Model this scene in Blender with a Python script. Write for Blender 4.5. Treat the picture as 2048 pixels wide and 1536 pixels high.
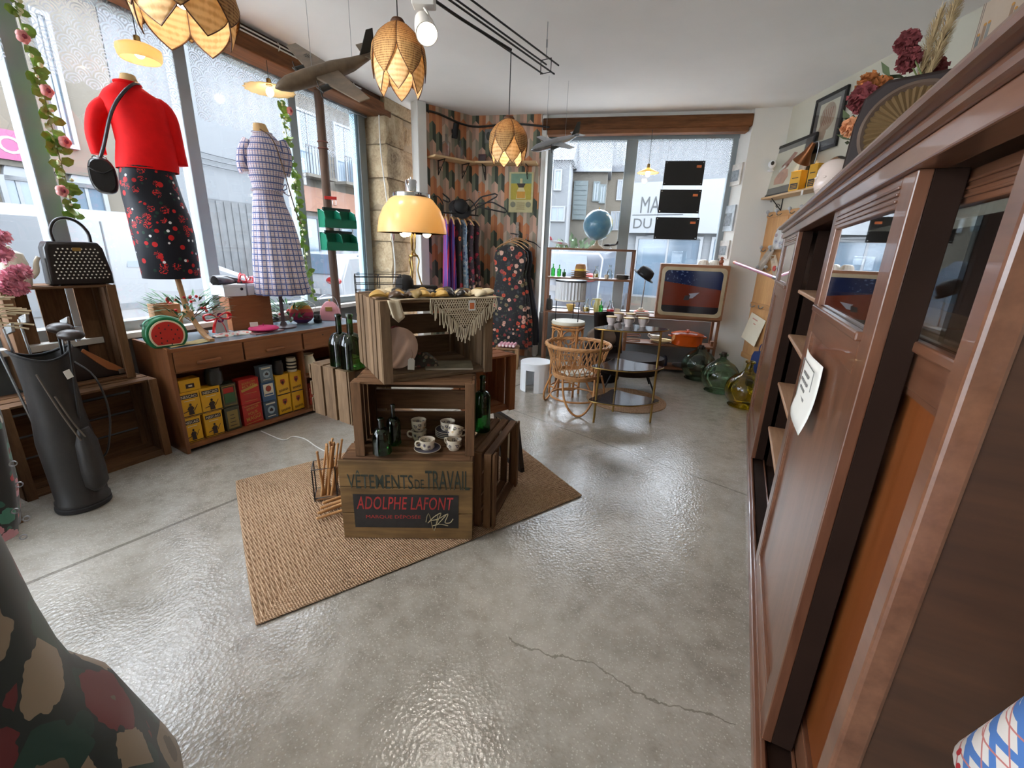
import bpy, bmesh, math, random
from mathutils import Vector as V, Matrix as MX
random.seed(7)
for o in list(bpy.data.objects): bpy.data.objects.remove(o)
SC = bpy.context.scene; COL = SC.collection
PI = math.pi; R = math.radians; sin = math.sin; cos = math.cos
# ---------------------------------------------------------------- camera
FPX = 868.0; EYE = V((0, 0, 1.42))
CR = MX(((0.99944839, 0.03321007, 0.0), (0.00964295, -0.29020207, 0.95691681), (0.03177928, -0.95638896, -0.29036223)))
cd = bpy.data.cameras.new('camera'); cam = bpy.data.objects.new('camera', cd); COL.objects.link(cam)
cd.sensor_width = 36; cd.lens = FPX/2048*36; cd.clip_start = .02; cd.clip_end = 300
cx, cy, cz = CR.col[0], -CR.col[1], -CR.col[2]
cam.matrix_world = MX(((cx.x, cy.x, cz.x, EYE.x), (cx.y, cy.y, cz.y, EYE.y), (cx.z, cy.z, cz.z, EYE.z), (0, 0, 0, 1)))
SC.camera = cam
# ---------------------------------------------------------------- sky and exposure
W = bpy.data.worlds.new('overcast_sky'); SC.world = W; W.use_nodes = True
bg = W.node_tree.nodes['Background']; bg.inputs[0].default_value = (.80, .89, 1, 1); bg.inputs[1].default_value = 6.6
SC.view_settings.view_transform = 'Standard'; SC.view_settings.look = 'None'; SC.view_settings.gamma = 1
SC.view_settings.use_curve_mapping = False; SC.view_settings.exposure = 1.35
# ---------------------------------------------------------------- survey helpers: sight lines of the photograph cut with real planes
def _ray(px, py): return CR @ V((px-1024, py-768, FPX))
def FL(px, py, z=0.0):
    r = _ray(px, py); t = (z-EYE.z)/r.z; return V((r.x*t, r.y*t, z))
def WP(px, py, P, az):
    a = R(az); n = V((cos(a), -sin(a))); r = _ray(px, py)
    t = (n.x*P[0]+n.y*P[1])/(n.x*r.x+n.y*r.y); return EYE+r*t
def AT(px, py, p):            # height at which a sight line passes over the floor point p's distance
    r = _ray(px, py); t = math.hypot(p[0], p[1])/math.hypot(r.x, r.y); return EYE+r*t
# wall frames (x along the wall, y outwards, z up)
ZC = 3.06
AL = 20.5; PLW = V((-1.57, 5.63, 0)); UL = V((sin(R(AL)), cos(R(AL)), 0)); NL = V((-cos(R(AL)), sin(R(AL)), 0)); RZL = math.atan2(UL.y, UL.x)
TB = 11.1; PBW = V((-.615, 6.25, 0)); UB = V((cos(R(TB)), -sin(R(TB)), 0)); NB = V((sin(R(TB)), cos(R(TB)), 0)); RZB = -R(TB)
AC = 26.64; PCB = V((1.732, 2.848, 0)); UC = V((-sin(R(AC)), -cos(R(AC)), 0)); NC = V((cos(R(AC)), -sin(R(AC)), 0)); RZC = math.atan2(UC.y, UC.x)
def LWP(px, py, off): return WP(px, py, PLW+NL*off, AL)
def BWP(px, py, off): return WP(px, py, PBW+NB*off, 90+TB)
def CBP(px, py, off=0): return WP(px, py, PCB+NC*off, AC)
def RWP(px, py, x=3.0): return WP(px, py, V((x, 0, 0)), 0)
def LW(s, off, z=0): return PLW+UL*s+NL*off+V((0, 0, z))
def BW(s, off, z=0): return PBW+UB*s+NB*off+V((0, 0, z))
def CB(s, off, z=0): return PCB+UC*s+NC*off+V((0, 0, z))
# ---------------------------------------------------------------- mesh builder
def rotz(a): return MX.Rotation(a, 4, 'Z')
def frame_to(d):              # matrix turning +Z to direction d
    return V(d).to_track_quat('Z', 'Y').to_matrix().to_4x4()
class MB:
    def __init__(s): s.v = []; s.f = []; s.k = []; s.mi = 0; s.M = None
    def add(s, vs, fs, M=None):
        n = len(s.v)
        if s.M is not None: M = s.M if M is None else s.M @ M
        for p in vs:
            p = V(p); s.v.append(M @ p if M is not None else p)
        for f in fs: s.f.append(tuple(i+n for i in f)); s.k.append(s.mi)
        return s
    def box(s, c, d, M=None):
        x, y, z = d[0]/2, d[1]/2, d[2]/2; c = V(c)
        vs = [c+V((a*x, b*y, e*z)) for e in (-1, 1) for b in (-1, 1) for a in (-1, 1)]
        return s.add(vs, [(0, 2, 3, 1), (4, 5, 7, 6), (0, 1, 5, 4), (2, 6, 7, 3), (0, 4, 6, 2), (1, 3, 7, 5)], M)
    def bx(s, a, b, M=None): return s.box([(a[i]+b[i])/2 for i in range(3)], [abs(b[i]-a[i]) for i in range(3)], M)
    def bar(s, p, q, w, h=None, up=(0, 0, 1)):
        p, q = V(p), V(q); h = h or w; d = (q-p).normalized(); u = V(up)
        if abs(d.dot(u)) > .98: u = V((1, 0, 0))
        a = d.cross(u).normalized()*(w/2); b = a.cross(d).normalized()*(h/2)
        vs = [p-a-b, p+a-b, p+a+b, p-a+b, q-a-b, q+a-b, q+a+b, q-a+b]
        return s.add(vs, [(0, 1, 2, 3)[::-1], (4, 5, 6, 7), (0, 1, 5, 4), (1, 2, 6, 5), (2, 3, 7, 6), (3, 0, 4, 7)])
    def loft(s, rings, cap=True, close=False):
        n = len(rings[0]); vs = [p for r in rings for p in r]; fs = []; m = len(rings)
        for i in range(m if close else m-1):
            i2 = (i+1) % m
            for j in range(n):
                j2 = (j+1) % n; fs.append((i*n+j, i*n+j2, i2*n+j2, i2*n+j))
        if cap and not close: fs.append(tuple(range(n))[::-1]); fs.append(tuple((m-1)*n+j for j in range(n)))
        return s.add(vs, fs)
    def cyl(s, p, q, r, r2=None, n=12, cap=True):
        p, q = V(p), V(q); r2 = r if r2 is None else r2; F = frame_to(q-p)
        c = [(cos(2*PI*i/n), sin(2*PI*i/n)) for i in range(n)]
        return s.loft([[p+(F @ V((a*r, b*r, 0))) for a, b in c], [q+(F @ V((a*r2, b*r2, 0))) for a, b in c]], cap)
    def tube(s, pts, r, n=8, close=False, cap=True, flat=1.0):
        pts = [V(p) for p in pts]; m = len(pts); rings = []; a = None
        if not close and 3 <= m <= 9:      # round a coarse path off
            q = []; rq = []; K = 4
            for i in range(m-1):
                p0, p1, p2, p3 = pts[max(i-1, 0)], pts[i], pts[i+1], pts[min(i+2, m-1)]
                for j in range(K):
                    f = j/K; q.append(.5*((2*p1)+(p2-p0)*f+(2*p0-5*p1+4*p2-p3)*f*f+(3*p1-p0-3*p2+p3)*f**3))
                    if isinstance(r, (list, tuple)): rq.append(r[i]+(r[i+1]-r[i])*f)
            q.append(pts[-1]); pts = q; m = len(q)
            if rq: r = rq+[r[-1]]
        for i in range(m):
            if close: d = pts[(i+1) % m]-pts[i-1]
            else: d = pts[min(i+1, m-1)]-pts[max(i-1, 0)]
            d = d.normalized() if d.length > 1e-9 else V((0, 0, 1))
            if a is None:
                a = d.cross(V((0, 0, 1)) if abs(d.z) < .9 else V((1, 0, 0))).normalized()
            else: a = (a-d*a.dot(d)).normalized()
            b = d.cross(a); rr = r[i] if isinstance(r, (list, tuple)) else r
            rings.append([pts[i]+a*(cos(2*PI*j/n)*rr)+b*(sin(2*PI*j/n)*rr*flat) for j in range(n)])
        return s.loft(rings, cap, close)
    def lathe(s, prof, n=20, c=(0, 0, 0), M=None, sx=1, sy=1):
        c = V(c); rings = [[c+V((max(r, 1e-4)*cos(2*PI*j/n)*sx, max(r, 1e-4)*sin(2*PI*j/n)*sy, z)) for j in range(n)] for r, z in prof]
        if M is not None: rings = [[M @ p for p in r] for r in rings]
        return s.loft(rings)
    def ell(s, c, r, n=14, m=9, M=None):
        c = V(c)
        if not hasattr(r, '__len__'): r = (r, r, r)
        rings = []
        for i in range(m+1):
            t = -PI/2+PI*i/m; k = max(cos(t), 1e-4)
            rings.append([c+(M @ V((r[0]*k*cos(2*PI*j/n), r[1]*k*sin(2*PI*j/n), r[2]*sin(t))) if M is not None else V((r[0]*k*cos(2*PI*j/n), r[1]*k*sin(2*PI*j/n), r[2]*sin(t)))) for j in range(n)])
        return s.loft(rings)
    def prism(s, pts, h, M=None, z0=0):
        n = len(pts); vs = [(x, y, z0) for x, y in pts]+[(x, y, z0+h) for x, y in pts]
        fs = [tuple(range(n))[::-1], tuple(range(n, 2*n))]+[(i, (i+1) % n, n+(i+1) % n, n+i) for i in range(n)]
        return s.add(vs, fs, M)
    def grid(s, fn, nu, nv, closeu=False, thick=0):
        vs = []; nn = nu if closeu else nu+1
        for j in range(nv+1):
            for i in range(nn): vs.append(V(fn(i/nu, j/nv)))
        fs = []
        for j in range(nv):
            for i in range(nu):
                i2 = (i+1) % nn; fs.append((j*nn+i, j*nn+i2, (j+1)*nn+i2, (j+1)*nn+i))
        return s.add(vs, fs)
    def build(s, name, mats, parent=None, loc=None, rz=0, smooth=None, bevel=0, solid=0, seg=2, sub=0, rot=None):
        me = bpy.data.meshes.new(name); me.from_pydata([tuple(p) for p in s.v], [], s.f)
        if not isinstance(mats, (list, tuple)): mats = [mats]
        for m in mats: me.materials.append(m)
        if len(mats) > 1: me.polygons.foreach_set('material_index', s.k)
        bm = bmesh.new(); bm.from_mesh(me); bmesh.ops.recalc_face_normals(bm, faces=bm.faces); bm.to_mesh(me); bm.free()
        if smooth:
            me.polygons.foreach_set('use_smooth', [True]*len(me.polygons)); me.set_sharp_from_angle(angle=R(smooth))
        o = bpy.data.objects.new(name, me); COL.objects.link(o)
        if parent is not None: o.parent = parent
        if loc is not None: o.location = loc
        if rot is not None: o.rotation_euler = rot
        elif rz: o.rotation_euler = (0, 0, rz)
        if solid: m = o.modifiers.new('thickness', 'SOLIDIFY'); m.thickness = solid; m.offset = 0
        if sub: m = o.modifiers.new('smoothing', 'SUBSURF'); m.levels = sub; m.render_levels = sub
        if bevel:
            m = o.modifiers.new('edges', 'BEVEL'); m.width = bevel; m.segments = seg; m.limit_method = 'ANGLE'; m.angle_limit = R(50)
        return o
def tag(o, label=None, cat=None, group=None, kind=None):
    if label: o['label'] = label
    if cat: o['category'] = cat
    if group: o['group'] = group
    if kind: o['kind'] = kind
    return o
def thing(name, label=None, cat=None, loc=(0, 0, 0), rz=0, group=None, kind=None, rot=None):
    o = bpy.data.objects.new(name, None); COL.objects.link(o); o.empty_display_size = .05
    o.location = loc; o.rotation_euler = rot if rot is not None else (0, 0, rz)
    return tag(o, label, cat, group, kind)
def copy_tree(o, parent=None):
    c = o.copy(); COL.objects.link(c); c.parent = parent
    for ch in list(o.children): copy_tree(ch, c)
    return c
def inst(o, name, parent=None, loc=(0, 0, 0), rot=(0, 0, 0), scale=(1, 1, 1)):
    c = bpy.data.objects.new(name, o.data); COL.objects.link(c); c.parent = parent; c.location = loc; c.rotation_euler = rot; c.scale = scale
    for m in o.modifiers:
        n = c.modifiers.new(m.name, m.type)
        for p in m.bl_rna.properties:
            if not p.is_readonly and p.identifier not in ('name',):
                try: setattr(n, p.identifier, getattr(m, p.identifier))
                except Exception: pass
    return c
def box_obj(name, m, parent, a, b, bevel=.003, loc=None, rz=0): return MB().bx(a, b).build(name, m, parent, loc, rz, bevel=bevel)
# ---------------------------------------------------------------- lettering (flat print laid on real surfaces)
_txt = {}
def text_mesh(body, shear=0, bold=0, space=1.0):
    key = (body, shear, bold, space)
    if key in _txt: return _txt[key]
    cu = bpy.data.curves.new('lettering', 'FONT'); cu.body = body; cu.align_x = 'CENTER'; cu.align_y = 'CENTER'; cu.shear = shear; cu.offset = bold; cu.resolution_u = 3; cu.space_character = space
    o = bpy.data.objects.new('lettering', cu); COL.objects.link(o)
    dg = bpy.context.evaluated_depsgraph_get(); me = bpy.data.meshes.new_from_object(o.evaluated_get(dg))
    bpy.data.objects.remove(o); bpy.data.curves.remove(cu)
    xs = [v.co.x for v in me.vertices]; ys = [v.co.y for v in me.vertices]
    x0, x1, y0, y1 = min(xs), max(xs), min(ys), max(ys)
    for v in me.vertices: v.co = ((v.co.x-(x0+x1)/2)/(x1-x0), (v.co.y-(y0+y1)/2)/(y1-y0), 0)
    _txt[key] = me; return me
def text(body, m, parent, w, h, M, shear=0, bold=0, space=1.0, name='lettering'):
    me = text_mesh(body, shear, bold, space).copy(); me.transform(M @ MX.Diagonal((w, h, 1, 1)))
    me.materials.clear(); me.materials.append(m)
    o = bpy.data.objects.new(name, me); COL.objects.link(o); o.parent = parent; return o
FRONT = MX.Rotation(PI/2, 4, 'X')      # text in the xz plane, read from -y
def onfront(x, y, z): return MX.Translation((x, y, z)) @ FRONT
# ---------------------------------------------------------------- materials
class NT:
    def __init__(s, name):
        s.m = bpy.data.materials.new(name); s.m.use_nodes = True; s.t = s.m.node_tree; s.b = s.t.nodes['Principled BSDF']; s.out = s.t.nodes['Material Output']; s._c = None
    def n(s, typ, **kw):
        x = s.t.nodes.new(typ)
        for k, v in kw.items():
            if k.startswith('i_'): s.put(x.inputs[k[2:].replace('_', ' ')], v)
            else: setattr(x, k, v)
        return x
    def put(s, sock, v):
        if isinstance(v, bpy.types.NodeSocket): s.t.links.new(v, sock)
        elif hasattr(v, '__len__') and len(v) == 3 and sock.type == 'RGBA': sock.default_value = (*v, 1)
        else: sock.default_value = v
    def co(s, kind='Object'):
        if s._c is None: s._c = s.n('ShaderNodeTexCoord')
        return s._c.outputs[kind]
    def xyz(s, kind='Object'):
        k = s.n('ShaderNodeSeparateXYZ'); s.put(k.inputs[0], s.co(kind)); return k.outputs
    def mp(s, scale=(1, 1, 1), rot=(0, 0, 0), kind='Object', loc=(0, 0, 0)):
        k = s.n('ShaderNodeMapping'); s.put(k.inputs['Vector'], s.co(kind)); k.inputs['Scale'].default_value = scale; k.inputs['Rotation'].default_value = rot; k.inputs['Location'].default_value = loc; return k.outputs[0]
    def ma(s, op, a, b=0.0, c=0.0):
        k = s.n('ShaderNodeMath', operation=op); s.put(k.inputs[0], a); s.put(k.inputs[1], b); s.put(k.inputs[2], c); return k.outputs[0]
    def noise(s, scale=5, detail=4, vec=None, rough=.55, out='Fac', dist=0):
        k = s.n('ShaderNodeTexNoise'); k.inputs['Scale'].default_value = scale; k.inputs['Detail'].default_value = detail; k.inputs['Roughness'].default_value = rough; k.inputs['Distortion'].default_value = dist
        s.put(k.inputs['Vector'], vec if vec is not None else s.co()); return k.outputs[out]
    def vor(s, scale=5, vec=None, out='Distance', feature='F1', rnd=1.0):
        k = s.n('ShaderNodeTexVoronoi', feature=feature); k.inputs['Scale'].default_value = scale; k.inputs['Randomness'].default_value = rnd
        s.put(k.inputs['Vector'], vec if vec is not None else s.co()); return k.outputs[out]
    def ramp(s, fac, stops, interp='LINEAR'):
        k = s.n('ShaderNodeValToRGB'); k.color_ramp.interpolation = interp; s.put(k.inputs[0], fac); e = k.color_ramp.elements
        while len(e) < len(stops): e.new(.5)
        for i, (p, c) in enumerate(stops): e[i].position = p; e[i].color = (*c, 1) if len(c) == 3 else c
        return k.outputs[0]
    def mix(s, f, a, b, typ='MIX'):
        k = s.n('ShaderNodeMix', data_type='RGBA', blend_type=typ); s.put(k.inputs[0], f); s.put(k.inputs[6], a); s.put(k.inputs[7], b); return k.outputs[2]
    def bump(s, h, strength=.3, dist=.01):
        k = s.n('ShaderNodeBump'); k.inputs['Strength'].default_value = strength; k.inputs['Distance'].default_value = dist; s.put(k.inputs['Height'], h); s.put(s.b.inputs['Normal'], k.outputs[0])
    def set(s, **kw):
        names = dict(col='Base Color', rough='Roughness', metal='Metallic', spec='Specular IOR Level', trans='Transmission Weight', ior='IOR', alpha='Alpha', emc='Emission Color', ems='Emission Strength', sheen='Sheen Weight', coat='Coat Weight', sss='Subsurface Weight')
        for k, v in kw.items(): s.put(s.b.inputs[names[k]], v)
        return s
_mats = {}
def mat(name, col, rough=.5, metal=0, var=.12, vs=6, bump=0, bs=60, spec=.5, **kw):
    if name in _mats: return _mats[name]
    t = NT(name); f = t.noise(vs, 3)
    c1 = tuple(max(0, x*(1-var)) for x in col); c2 = tuple(min(1, x*(1+var)) for x in col)
    t.set(col=t.ramp(f, [(.3, c1), (.7, c2)]) if var else col, rough=rough, metal=metal, spec=spec, **kw)
    if bump: t.bump(t.noise(bs, 3), bump, .004)
    _mats[name] = t.m; return t.m
def wood(name, c1, c2, axis='X', scale=7, rough=.45, bump=.15, stain=None, spec=.5, coat=0):
    if name in _mats: return _mats[name]
    t = NT(name); sc = {'X': (.12, 1, 1), 'Y': (1, .12, 1), 'Z': (1, 1, .12)}[axis]
    v = t.mp(sc); a = t.noise(scale, 5, v, .6, dist=.6); b = t.noise(scale*9, 3, v, .6)
    f = t.ma('ADD', t.ma('MULTIPLY', a, .7), t.ma('MULTIPLY', b, .3))
    col = t.ramp(f, [(.33, c1), (.66, c2)])
    if stain: col = t.mix(t.ramp(t.noise(2.2, 4), [(.45, (0, 0, 0)), (.7, (1, 1, 1))]), col, stain)
    t.set(col=col, rough=rough, spec=spec, coat=coat); t.bump(f, bump, .004); _mats[name] = t.m; return t.m
def pane_mat(name, tint=(1, 1, 1), refl=.10, rough=.0):
    t = NT(name); tr = t.n('ShaderNodeBsdfTransparent'); tr.inputs[0].default_value = (*tint, 1)
    gl = t.n('ShaderNodeBsdfGlossy'); gl.inputs['Roughness'].default_value = rough; gl.inputs[0].default_value = (1, 1, 1, 1)
    fr = t.n('ShaderNodeFresnel'); ge = t.n('ShaderNodeNewGeometry'); t.put(fr.inputs[0], t.ma('MULTIPLY_ADD', ge.outputs['Backfacing'], 1/1.45-1.45, 1.45))
    mx = t.n('ShaderNodeMixShader'); t.put(mx.inputs[0], t.ma('MULTIPLY', fr.outputs[0], refl*10)); t.put(mx.inputs[1], tr.outputs[0]); t.put(mx.inputs[2], gl.outputs[0]); t.put(t.out.inputs[0], mx.outputs[0])
    _mats[name] = t.m; return t.m
def bottle_glass(name, tint, rough=.02):    # hollow bottle glass: tinted see-through walls with a clear shine
    t = NT(name); tr = t.n('ShaderNodeBsdfTransparent'); tr.inputs[0].default_value = (*tint, 1)
    gl = t.n('ShaderNodeBsdfGlossy'); gl.inputs['Roughness'].default_value = rough
    lw = t.n('ShaderNodeLayerWeight'); lw.inputs[0].default_value = .35
    mx = t.n('ShaderNodeMixShader'); t.put(mx.inputs[0], t.ma('ADD', t.ma('MULTIPLY', lw.outputs['Fresnel'], .8), .03)); t.put(mx.inputs[1], tr.outputs[0]); t.put(mx.inputs[2], gl.outputs[0]); t.put(t.out.inputs[0], mx.outputs[0])
    _mats[name] = t.m; return t.m
def glow(name, col, s, base=(.9, .85, .7)):
    t = NT(name); t.set(col=base, emc=(*col, 1), ems=s); _mats[name] = t.m; return t.m
def fabric_flower(name, ground, blooms, leaf, scale=14, dens=.5, rough=.8, scale2=30):
    t = NT(name); d = t.vor(scale); c = t.vor(scale, out='Color'); k = t.n('ShaderNodeSeparateColor'); t.put(k.inputs[0], c)
    wob = t.ma('ADD', d, t.ma('MULTIPLY', t.ma('SUBTRACT', t.noise(scale*3, 2), .5), .35))
    size = t.ma('MULTIPLY_ADD', k.outputs[1], .3, dens*.45)
    ramp = t.ramp(k.outputs[0], [(i/len(blooms), b) for i, b in enumerate(blooms)], 'CONSTANT')
    heart = t.mix(t.ma('LESS_THAN', wob, t.ma('MULTIPLY', size, .4)), ramp, tuple(x*.45 for x in blooms[0]))
    d2 = t.vor(scale2); leafm = t.ma('LESS_THAN', t.ma('ADD', d2, t.noise(scale2, 2)), .72)
    col = t.mix(leafm, ground, leaf); col = t.mix(t.ma('LESS_THAN', wob, size), col, heart)
    t.set(col=col, rough=rough, sheen=.2); _mats[name] = t.m; return t.m
def P(c): return tuple(((x/255)/12.92 if x/255 <= .04045 else ((x/255+.055)/1.055)**2.4) for x in c)   # a screen colour as light
# ================================================================ materials of the room
def m_floor():
    t = NT('polished_concrete'); x = t.xyz()
    a = t.noise(1.1, 6); b = t.noise(9, 6, rough=.7); sp = t.vor(95); 
    col = t.ramp(t.ma('ADD', t.ma('MULTIPLY', a, .5), t.ma('MULTIPLY', b, .5)), [(.32, P((122, 114, 102))), (.52, P((158, 151, 140))), (.72, P((180, 173, 162)))])
    col = t.mix(t.ramp(sp, [(.12, (1, 1, 1)), (.3, (0, 0, 0))]), col, P((186, 178, 166)))
    def line(nx, ny, c, w): return t.ma('LESS_THAN', t.ma('ABSOLUTE', t.ma('SUBTRACT', t.ma('ADD', t.ma('MULTIPLY', x[0], nx), t.ma('MULTIPLY', x[1], ny)), c)), w)
    ln = t.ma('MAXIMUM', t.ma('MULTIPLY', line(-.83, .558, 2.536, .011), .6), t.ma('MULTIPLY', line(.687, .726, 2.80, .007), .45))
    crk = t.ma('LESS_THAN', t.ma('ABSOLUTE', t.ma('SUBTRACT', t.ma('ADD', x[1], t.ma('MULTIPLY', t.ma('SUBTRACT', t.noise(2.5, 6), .5), .35)), t.ma('MULTIPLY_ADD', x[0], -.42, 1.32))), .0035)
    crk = t.ma('MULTIPLY', crk, t.ma('GREATER_THAN', x[0], .02)); crk = t.ma('MULTIPLY', crk, t.ma('LESS_THAN', x[0], .75))
    ln = t.ma('MAXIMUM', ln, t.ma('MULTIPLY', crk, .55))
    col = t.mix(ln, col, P((84, 76, 66)))
    t.set(col=col, rough=t.ma('MULTIPLY_ADD', t.noise(3, 5), .16, .08), spec=.65)
    h = t.ma('ADD', t.ma('MULTIPLY', t.noise(150, 3), .55), t.ma('MULTIPLY', t.vor(70), .8)); t.bump(h, .2, .006)
    return t.m
def m_wallpaper():
    t = NT('retro_wallpaper'); x = t.xyz(); u = t.ma('DIVIDE', x[0], .088); v = t.ma('DIVIDE', x[2], .20)
    c = t.ma('FLOOR', u); fu = t.ma('SUBTRACT', u, c); odd = t.ma('FLOORED_MODULO', c, 2.0)
    tri = t.ma('ABSOLUTE', t.ma('SUBTRACT', fu, .5)); vv = t.ma('ADD', t.ma('MULTIPLY_ADD', odd, .5, v), t.ma('MULTIPLY', tri, .42)); r = t.ma('FLOOR', vv)
    idx = t.ma('FLOORED_MODULO', t.ma('MULTIPLY_ADD', r, 1.0, c), 4.0); f = t.ma('DIVIDE', t.ma('ADD', idx, .5), 4)
    lt = t.ramp(f, [(0, P((196, 132, 88))), (.25, P((192, 170, 150))), (.5, P((172, 142, 124))), (.75, P((112, 116, 96)))], 'CONSTANT')
    dk = t.ramp(f, [(0, P((176, 110, 72))), (.25, P((150, 140, 122))), (.5, P((200, 160, 138))), (.75, P((60, 66, 56)))], 'CONSTANT')
    t.set(col=t.mix(t.ma('GREATER_THAN', fu, .5), lt, dk), rough=.75); t.bump(t.noise(300, 2), .05, .002); return t.m
def m_stone():
    t = NT('limestone'); a = t.noise(3, 6, rough=.65); b = t.noise(38, 5, rough=.7)
    col = t.ramp(t.ma('ADD', t.ma('MULTIPLY', a, .6), t.ma('MULTIPLY', b, .4)), [(.33, P((112, 92, 70))), (.5, P((168, 148, 118))), (.7, P((196, 180, 152)))])
    t.set(col=col, rough=.9, spec=.2); t.bump(t.ma('ADD', a, t.ma('MULTIPLY', b, .5)), .7, .02); return t.m
def m_lace():
    t = NT('white_lace'); x = t.xyz(); uu = t.ma('MULTIPLY', x[0], 1.0)
    r = t.ma('DIVIDE', x[2], .05); row = t.ma('FLOOR', r); fv = t.ma('SUBTRACT', r, row)
    u = t.ma('ADD', t.ma('DIVIDE', uu, .1), t.ma('MULTIPLY', t.ma('FLOORED_MODULO', row, 2.0), .5)); fu = t.ma('SUBTRACT', t.ma('FRACT', u), .5)
    d = t.ma('SQRT', t.ma('ADD', t.ma('MULTIPLY', t.ma('MULTIPLY', fu, fu), 4.0), t.ma('MULTIPLY', fv, fv)))
    rings = t.ma('GREATER_THAN', t.ma('SINE', t.ma('MULTIPLY', d, 19.0)), .15)
    net = t.ma('GREATER_THAN', t.noise(120, 2), .47)
    a = t.ma('MAXIMUM', t.ma('MULTIPLY', rings, .78), t.ma('MULTIPLY', net, .16))
    t.set(col=P((186, 188, 192)), rough=.9, alpha=a); 
    tl = t.n('ShaderNodeBsdfTranslucent'); tl.inputs[0].default_value = (.38, .39, .41, 1); tp = t.n('ShaderNodeBsdfTransparent'); m1 = t.n('ShaderNodeMixShader'); t.put(m1.inputs[0], a); t.put(m1.inputs[1], tp.outputs[0]); t.put(m1.inputs[2], tl.outputs[0])
    ad = t.n('ShaderNodeMixShader'); ad.inputs[0].default_value = .5; t.put(ad.inputs[1], t.b.outputs[0]); t.put(ad.inputs[2], m1.outputs[0]); t.put(t.out.inputs[0], ad.outputs[0]); return t.m
M_floor = m_floor(); M_paper = m_wallpaper(); M_stone = m_stone(); M_lace = m_lace()
M_white = mat('white_plaster', P((216, 214, 208)), .85, var=.03, vs=2, bump=.05, bs=30)
M_ceil = mat('ceiling_paint', P((236, 233, 230)), .9, var=.03, vs=1.5)
M_cream = mat('cream_plaster', P((204, 200, 184)), .85, var=.04, vs=2, bump=.05, bs=30)
M_greyw = mat('grey_dado_paint', P((118, 122, 124)), .7, var=.06, vs=3)
M_frame = mat('grey_window_paint', P((136, 146, 150)), .45, var=.06, vs=4)
M_blue = mat('blue_lit_reveal', P((140, 176, 196)), .5, var=.04)  # blue daylight on the frame's side, put into its colour
M_beam = wood('old_oak_beam', P((62, 38, 22)), P((134, 88, 56)), 'X', 5, .8, .6, spec=.2)
M_glass = pane_mat('shop_window_glass', (1, 1, 1), .08)
# ================================================================ shell
f = MB(); f.add([(-6, -4, 0), (4, -4, 0), (4, 7.2, 0), (-6, 7.2, 0), (-6, -4, -.12), (4, -4, -.12), (4, 7.2, -.12), (-6, 7.2, -.12)], [(0, 1, 2, 3), (4, 7, 6, 5), (0, 4, 5, 1), (1, 5, 6, 2), (2, 6, 7, 3), (3, 7, 4, 0)])
FLOOR = tag(f.build('floor', M_floor), 'polished grey concrete floor of the shop', None, None, 'structure')
f = MB(); c0 = [LW(-9.2, .42), LW(.9, .42), V((-.9, 7.0, 0)), V((3.6, 6.4, 0)), V((4, -4, 0)), V((-4.7, -4, 0))]
f.prism([(p.x, p.y) for p in c0], .2, z0=ZC); tag(f.build('ceiling', M_ceil), 'smooth white ceiling over the shop', None, None, 'structure')
SILL = .80; HEAD = 2.86; WO = .30
# left shop front: dado, window frame, panes
f = MB(); f.bx((-9.2, WO-.03, 0), (.02, WO+.12, SILL)); tag(f.build('wall_left', M_greyw, None, PLW, RZL), 'low grey wall under the long shop window', None, None, 'structure')
w1 = thing('window_1', 'long shop window on the street with grey frame', None, PLW, RZL, kind='structure')
bars = [-9.1, -8.1, -7.1, -6.05, -5.05, -4.05, -3.05, -2.1, -1.08, -.08]
for i, s in enumerate(bars):
    wd = .10 if i < len(bars)-1 else .12
    box_obj('mullion', M_frame, w1, (s-wd/2, WO-.05, SILL), (s+wd/2, WO+.05, HEAD), .008)
    if s == -.08: box_obj('reveal', M_blue, w1, (s-.10, WO-.03, SILL), (s-.055, WO+.04, HEAD), .003)
box_obj('head_rail', M_frame, w1, (-9.15, WO-.06, HEAD), (.02, WO+.06, ZC+.02), .006)
box_obj('bottom_rail', M_frame, w1, (-9.15, WO-.06, SILL-.02), (.02, WO+.06, SILL+.06), .006)
for a, b in zip(bars[:-1], bars[1:]):
    box_obj('pane', M_glass, w1, (a+.04, WO-.003, SILL+.05), (b-.04, WO+.003, HEAD+.01), 0)
box_obj('window_sill', M_white, w1, (-9.15, WO-.16, SILL-.05), (.0, WO-.04, SILL-.01), .004)
# oak beam above the left window
b1 = thing('trim_1', 'old oak beam along the ceiling over the long window', None, PLW, RZL, kind='structure')
box_obj('beam', M_beam, b1, (-9.2, -.02, 2.87), (.12, WO-.08, 3.0), .012)
box_obj('upper_board', wood('dark_beam_board', P((40, 26, 18)), P((86, 58, 40)), 'X', 6, .8, .5), b1, (-9.2, .03, 3.0), (.12, WO-.08, ZC+.01), .006)
for dz in (2.985, 3.012):
    MB().tube([(-9.2+i*.4, -.03-.006*sin(i*2.1+dz*9), dz+.004*sin(i*1.7)) for i in range(23)], .006, 6).build('cable', M_white, b1, smooth=60)
for i in range(9):
    MB().tube([(-4.2+i*.46, -.028, 2.97), (-4.2+i*.46, -.045, 2.995), (-4.2+i*.46, -.028, 3.03)], .004, 5).build('clip', M_white, b1)
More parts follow.
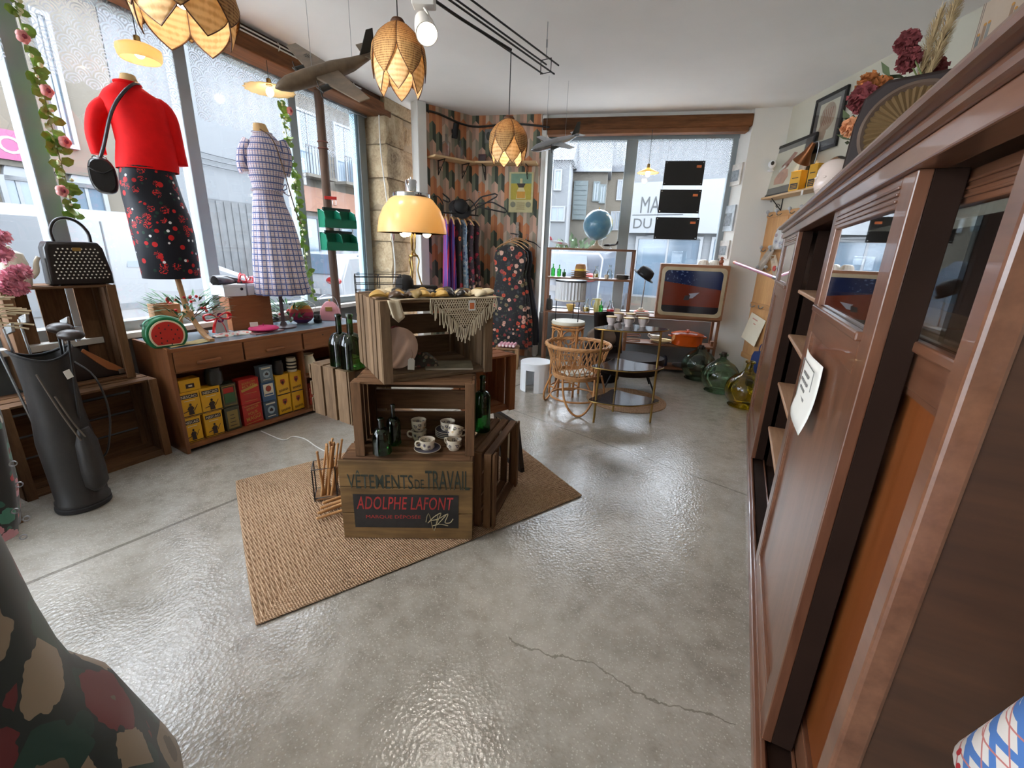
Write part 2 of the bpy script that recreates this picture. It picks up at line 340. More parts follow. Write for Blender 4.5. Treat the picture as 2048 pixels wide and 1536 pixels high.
# stone pier
pr = thing('wall_stone', 'rough limestone pier between the two shop windows', None, PLW, RZL, kind='structure')
def stone(a, b, seed):
    rnd = random.Random(seed); g = MB(); nx, nz = 5, 5
    x0, y0, z0 = a; x1, y1, z1 = b
    # front and side faces with uneven relief, chamfered rim
    def pt(u, v):   # wraps left reveal -> front -> right side
        if u < .25: x, y = x0, y1+(y0-y1)*u/.25
        elif u < .75: x, y = x0+(x1-x0)*(u-.25)/.5, y0
        else: x, y = x1, y0+(y1-y0)*(u-.75)/.25
        d = rnd.uniform(-.012, .012); e = .014 if v in (0, 1) else 0
        if u < .25: x += d+e
        elif u < .75: y += d+e
        else: x += -d-e
        return (x, y, z0+(z1-z0)*v)
    g.grid(pt, 16, 4); g.add([(x0, y1, z0), (x1, y1, z0), (x1, y1, z1), (x0, y1, z1), (x0, y0+.014, z0), (x1, y0+.014, z0), (x1, y0+.014, z1), (x0, y0+.014, z1)], [(0, 1, 2, 3), (0, 1, 5, 4), (3, 2, 6, 7)])
    return g
zz = [0, .4, .78, 1.13, 1.5, 1.86, 2.22, 2.58, 2.92]
for i in range(8):
    sp = .30 if i % 2 else 0
    if sp: 
        stone((.0, -.02, zz[i]+.006), (.36, .32, zz[i+1]-.006), i).build('stone', M_stone, pr, smooth=50)
        stone((.372, -.0, zz[i]+.006), (.62, .32, zz[i+1]-.006), i+50).build('stone', M_stone, pr, smooth=50)
    else: stone((-.01, -.03, zz[i]+.006), (.62, .32, zz[i+1]-.006), i).build('stone', M_stone, pr, smooth=50)
box_obj('mortar', mat('lime_mortar', P((150, 134, 110)), .95, bump=.3), pr, (.012, .0, 0), (.61, .40, 2.92), 0)
box_obj('top_block', M_stone, pr, (-.01, -.03, 2.93), (.62, .40, ZC), .01)
# white boxed pipe, then the papered corner
p0 = V((-1.16, 5.80, 0)); p1 = PBW.copy()
f = MB(); f.bx((-.06, -.06, 0), (.06, .10, ZC)); tag(f.build('trim_2', M_white, None, (-1.19, 5.77, 0), R(41), bevel=.01), 'narrow white boxed pipe beside the stone pier', None, None, 'structure')
d = p1-p0; la = d.length; ra = math.atan2(d.y, d.x)
f = MB(); f.bx((-.05, 0, 0), (la+.05, .12, ZC)); tag(f.build('wall_corner', M_paper, None, p0, ra), 'short wall with retro orange and green wallpaper', None, None, 'structure')
LB = (V((.265, 6.08, 0))-PBW).dot(UB)
f = MB(); f.bx((-.02, 0, 0), (LB, .12, ZC)); tag(f.build('wall_back', M_paper, None, PBW, RZB), 'wallpapered wall left of the far shop window', None, None, 'structure')
# far shop window
S0, S1 = LB+.07, LB+2.42; WB = .24; SB = .62; HB = 2.82
f = MB(); f.bx((LB, 0, 0), (S0, WB+.1, ZC)); tag(f.build('wall_reveal', M_white, None, PBW, RZB, bevel=.02), 'white window reveal beside the wallpaper', None, None, 'structure')
f = MB(); f.bx((S0, .12, 0), (S1+.3, WB+.12, SB)); tag(f.build('wall_dado', M_greyw, None, PBW, RZB), 'grey wall under the far shop window', None, None, 'structure')
f = MB(); f.bx((S0, .05, 2.95), (S1+.1, WB+.1, ZC+.01)); tag(f.build('wall_lintel', M_white, None, PBW, RZB), 'white strip of wall over the far beam', None, None, 'structure')
f = MB()
f.add([(S1, 0, 0), (S1+.08, 0, 0), (S1+.14, WB+.1, 0), (S1-.12, WB+.1, 0), (S1, 0, ZC), (S1+.08, 0, ZC), (S1+.14, WB+.1, ZC), (S1-.12, WB+.1, ZC)], [(0, 3, 2, 1), (4, 5, 6, 7), (0, 1, 5, 4), (1, 2, 6, 5), (2, 3, 7, 6), (3, 0, 4, 7)])
tag(f.build('wall_splay', M_white, None, PBW, RZB), 'slanted white reveal right of the far window', None, None, 'structure')
q0 = BW(S1, 0)
f = MB(); f.prism([(q0.x, q0.y), (3.02, 5.50), (3.3, 5.5), (3.3, 6.1), (q0.x+.1, q0.y+.4)], ZC); tag(f.build('wall_pier', M_white), 'white pier at the corner of the far window', None, None, 'structure')
f = MB(); f.bx((3.0, -4, 0), (3.15, 5.52, ZC)); tag(f.build('wall_right', M_cream), 'cream side wall behind the shelf and pictures', None, None, 'structure')
w2 = thing('window_2', 'far shop window with grey frame', None, PBW, RZB, kind='structure')
mid = S0+1.05
for s, wd in ((S0+.03, .07), (mid, .14), (S1-.10, .07)): box_obj('mullion', M_frame, w2, (s-wd/2, WB-.04, SB), (s+wd/2, WB+.04, HB), .006)
box_obj('head_rail', M_frame, w2, (S0, WB-.05, HB-.02), (S1-.05, WB+.05, 2.96), .006)
box_obj('bottom_rail', M_frame, w2, (S0, WB-.05, SB), (S1-.05, WB+.05, SB+.08), .006)
for a, b in ((S0+.05, mid-.06), (mid+.06, S1-.12)): box_obj('pane', M_glass, w2, (a, WB-.003, SB+.07), (b, WB+.003, HB), 0)
b2 = thing('trim_3', 'rough oak beam over the far shop window', None, PBW, RZB, kind='structure')
box_obj('beam', M_beam, b2, (S0-.06, -.02, 2.88), (S1+.0, .12, 3.01), .015)
box_obj('lower_board', wood('beam_board', P((78, 46, 26)), P((146, 96, 60)), 'X', 6, .8, .5), b2, (S0-.0, .0, 2.83), (S1-.03, .12, 2.885), .006)
# rear of the shop behind the viewer, with the other street door and window left open to the light
f = MB(); f.bx((-4.8, -4.1, 0), (4, -4, ZC)); tag(f.build('wall_rear', M_cream), 'cream wall at the rear of the shop', None, None, 'structure')
# lace valances
def lace(fr, rz, s0, s1, off, z0, z1, n, lab, amp=.006):
    g = MB(); g.grid(lambda u, v: (s0+(s1-s0)*u, off+amp*sin(u*n*2*PI), z1+(z0-z1)*v-(.03*abs(sin(u*n*PI)) if v > .99 else 0)), max(24, n*10), 6)
    return tag(g.build('lace_valance', M_lace, None, fr, rz, smooth=60), lab, 'lace curtain', 'lace valances in the shop windows')
labs = ['white lace valance above the left edge of the long window', 'white lace valance above the red sweater', 'white lace valance between the hanging lamp and plane', 'white lace valance beside the stone pier']
for i, (a, b) in enumerate(((-4.0, -3.1), (-3.0, -2.16), (-2.04, -1.14), (-1.02, -.22))): lace(PLW, RZL, a, b, WO-.07, 2.36, 2.88, 7, labs[i])
lace(PBW, RZB, S0+.06, mid-.08, WB-.07, 2.50, 2.80, 8, 'white lace valance over the left pane of the far window')
lace(PBW, RZB, mid+.08, S1-.13, WB-.07, 2.42, 2.80, 8, 'white lace valance above the three dark hanging panels')
# ================================================================ the street outside
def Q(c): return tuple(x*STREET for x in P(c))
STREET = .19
def SL(px, py, off): p = LWP(px, py, off); return (p-PLW).dot(UL), p.z
def SBk(px, py, off): p = BWP(px, py, off); return (p-PBW).dot(UB), p.z
M_road = mat('wet_asphalt', P((176, 174, 170)), .7, var=.15, vs=3, bump=.3)
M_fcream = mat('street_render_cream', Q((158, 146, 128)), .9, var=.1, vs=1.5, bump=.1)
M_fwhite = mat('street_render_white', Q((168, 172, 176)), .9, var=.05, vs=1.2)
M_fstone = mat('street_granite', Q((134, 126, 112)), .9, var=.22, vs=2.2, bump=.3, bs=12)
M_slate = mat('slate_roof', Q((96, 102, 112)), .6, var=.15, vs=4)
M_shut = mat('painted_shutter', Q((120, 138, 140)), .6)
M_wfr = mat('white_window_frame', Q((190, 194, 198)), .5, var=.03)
M_dkgl = mat('street_window_glass', P((60, 72, 82)), .12, var=.2, vs=1)
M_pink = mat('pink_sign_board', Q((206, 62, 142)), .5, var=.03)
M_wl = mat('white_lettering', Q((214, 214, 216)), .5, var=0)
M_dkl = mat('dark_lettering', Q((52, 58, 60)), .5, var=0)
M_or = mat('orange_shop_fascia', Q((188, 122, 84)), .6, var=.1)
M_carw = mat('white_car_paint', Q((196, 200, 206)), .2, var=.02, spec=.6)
M_card = mat('dark_car_paint', P((58, 62, 70)), .2, var=.05, spec=.6)
M_cargl = mat('car_glass', P((52, 62, 72)), .06, var=.1)
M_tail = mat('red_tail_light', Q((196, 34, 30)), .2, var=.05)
M_tyre = mat('black_tyre', P((26, 26, 28)), .8)
M_iron = mat('dark_iron', P((48, 50, 54)), .5, .3)
f = MB(); f.bx((-40, -40, -.35), (40, 40, -.16)); tag(f.build('street', M_road), 'grey street and pavement outside the shop', None, None, 'structure')
def shop_window(parent, x0, x1, z0, z1, m=M_wfr, g=M_dkgl, bars=1, arch=0, fw=.07):
    w = MB(); w.bx((x0-fw, -.05, z0-fw), (x0, .06, z1+fw)).bx((x1, -.05, z0-fw), (x1+fw, .06, z1+fw)).bx((x0, -.05, z0-fw), (x1, .06, z0)).bx((x0, -.05, z1), (x1, .06, z1+fw))
    for i in range(bars): c = x0+(x1-x0)*(i+1)/(bars+1); w.bx((c-.025, -.03, z0), (c+.025, .04, z1))
    if arch:
        n = 10; pts = [((x0+x1)/2+(x1-x0)/2*cos(PI*i/n), z1+arch*sin(PI*i/n)) for i in range(n+1)]
        w.prism([(a, b) for a, b in pts], .07, MX.Rotation(PI/2, 4, 'X') @ MX.Translation((0, 0, -.02)))
    wo = w.build('window', m, parent)
    MB().bx((x0, -.015, z0), (x1, -.005, z1)).build('pane', g, wo)
def ext_building(name, label, s0, s1, h, off, m, frame='L', depth=5, z0=-.16):
    o = LW(s0, off) if frame == 'L' else BW(s0, off); t = thing(name, label, 'building', o, RZL if frame == 'L' else RZB)
    MB().bx((0, .02, z0), (s1-s0, depth, h)).build('wall', m, t); return t
OF = 7.0
sA = SL(0, 300, OF)[0]
# stone house with arched ground floor and pink sign
a0 = sA-7; a1 = SL(250, 300, OF)[0]
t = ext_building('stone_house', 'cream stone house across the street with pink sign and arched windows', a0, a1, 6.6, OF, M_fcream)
for (xa, ya, xb, yb) in ((2, 345, 52, 440), (135, 360, 196, 440)):
    (s0, z1), (s1, _), (_, z0) = SL(xa, ya, OF), SL(xb, ya, OF), SL(xa, yb, OF); shop_window(t, s0-a0, s1-a0, z0-1.2, z1-.1, arch=.3, bars=1)
s0, z1 = SL(96, 150, OF); s1, z0 = SL(146, 290, OF); z0 = SL(146, 290, OF)[1]
shop_window(t, s0-a0, s1-a0, z0, z0+1.9, bars=1); shop_window(t, s0-a0-3.2, s1-a0-3.2, z0, z0+1.9); 
MB().bx((0, -.08, z0-.5), (a1-a0, .03, z0-.36)).build('string_course', M_fstone, t); MB().bx((0, -.2, 6.4), (a1-a0, .1, 6.65)).build('cornice', M_fstone, t)
sx, sz = SL(48, 268, OF); _, sb = SL(48, 325, OF)
sg = MB().bx((sx-a0-3.4, -.12, sb), (sx-a0, 0.03, sz)).build('sign_board', M_pink, t)
for k in range(2): text('O', M_wl, sg, .30, .26, onfront(sx-a0-.26-k*.42, -.125, sb+(sz-sb)*.5), bold=.006)
# white house with boarded opening
b0 = a1+.02; b1 = SL(585, 350, OF)[0]
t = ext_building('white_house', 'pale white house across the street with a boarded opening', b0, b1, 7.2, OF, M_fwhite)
(s0, z1), (s1, _), (_, z0) = SL(408, 396, OF), SL(498, 396, OF), SL(408, 558, OF)
bd = MB().bx((s0-b0, -.06, -.16), (s1-b0, .04, z1)).build('boarded_opening', mat('grey_board', Q((128, 130, 134)), .8, var=.15, vs=4), t)
for i in range(6): MB().bx((s0-b0+.02+(s1-s0)*i/6, -.075, -.1), (s0-b0+(s1-s0)*(i+.92)/6, -.055, z1-.03)).build('plank', mat('weathered_plank', Q((138, 140, 142)), .8, var=.2, vs=5), bd)
for k in range(3): MB().tube([(.2+i*.5, -.05, 3.2+.12*k-.12*sin(PI*i/8)) for i in range(9)], .012, 5).build('wire', M_iron, t)
MB().bx((0, -.12, 7.0), (b1-b0, .1, 7.15)).build('gutter', M_fstone, t)
# corner house with balcony and orange shop fascia
c0_ = b1+.02; c1_ = b1+7
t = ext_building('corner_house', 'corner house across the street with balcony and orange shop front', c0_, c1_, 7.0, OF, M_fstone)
_, zf = SL(640, 425, OF); _, zt = SL(640, 378, OF)
fa = MB().bx((.05, -.1, zf), (5, .03, zt)).build('shop_fascia', M_or, t)
for i in range(3):
    x = .25+i*1.5; shop_window(t, x, x+.8, zt+.35, zt+1.9, bars=1)
    bal = MB().bx((x-.15, -.45, zt+.22), (x+.95, .03, zt+.30)).build('balcony', M_fstone, t)
    g = MB(); g.bar((x-.12, -.42, zt+1.0), (x+.92, -.42, zt+1.0), .03)
    for j in range(11): g.bar((x-.12+j*.104, -.42, zt+.3), (x-.12+j*.104, -.42, zt+1.0), .015)
    g.build('railing', M_iron, bal)
    shop_window(t, x-.05, x+1.0, .1, zf-.2, M_iron, bars=1)
# vehicles
def wheel(parent, c, r, w, ax='y'):
    a = V((0, w/2, 0)); o = MB().cyl(V(c)-a, V(c)+a, r, n=20).build('wheel', M_tyre, parent, smooth=40); MB().cyl(V(c)-a*1.05, V(c)+a*1.05, r*.6, n=14).build('hub_cap', M_iron, o, smooth=40)
def vehicle(name, label, loc, rz, L, w, h, prof, m, glassz, tail=None, plate=None):
    t = thing(name, label, 'car', loc, rz)
    g = MB(); n = len(prof); rows = []
    for y, sc in ((-w/2, .93), (-w/2+.10, 1), (w/2-.10, 1), (w/2, .93)):
        rows.append([V((x*(.985 if sc < 1 else 1), y if sc < 1 else y, max(.2, z*sc if z > .5 else z))) for x, z in prof])
    g.loft(rows); body = g.build('body', m, t, smooth=35, bevel=.03)
    for x in (-L*.32, L*.32):
        for s in (-1, 1): wheel(t, (x, s*(w/2-.08), .31), .31, .2)
    for s in (-1, 1):
        for (xa, xb, za, zb, zc) in glassz:
            k = MB(); k.add([(xa, s*(w/2+.004), za), (xb, s*(w/2+.004), za), (xb-.15*(1 if xb > xa else 0), s*(w/2-.045), zb), (xa+.12, s*(w/2-.045), zb)], [(0, 1, 2, 3)]); k.build('side_window', M_cargl, t, solid=.006)
    return t
G0 = -.16
pv = LW(-1.25, 4.95)
t = vehicle('white_van', 'long white van parked outside the long window', (pv.x, pv.y, G0), RZL, 5.2, 1.9, 1.95, [(-2.6, .35), (-2.62, 1.0), (-2.5, 1.85), (-2.2, 1.95), (1.0, 1.95), (1.7, 1.3), (2.5, 1.0), (2.6, .7), (2.58, .35)], M_carw, [(.55, 1.65, 1.2, 1.78, 0)])
for x in (-.7, .35): MB().bx((x-.008, -.958, .5), (x+.008, -.94, 1.8)).build('door_seam', mat('grey_seam', Q((130, 134, 140)), .6), t)
MB().bx((-2.5, -.965, .62), (2.4, -.945, .70)).build('side_trim', mat('pale_trim', Q((170, 176, 184)), .5), t)
pc = LW(SL(668, 520, 4.3)[0]+1.2, 4.3)
def rear_lights(t, w, L, z, m=M_tail):
    for s in (-1, 1): MB().ell((-L/2+.02, s*(w/2-.24), z), (.05, .22, .09)).build('tail_light', m, t, smooth=60)
    MB().bx((-L/2-.03, -.26, z-.3), (-L/2+.02, .26, z-.19)).build('number_plate', M_wl, t)
    MB().bx((-L/2-.05, -w/2+.05, .38), (-L/2+.06, w/2-.05, .5)).build('bumper', mat('grey_bumper', P((80, 84, 90)), .6), t)
t = vehicle('white_car', 'white hatchback with red tail lights seen beyond the wooden post', (pc.x, pc.y, G0), RZL, 3.9, 1.75, 1.45, [(-1.93, .3), (-1.97, .95), (-1.75, 1.42), (.2, 1.48), (.95, 1.0), (1.85, .82), (1.95, .6), (1.93, .3)], M_carw, [(-1.5, .75, .98, 1.4, 0)])
rear_lights(t, 1.75, 3.94, .86)
MB().add([(-1.985, -.66, 1.0), (-1.985, .66, 1.0), (-1.79, .56, 1.40), (-1.79, -.56, 1.40)], [(0, 1, 2, 3)]).build('rear_window', M_cargl, t, solid=.008)
pd = BW(SBk(1165, 520, 5)[0], 5.2)
t = vehicle('dark_car', 'dark estate car with red tail lights outside the far window', (pd.x, pd.y, G0), RZB+R(78), 4.3, 1.85, 1.7, [(-2.13, .3), (-2.17, 1.0), (-1.95, 1.62), (.4, 1.68), (1.15, 1.1), (2.05, .9), (2.15, .6), (2.13, .3)], M_card, [(-1.6, .9, 1.08, 1.55, 0)])
rear_lights(t, 1.85, 4.34, 1.15)
MB().add([(-2.185, -.7, 1.08), (-2.185, .7, 1.08), (-2.0, .6, 1.56), (-2.0, -.6, 1.56)], [(0, 1, 2, 3)]).build('rear_window', M_cargl, t, solid=.008)
pe = BW(SBk(1150, 520, 7)[0]-2.2, 9.5)
t = vehicle('grey_car', 'grey car parked further along the street beyond the globe', (pe.x, pe.y, G0), RZB+R(70), 4.0, 1.75, 1.45, [(-1.93, .3), (-1.97, .95), (-1.75, 1.42), (.2, 1.48), (.95, 1.0), (1.85, .82), (1.95, .6), (1.93, .3)], mat('grey_car_paint', Q((120, 124, 130)), .25), [(-1.5, .75, .98, 1.4, 0)])
rear_lights(t, 1.75, 3.94, .86)
# houses seen through the far window
def gable(t, w, h, d, rise, m=M_slate):
    g = MB(); g.add([(-.15, -.2, h), (w+.15, -.2, h), (w+.15, d/2, h+rise), (-.15, d/2, h+rise), (-.15, d+.2, h), (w+.15, d+.2, h)], [(0, 1, 2, 3), (3, 2, 5, 4), (0, 3, 4), (1, 5, 2), (0, 4, 5, 1)]); g.build('roof', m, t, bevel=.02)
def bhouse(name, label, x0, x1, ytop, off, m, wins, rise=1.8, depth=5, extra=0):
    s0, z = SBk(x0, ytop, off); s1, _ = SBk(x1, ytop, off); t = ext_building(name, label, s0-extra, s1, z, off, m, 'B', depth)
    for (xa, ya, xb, yb, mm) in wins:
        (a, zt), (b, _), (_, zb) = SBk(xa, ya, off), SBk(xb, ya, off), SBk(xa, yb, off); shop_window(t, a-s0+extra, b-s0+extra, zb, zt, mm, M_dkgl, 1, 0, .06)
    if rise: gable(t, s1-s0+extra, z, depth, rise)
    return t, s1-s0+extra, z
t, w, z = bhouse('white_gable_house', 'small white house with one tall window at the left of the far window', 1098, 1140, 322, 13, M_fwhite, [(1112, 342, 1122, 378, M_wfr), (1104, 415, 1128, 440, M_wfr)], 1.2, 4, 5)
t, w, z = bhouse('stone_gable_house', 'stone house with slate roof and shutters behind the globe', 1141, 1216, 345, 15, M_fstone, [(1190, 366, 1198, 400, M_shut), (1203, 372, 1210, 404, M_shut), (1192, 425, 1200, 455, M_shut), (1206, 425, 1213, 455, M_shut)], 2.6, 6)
sh = MB(); s0, zt = SBk(1149, 362, 15); s1, zb = SBk(1171, 440, 15); sx = SBk(1141, 345, 15)[0]
sh = MB().bx((s0-sx, -.08, zb), (s1-sx, .03, zt)).build('shutter', M_shut, t)
for i in range(8): MB().bx((s0-sx+.05, -.1, zb+(zt-zb)*(i+.1)/8), (s1-sx-.05, -.075, zb+(zt-zb)*(i+.85)/8)).build('slat', M_shut, sh)
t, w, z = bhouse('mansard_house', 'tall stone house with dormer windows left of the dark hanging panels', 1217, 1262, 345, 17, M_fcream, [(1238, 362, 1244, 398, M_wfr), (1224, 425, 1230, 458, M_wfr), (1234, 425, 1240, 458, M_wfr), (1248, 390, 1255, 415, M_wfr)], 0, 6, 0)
g = MB(); g.add([(-.2, -.2, z), (w+.2, -.2, z), (w+.2, 6, z), (-.2, 6, z), (.3, 1.0, z+2.4), (w-.3, 1.0, z+2.4), (w-.3, 5, z+2.4), (.3, 5, z+2.4)], [(0, 1, 5, 4), (1, 2, 6, 5), (2, 3, 7, 6), (3, 0, 4, 7), (4, 5, 6, 7)]); rf = g.build('roof', M_slate, t)
for i in range(2): MB().bx((w*(.28+.38*i)-.3, -.05, z+.3), (w*(.28+.38*i)+.3, 1, z+1.7)).build('dormer', M_wfr, rf)
# bush in the street
def leaf_blob(parent, name, c, r, n, m, size, seed=1):
    rnd = random.Random(seed); g = MB()
    for i in range(n):
        v = V((rnd.gauss(0, 1), rnd.gauss(0, 1), rnd.gauss(0, 1))).normalized()*rnd.uniform(.4, 1); p = V(c)+V((v.x*r[0], v.y*r[1], v.z*r[2])); d = (v+V((rnd.uniform(-.6, .6), rnd.uniform(-.6, .6), rnd.uniform(-.3, .6)))).normalized()
        a = d.cross(V((rnd.random(), rnd.random(), rnd.random()))).normalized(); s = size*rnd.uniform(.6, 1.2); k = a.cross(d)
        g.add([p, p+d*s*.5+a*s*.28+k*s*.05, p+d*s, p+d*s*.5-a*s*.28+k*s*.05], [(0, 1, 2, 3)])
    o = g.build(name, m, parent); o['kind'] = 'stuff'; return o
M_leaf = mat('street_leaf', Q((112, 146, 92)), .6, var=.25, vs=9)
pb = BW(SBk(1150, 480, 10)[0], 10); t = thing('street_shrub', 'green shrub by the houses behind the globe', 'shrub', (pb.x, pb.y, G0))
MB().cyl((0, 0, 0), (0, 0, .9), .06).build('stem', M_beam, t); leaf_blob(t, 'foliage', (0, 0, 1.3), (.9, .7, .8), 260, M_leaf, .28)
# white shop across the corner with its name board, standing at an angle
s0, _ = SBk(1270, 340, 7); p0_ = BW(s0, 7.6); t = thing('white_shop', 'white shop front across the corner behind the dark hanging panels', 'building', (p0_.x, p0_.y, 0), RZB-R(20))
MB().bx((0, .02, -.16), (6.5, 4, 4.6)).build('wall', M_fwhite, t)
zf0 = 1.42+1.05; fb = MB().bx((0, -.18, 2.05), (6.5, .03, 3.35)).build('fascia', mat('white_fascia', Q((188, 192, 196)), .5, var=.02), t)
text('MAISON', M_dkl, fb, 1.36, .42, onfront(1.03, -.186, 2.78))
text('DU', M_dkl, fb, .50, .26, onfront(.45, -.186, 2.30))
MB().bx((.15, -.186, 2.51), (1.5, -.181, 2.53)).build('rule', M_dkl, fb)
for i in range(3): shop_window(t, .35+i*2.0, 2.0+i*2.0, .35, 1.9, M_wfr, M_dkgl, 1, .12)
MB().bx((0, -.10, -.16), (6.5, .04, .3)).build('plinth', M_fstone, t)
# ================================================================ shop woods and common finishes
M_cab = wood('varnished_mahogany', P((84, 50, 34)), P((130, 86, 62)), 'Z', 5, .30, .06, coat=.35)
M_cabx = wood('varnished_mahogany_rail', P((84, 50, 34)), P((134, 90, 66)), 'X', 5, .30, .06, coat=.35)
M_cabo = wood('orange_varnished_panel', P((104, 50, 20)), P((136, 76, 38)), 'Z', 4, .3, .05, coat=.3)
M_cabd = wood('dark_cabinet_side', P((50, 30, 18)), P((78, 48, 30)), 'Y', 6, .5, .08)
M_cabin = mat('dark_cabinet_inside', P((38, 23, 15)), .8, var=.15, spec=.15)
M_shelfw = wood('shelf_pine', P((150, 110, 80)), P((186, 146, 112)), 'X', 6, .5, .05)
M_brass = mat('aged_brass', P((172, 142, 84)), .28, 1, var=.1)
M_chrome = mat('chrome', P((210, 212, 216)), .08, 1, var=0)
M_steel = mat('brushed_steel', P((170, 172, 176)), .3, 1, var=.05)
M_black = mat('black_lacquer', P((22, 21, 22)), .35, var=.1)
M_blackm = mat('black_matt', P((26, 24, 24)), .8, var=.15)
M_paperw = mat('white_paper', P((226, 224, 216)), .8, var=.03)
M_ink = mat('grey_ink', P((120, 118, 116)), .8, var=0)
M_clear = pane_mat('clear_glass', (.96, .98, .98), .10)
M_cabglass = pane_mat('cabinet_glass', (.92, .95, .95), .2)
# ---------------------------------------------------------------- sliding-door cabinet
cb = thing('display_cabinet', 'long mahogany cabinet with sliding glazed doors and moulded top', 'cabinet', PCB, RZC)
XA, XB, DP, ZT = -1.12, 2.60, .48, 1.60
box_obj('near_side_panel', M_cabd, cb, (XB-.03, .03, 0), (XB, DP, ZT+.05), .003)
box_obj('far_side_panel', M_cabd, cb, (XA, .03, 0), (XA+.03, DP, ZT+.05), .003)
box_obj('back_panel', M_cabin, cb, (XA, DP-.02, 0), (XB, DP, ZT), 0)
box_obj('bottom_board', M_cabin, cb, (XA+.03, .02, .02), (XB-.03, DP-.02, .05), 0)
pl = box_obj('plinth', M_cabx, cb, (XA-.01, -.015, 0), (XB+.005, .025, .045), .006)
box_obj('track', M_cabx, pl, (XA, .0, .045), (XB, .012, .062), .002); box_obj('track', M_cabx, pl, (XA, .080, .045), (XB, .088, .062), .002)
tp = box_obj('top_board', M_cabx, cb, (XA-.03, -.03, ZT+.045), (XB+.03, DP, ZT+.075), .012)
box_obj('cornice_band', M_cabx, tp, (XA-.012, -.012, ZT), (XB+.012, .05, ZT+.045), .004)
box_obj('cornice_lip', M_cabx, tp, (XA-.05, -.055, ZT+.07), (XB+.05, DP, ZT+.092), .010)
box_obj('near_post', M_cabx, cb, (XB-.045, -.004, .045), (XB+.004, .035, ZT), .006)
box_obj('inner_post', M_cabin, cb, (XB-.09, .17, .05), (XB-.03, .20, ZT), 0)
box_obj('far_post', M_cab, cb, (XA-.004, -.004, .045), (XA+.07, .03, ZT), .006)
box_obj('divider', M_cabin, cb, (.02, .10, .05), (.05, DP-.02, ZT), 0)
for z in (.34, .655, .975, 1.255): (box_obj('shelf', M_shelfw, cb, (.05, .06, z-.022), (1.68, DP-.02, z), .006), box_obj('shelf', M_shelfw, cb, (1.70, .19, z-.022), (XB-.1, DP-.02, z), .006))
def door(x0, x1, y, m_panel, st=.09, handle=None, gl=(1.265, 1.535)):
    d = thing('door', None, None, (0, 0, 0)); d.parent = cb
    t = .026
    box_obj('door_edge', M_cabin, d, (x1-.03, y+t, .062), (x1-.0015, y+.078, ZT), .002)
    box_obj('stile', M_cab, d, (x0, y, .062), (x0+st, y+t, ZT), .003); box_obj('stile', M_cab, d, (x1-st, y, .062), (x1, y+t, ZT), .003)
    box_obj('rail', M_cabx, d, (x0+st, y, gl[1]), (x1-st, y+t, ZT), .003); box_obj('rail', M_cabx, d, (x0+st, y, 1.165), (x1-st, y+t, gl[0]), .003); box_obj('rail', M_cabx, d, (x0+st, y, .062), (x1-st, y+t, .15), .003)
    box_obj('glazing_bar', M_cabx, d, (x0+st-.01, y-.014, gl[0]-.02), (x1-st+.01, y+.01, gl[0]+.004), .005)
    for k in range(3): box_obj('groove_bead', M_cabx, d, (x0+st, y-.005, gl[1]+.012+k*.014), (x1-st, y+.004, gl[1]+.018+k*.014), .002)
    box_obj('panel', m_panel, d, (x0+st, y+.012, .15), (x1-st, y+.02, 1.165), 0)
    g = MB()
    for a, b in (((x0+st, .15), (x1-st, .162)), ((x0+st, 1.153), (x1-st, 1.165)), ((x0+st, .15), (x0+st+.012, 1.165)), ((x1-st-.012, .15), (x1-st, 1.165))): g.bx((a[0], y+.002, a[1]), (b[0], y+.014, b[1]))
    g.build('panel_moulding', M_cabx, d)
    box_obj('pane', M_cabglass, d, (x0+st, y+.011, gl[0]), (x1-st, y+.015, gl[1]), 0)
    return d
door(-1.05, .0, .002, M_cab); door(1.24, 2.14, .002, M_cab); d2 = door(1.72, 2.49, .088, M_cabo, .065)
h = MB(); h.tube([(2.458+.010*cos(a), .084, .87+(.032 if sin(a) > 0 else -.032)+.010*sin(a)) for a in [i*2*PI/20 for i in range(20)]], .003, 6, close=True); h.build('finger_pull', M_brass, d2, smooth=60)
for s in (1.22, 1.0): pass
g = MB(); g.prism([(.0+.022*cos(a)*.4, (.30 if sin(a) >= 0 else -.30)*.0+.0) for a in [0]] if False else [(-.006, -.03), (.006, -.03), (.006, .03), (-.006, .03)], .002, MX.Translation((2.458, .0875, .87)) @ MX.Rotation(PI/2, 4, 'X')); g.build('pull_recess', mat('dark_brass', P((96, 84, 44)), .4, 1), d2)
# notice taped on the cabinet door
nt = thing('taped_notice', 'white paper notice with black outline taped on the cabinet door', 'notice', CB(1.58, -.004, 1.0), RZC)
g = MB(); g.grid(lambda u, v: (-.165+.33*u+.01*sin(v*3), -.004-.022*(v**3)*(u*.5+.5)-.006*sin(u*4), .115-.23*v), 10, 8); sh = g.build('sheet', M_paperw, nt, solid=.0008, smooth=60)
for (a, b) in (((-.13, .085), (.12, .085)), ((-.13, -.08), (-.13, .085)), ((.12, .085), (.12, .02)), ((-.13, -.08), (.05, -.08))):
    MB().bar((a[0], -.012, a[1]), (b[0], -.012, b[1]), .002).build('outline', M_ink, nt)
for r_, (xa, xb) in enumerate(((-.06, .05), (-.08, .06), (-.07, .03), (-.03, .05))):
    for k in range(5): x = xa+(xb-xa)*k/5; MB().bx((x, -.014, .045-r_*.027), (x+.017, -.012, .054-r_*.027)).build('line_of_print', M_ink, nt)
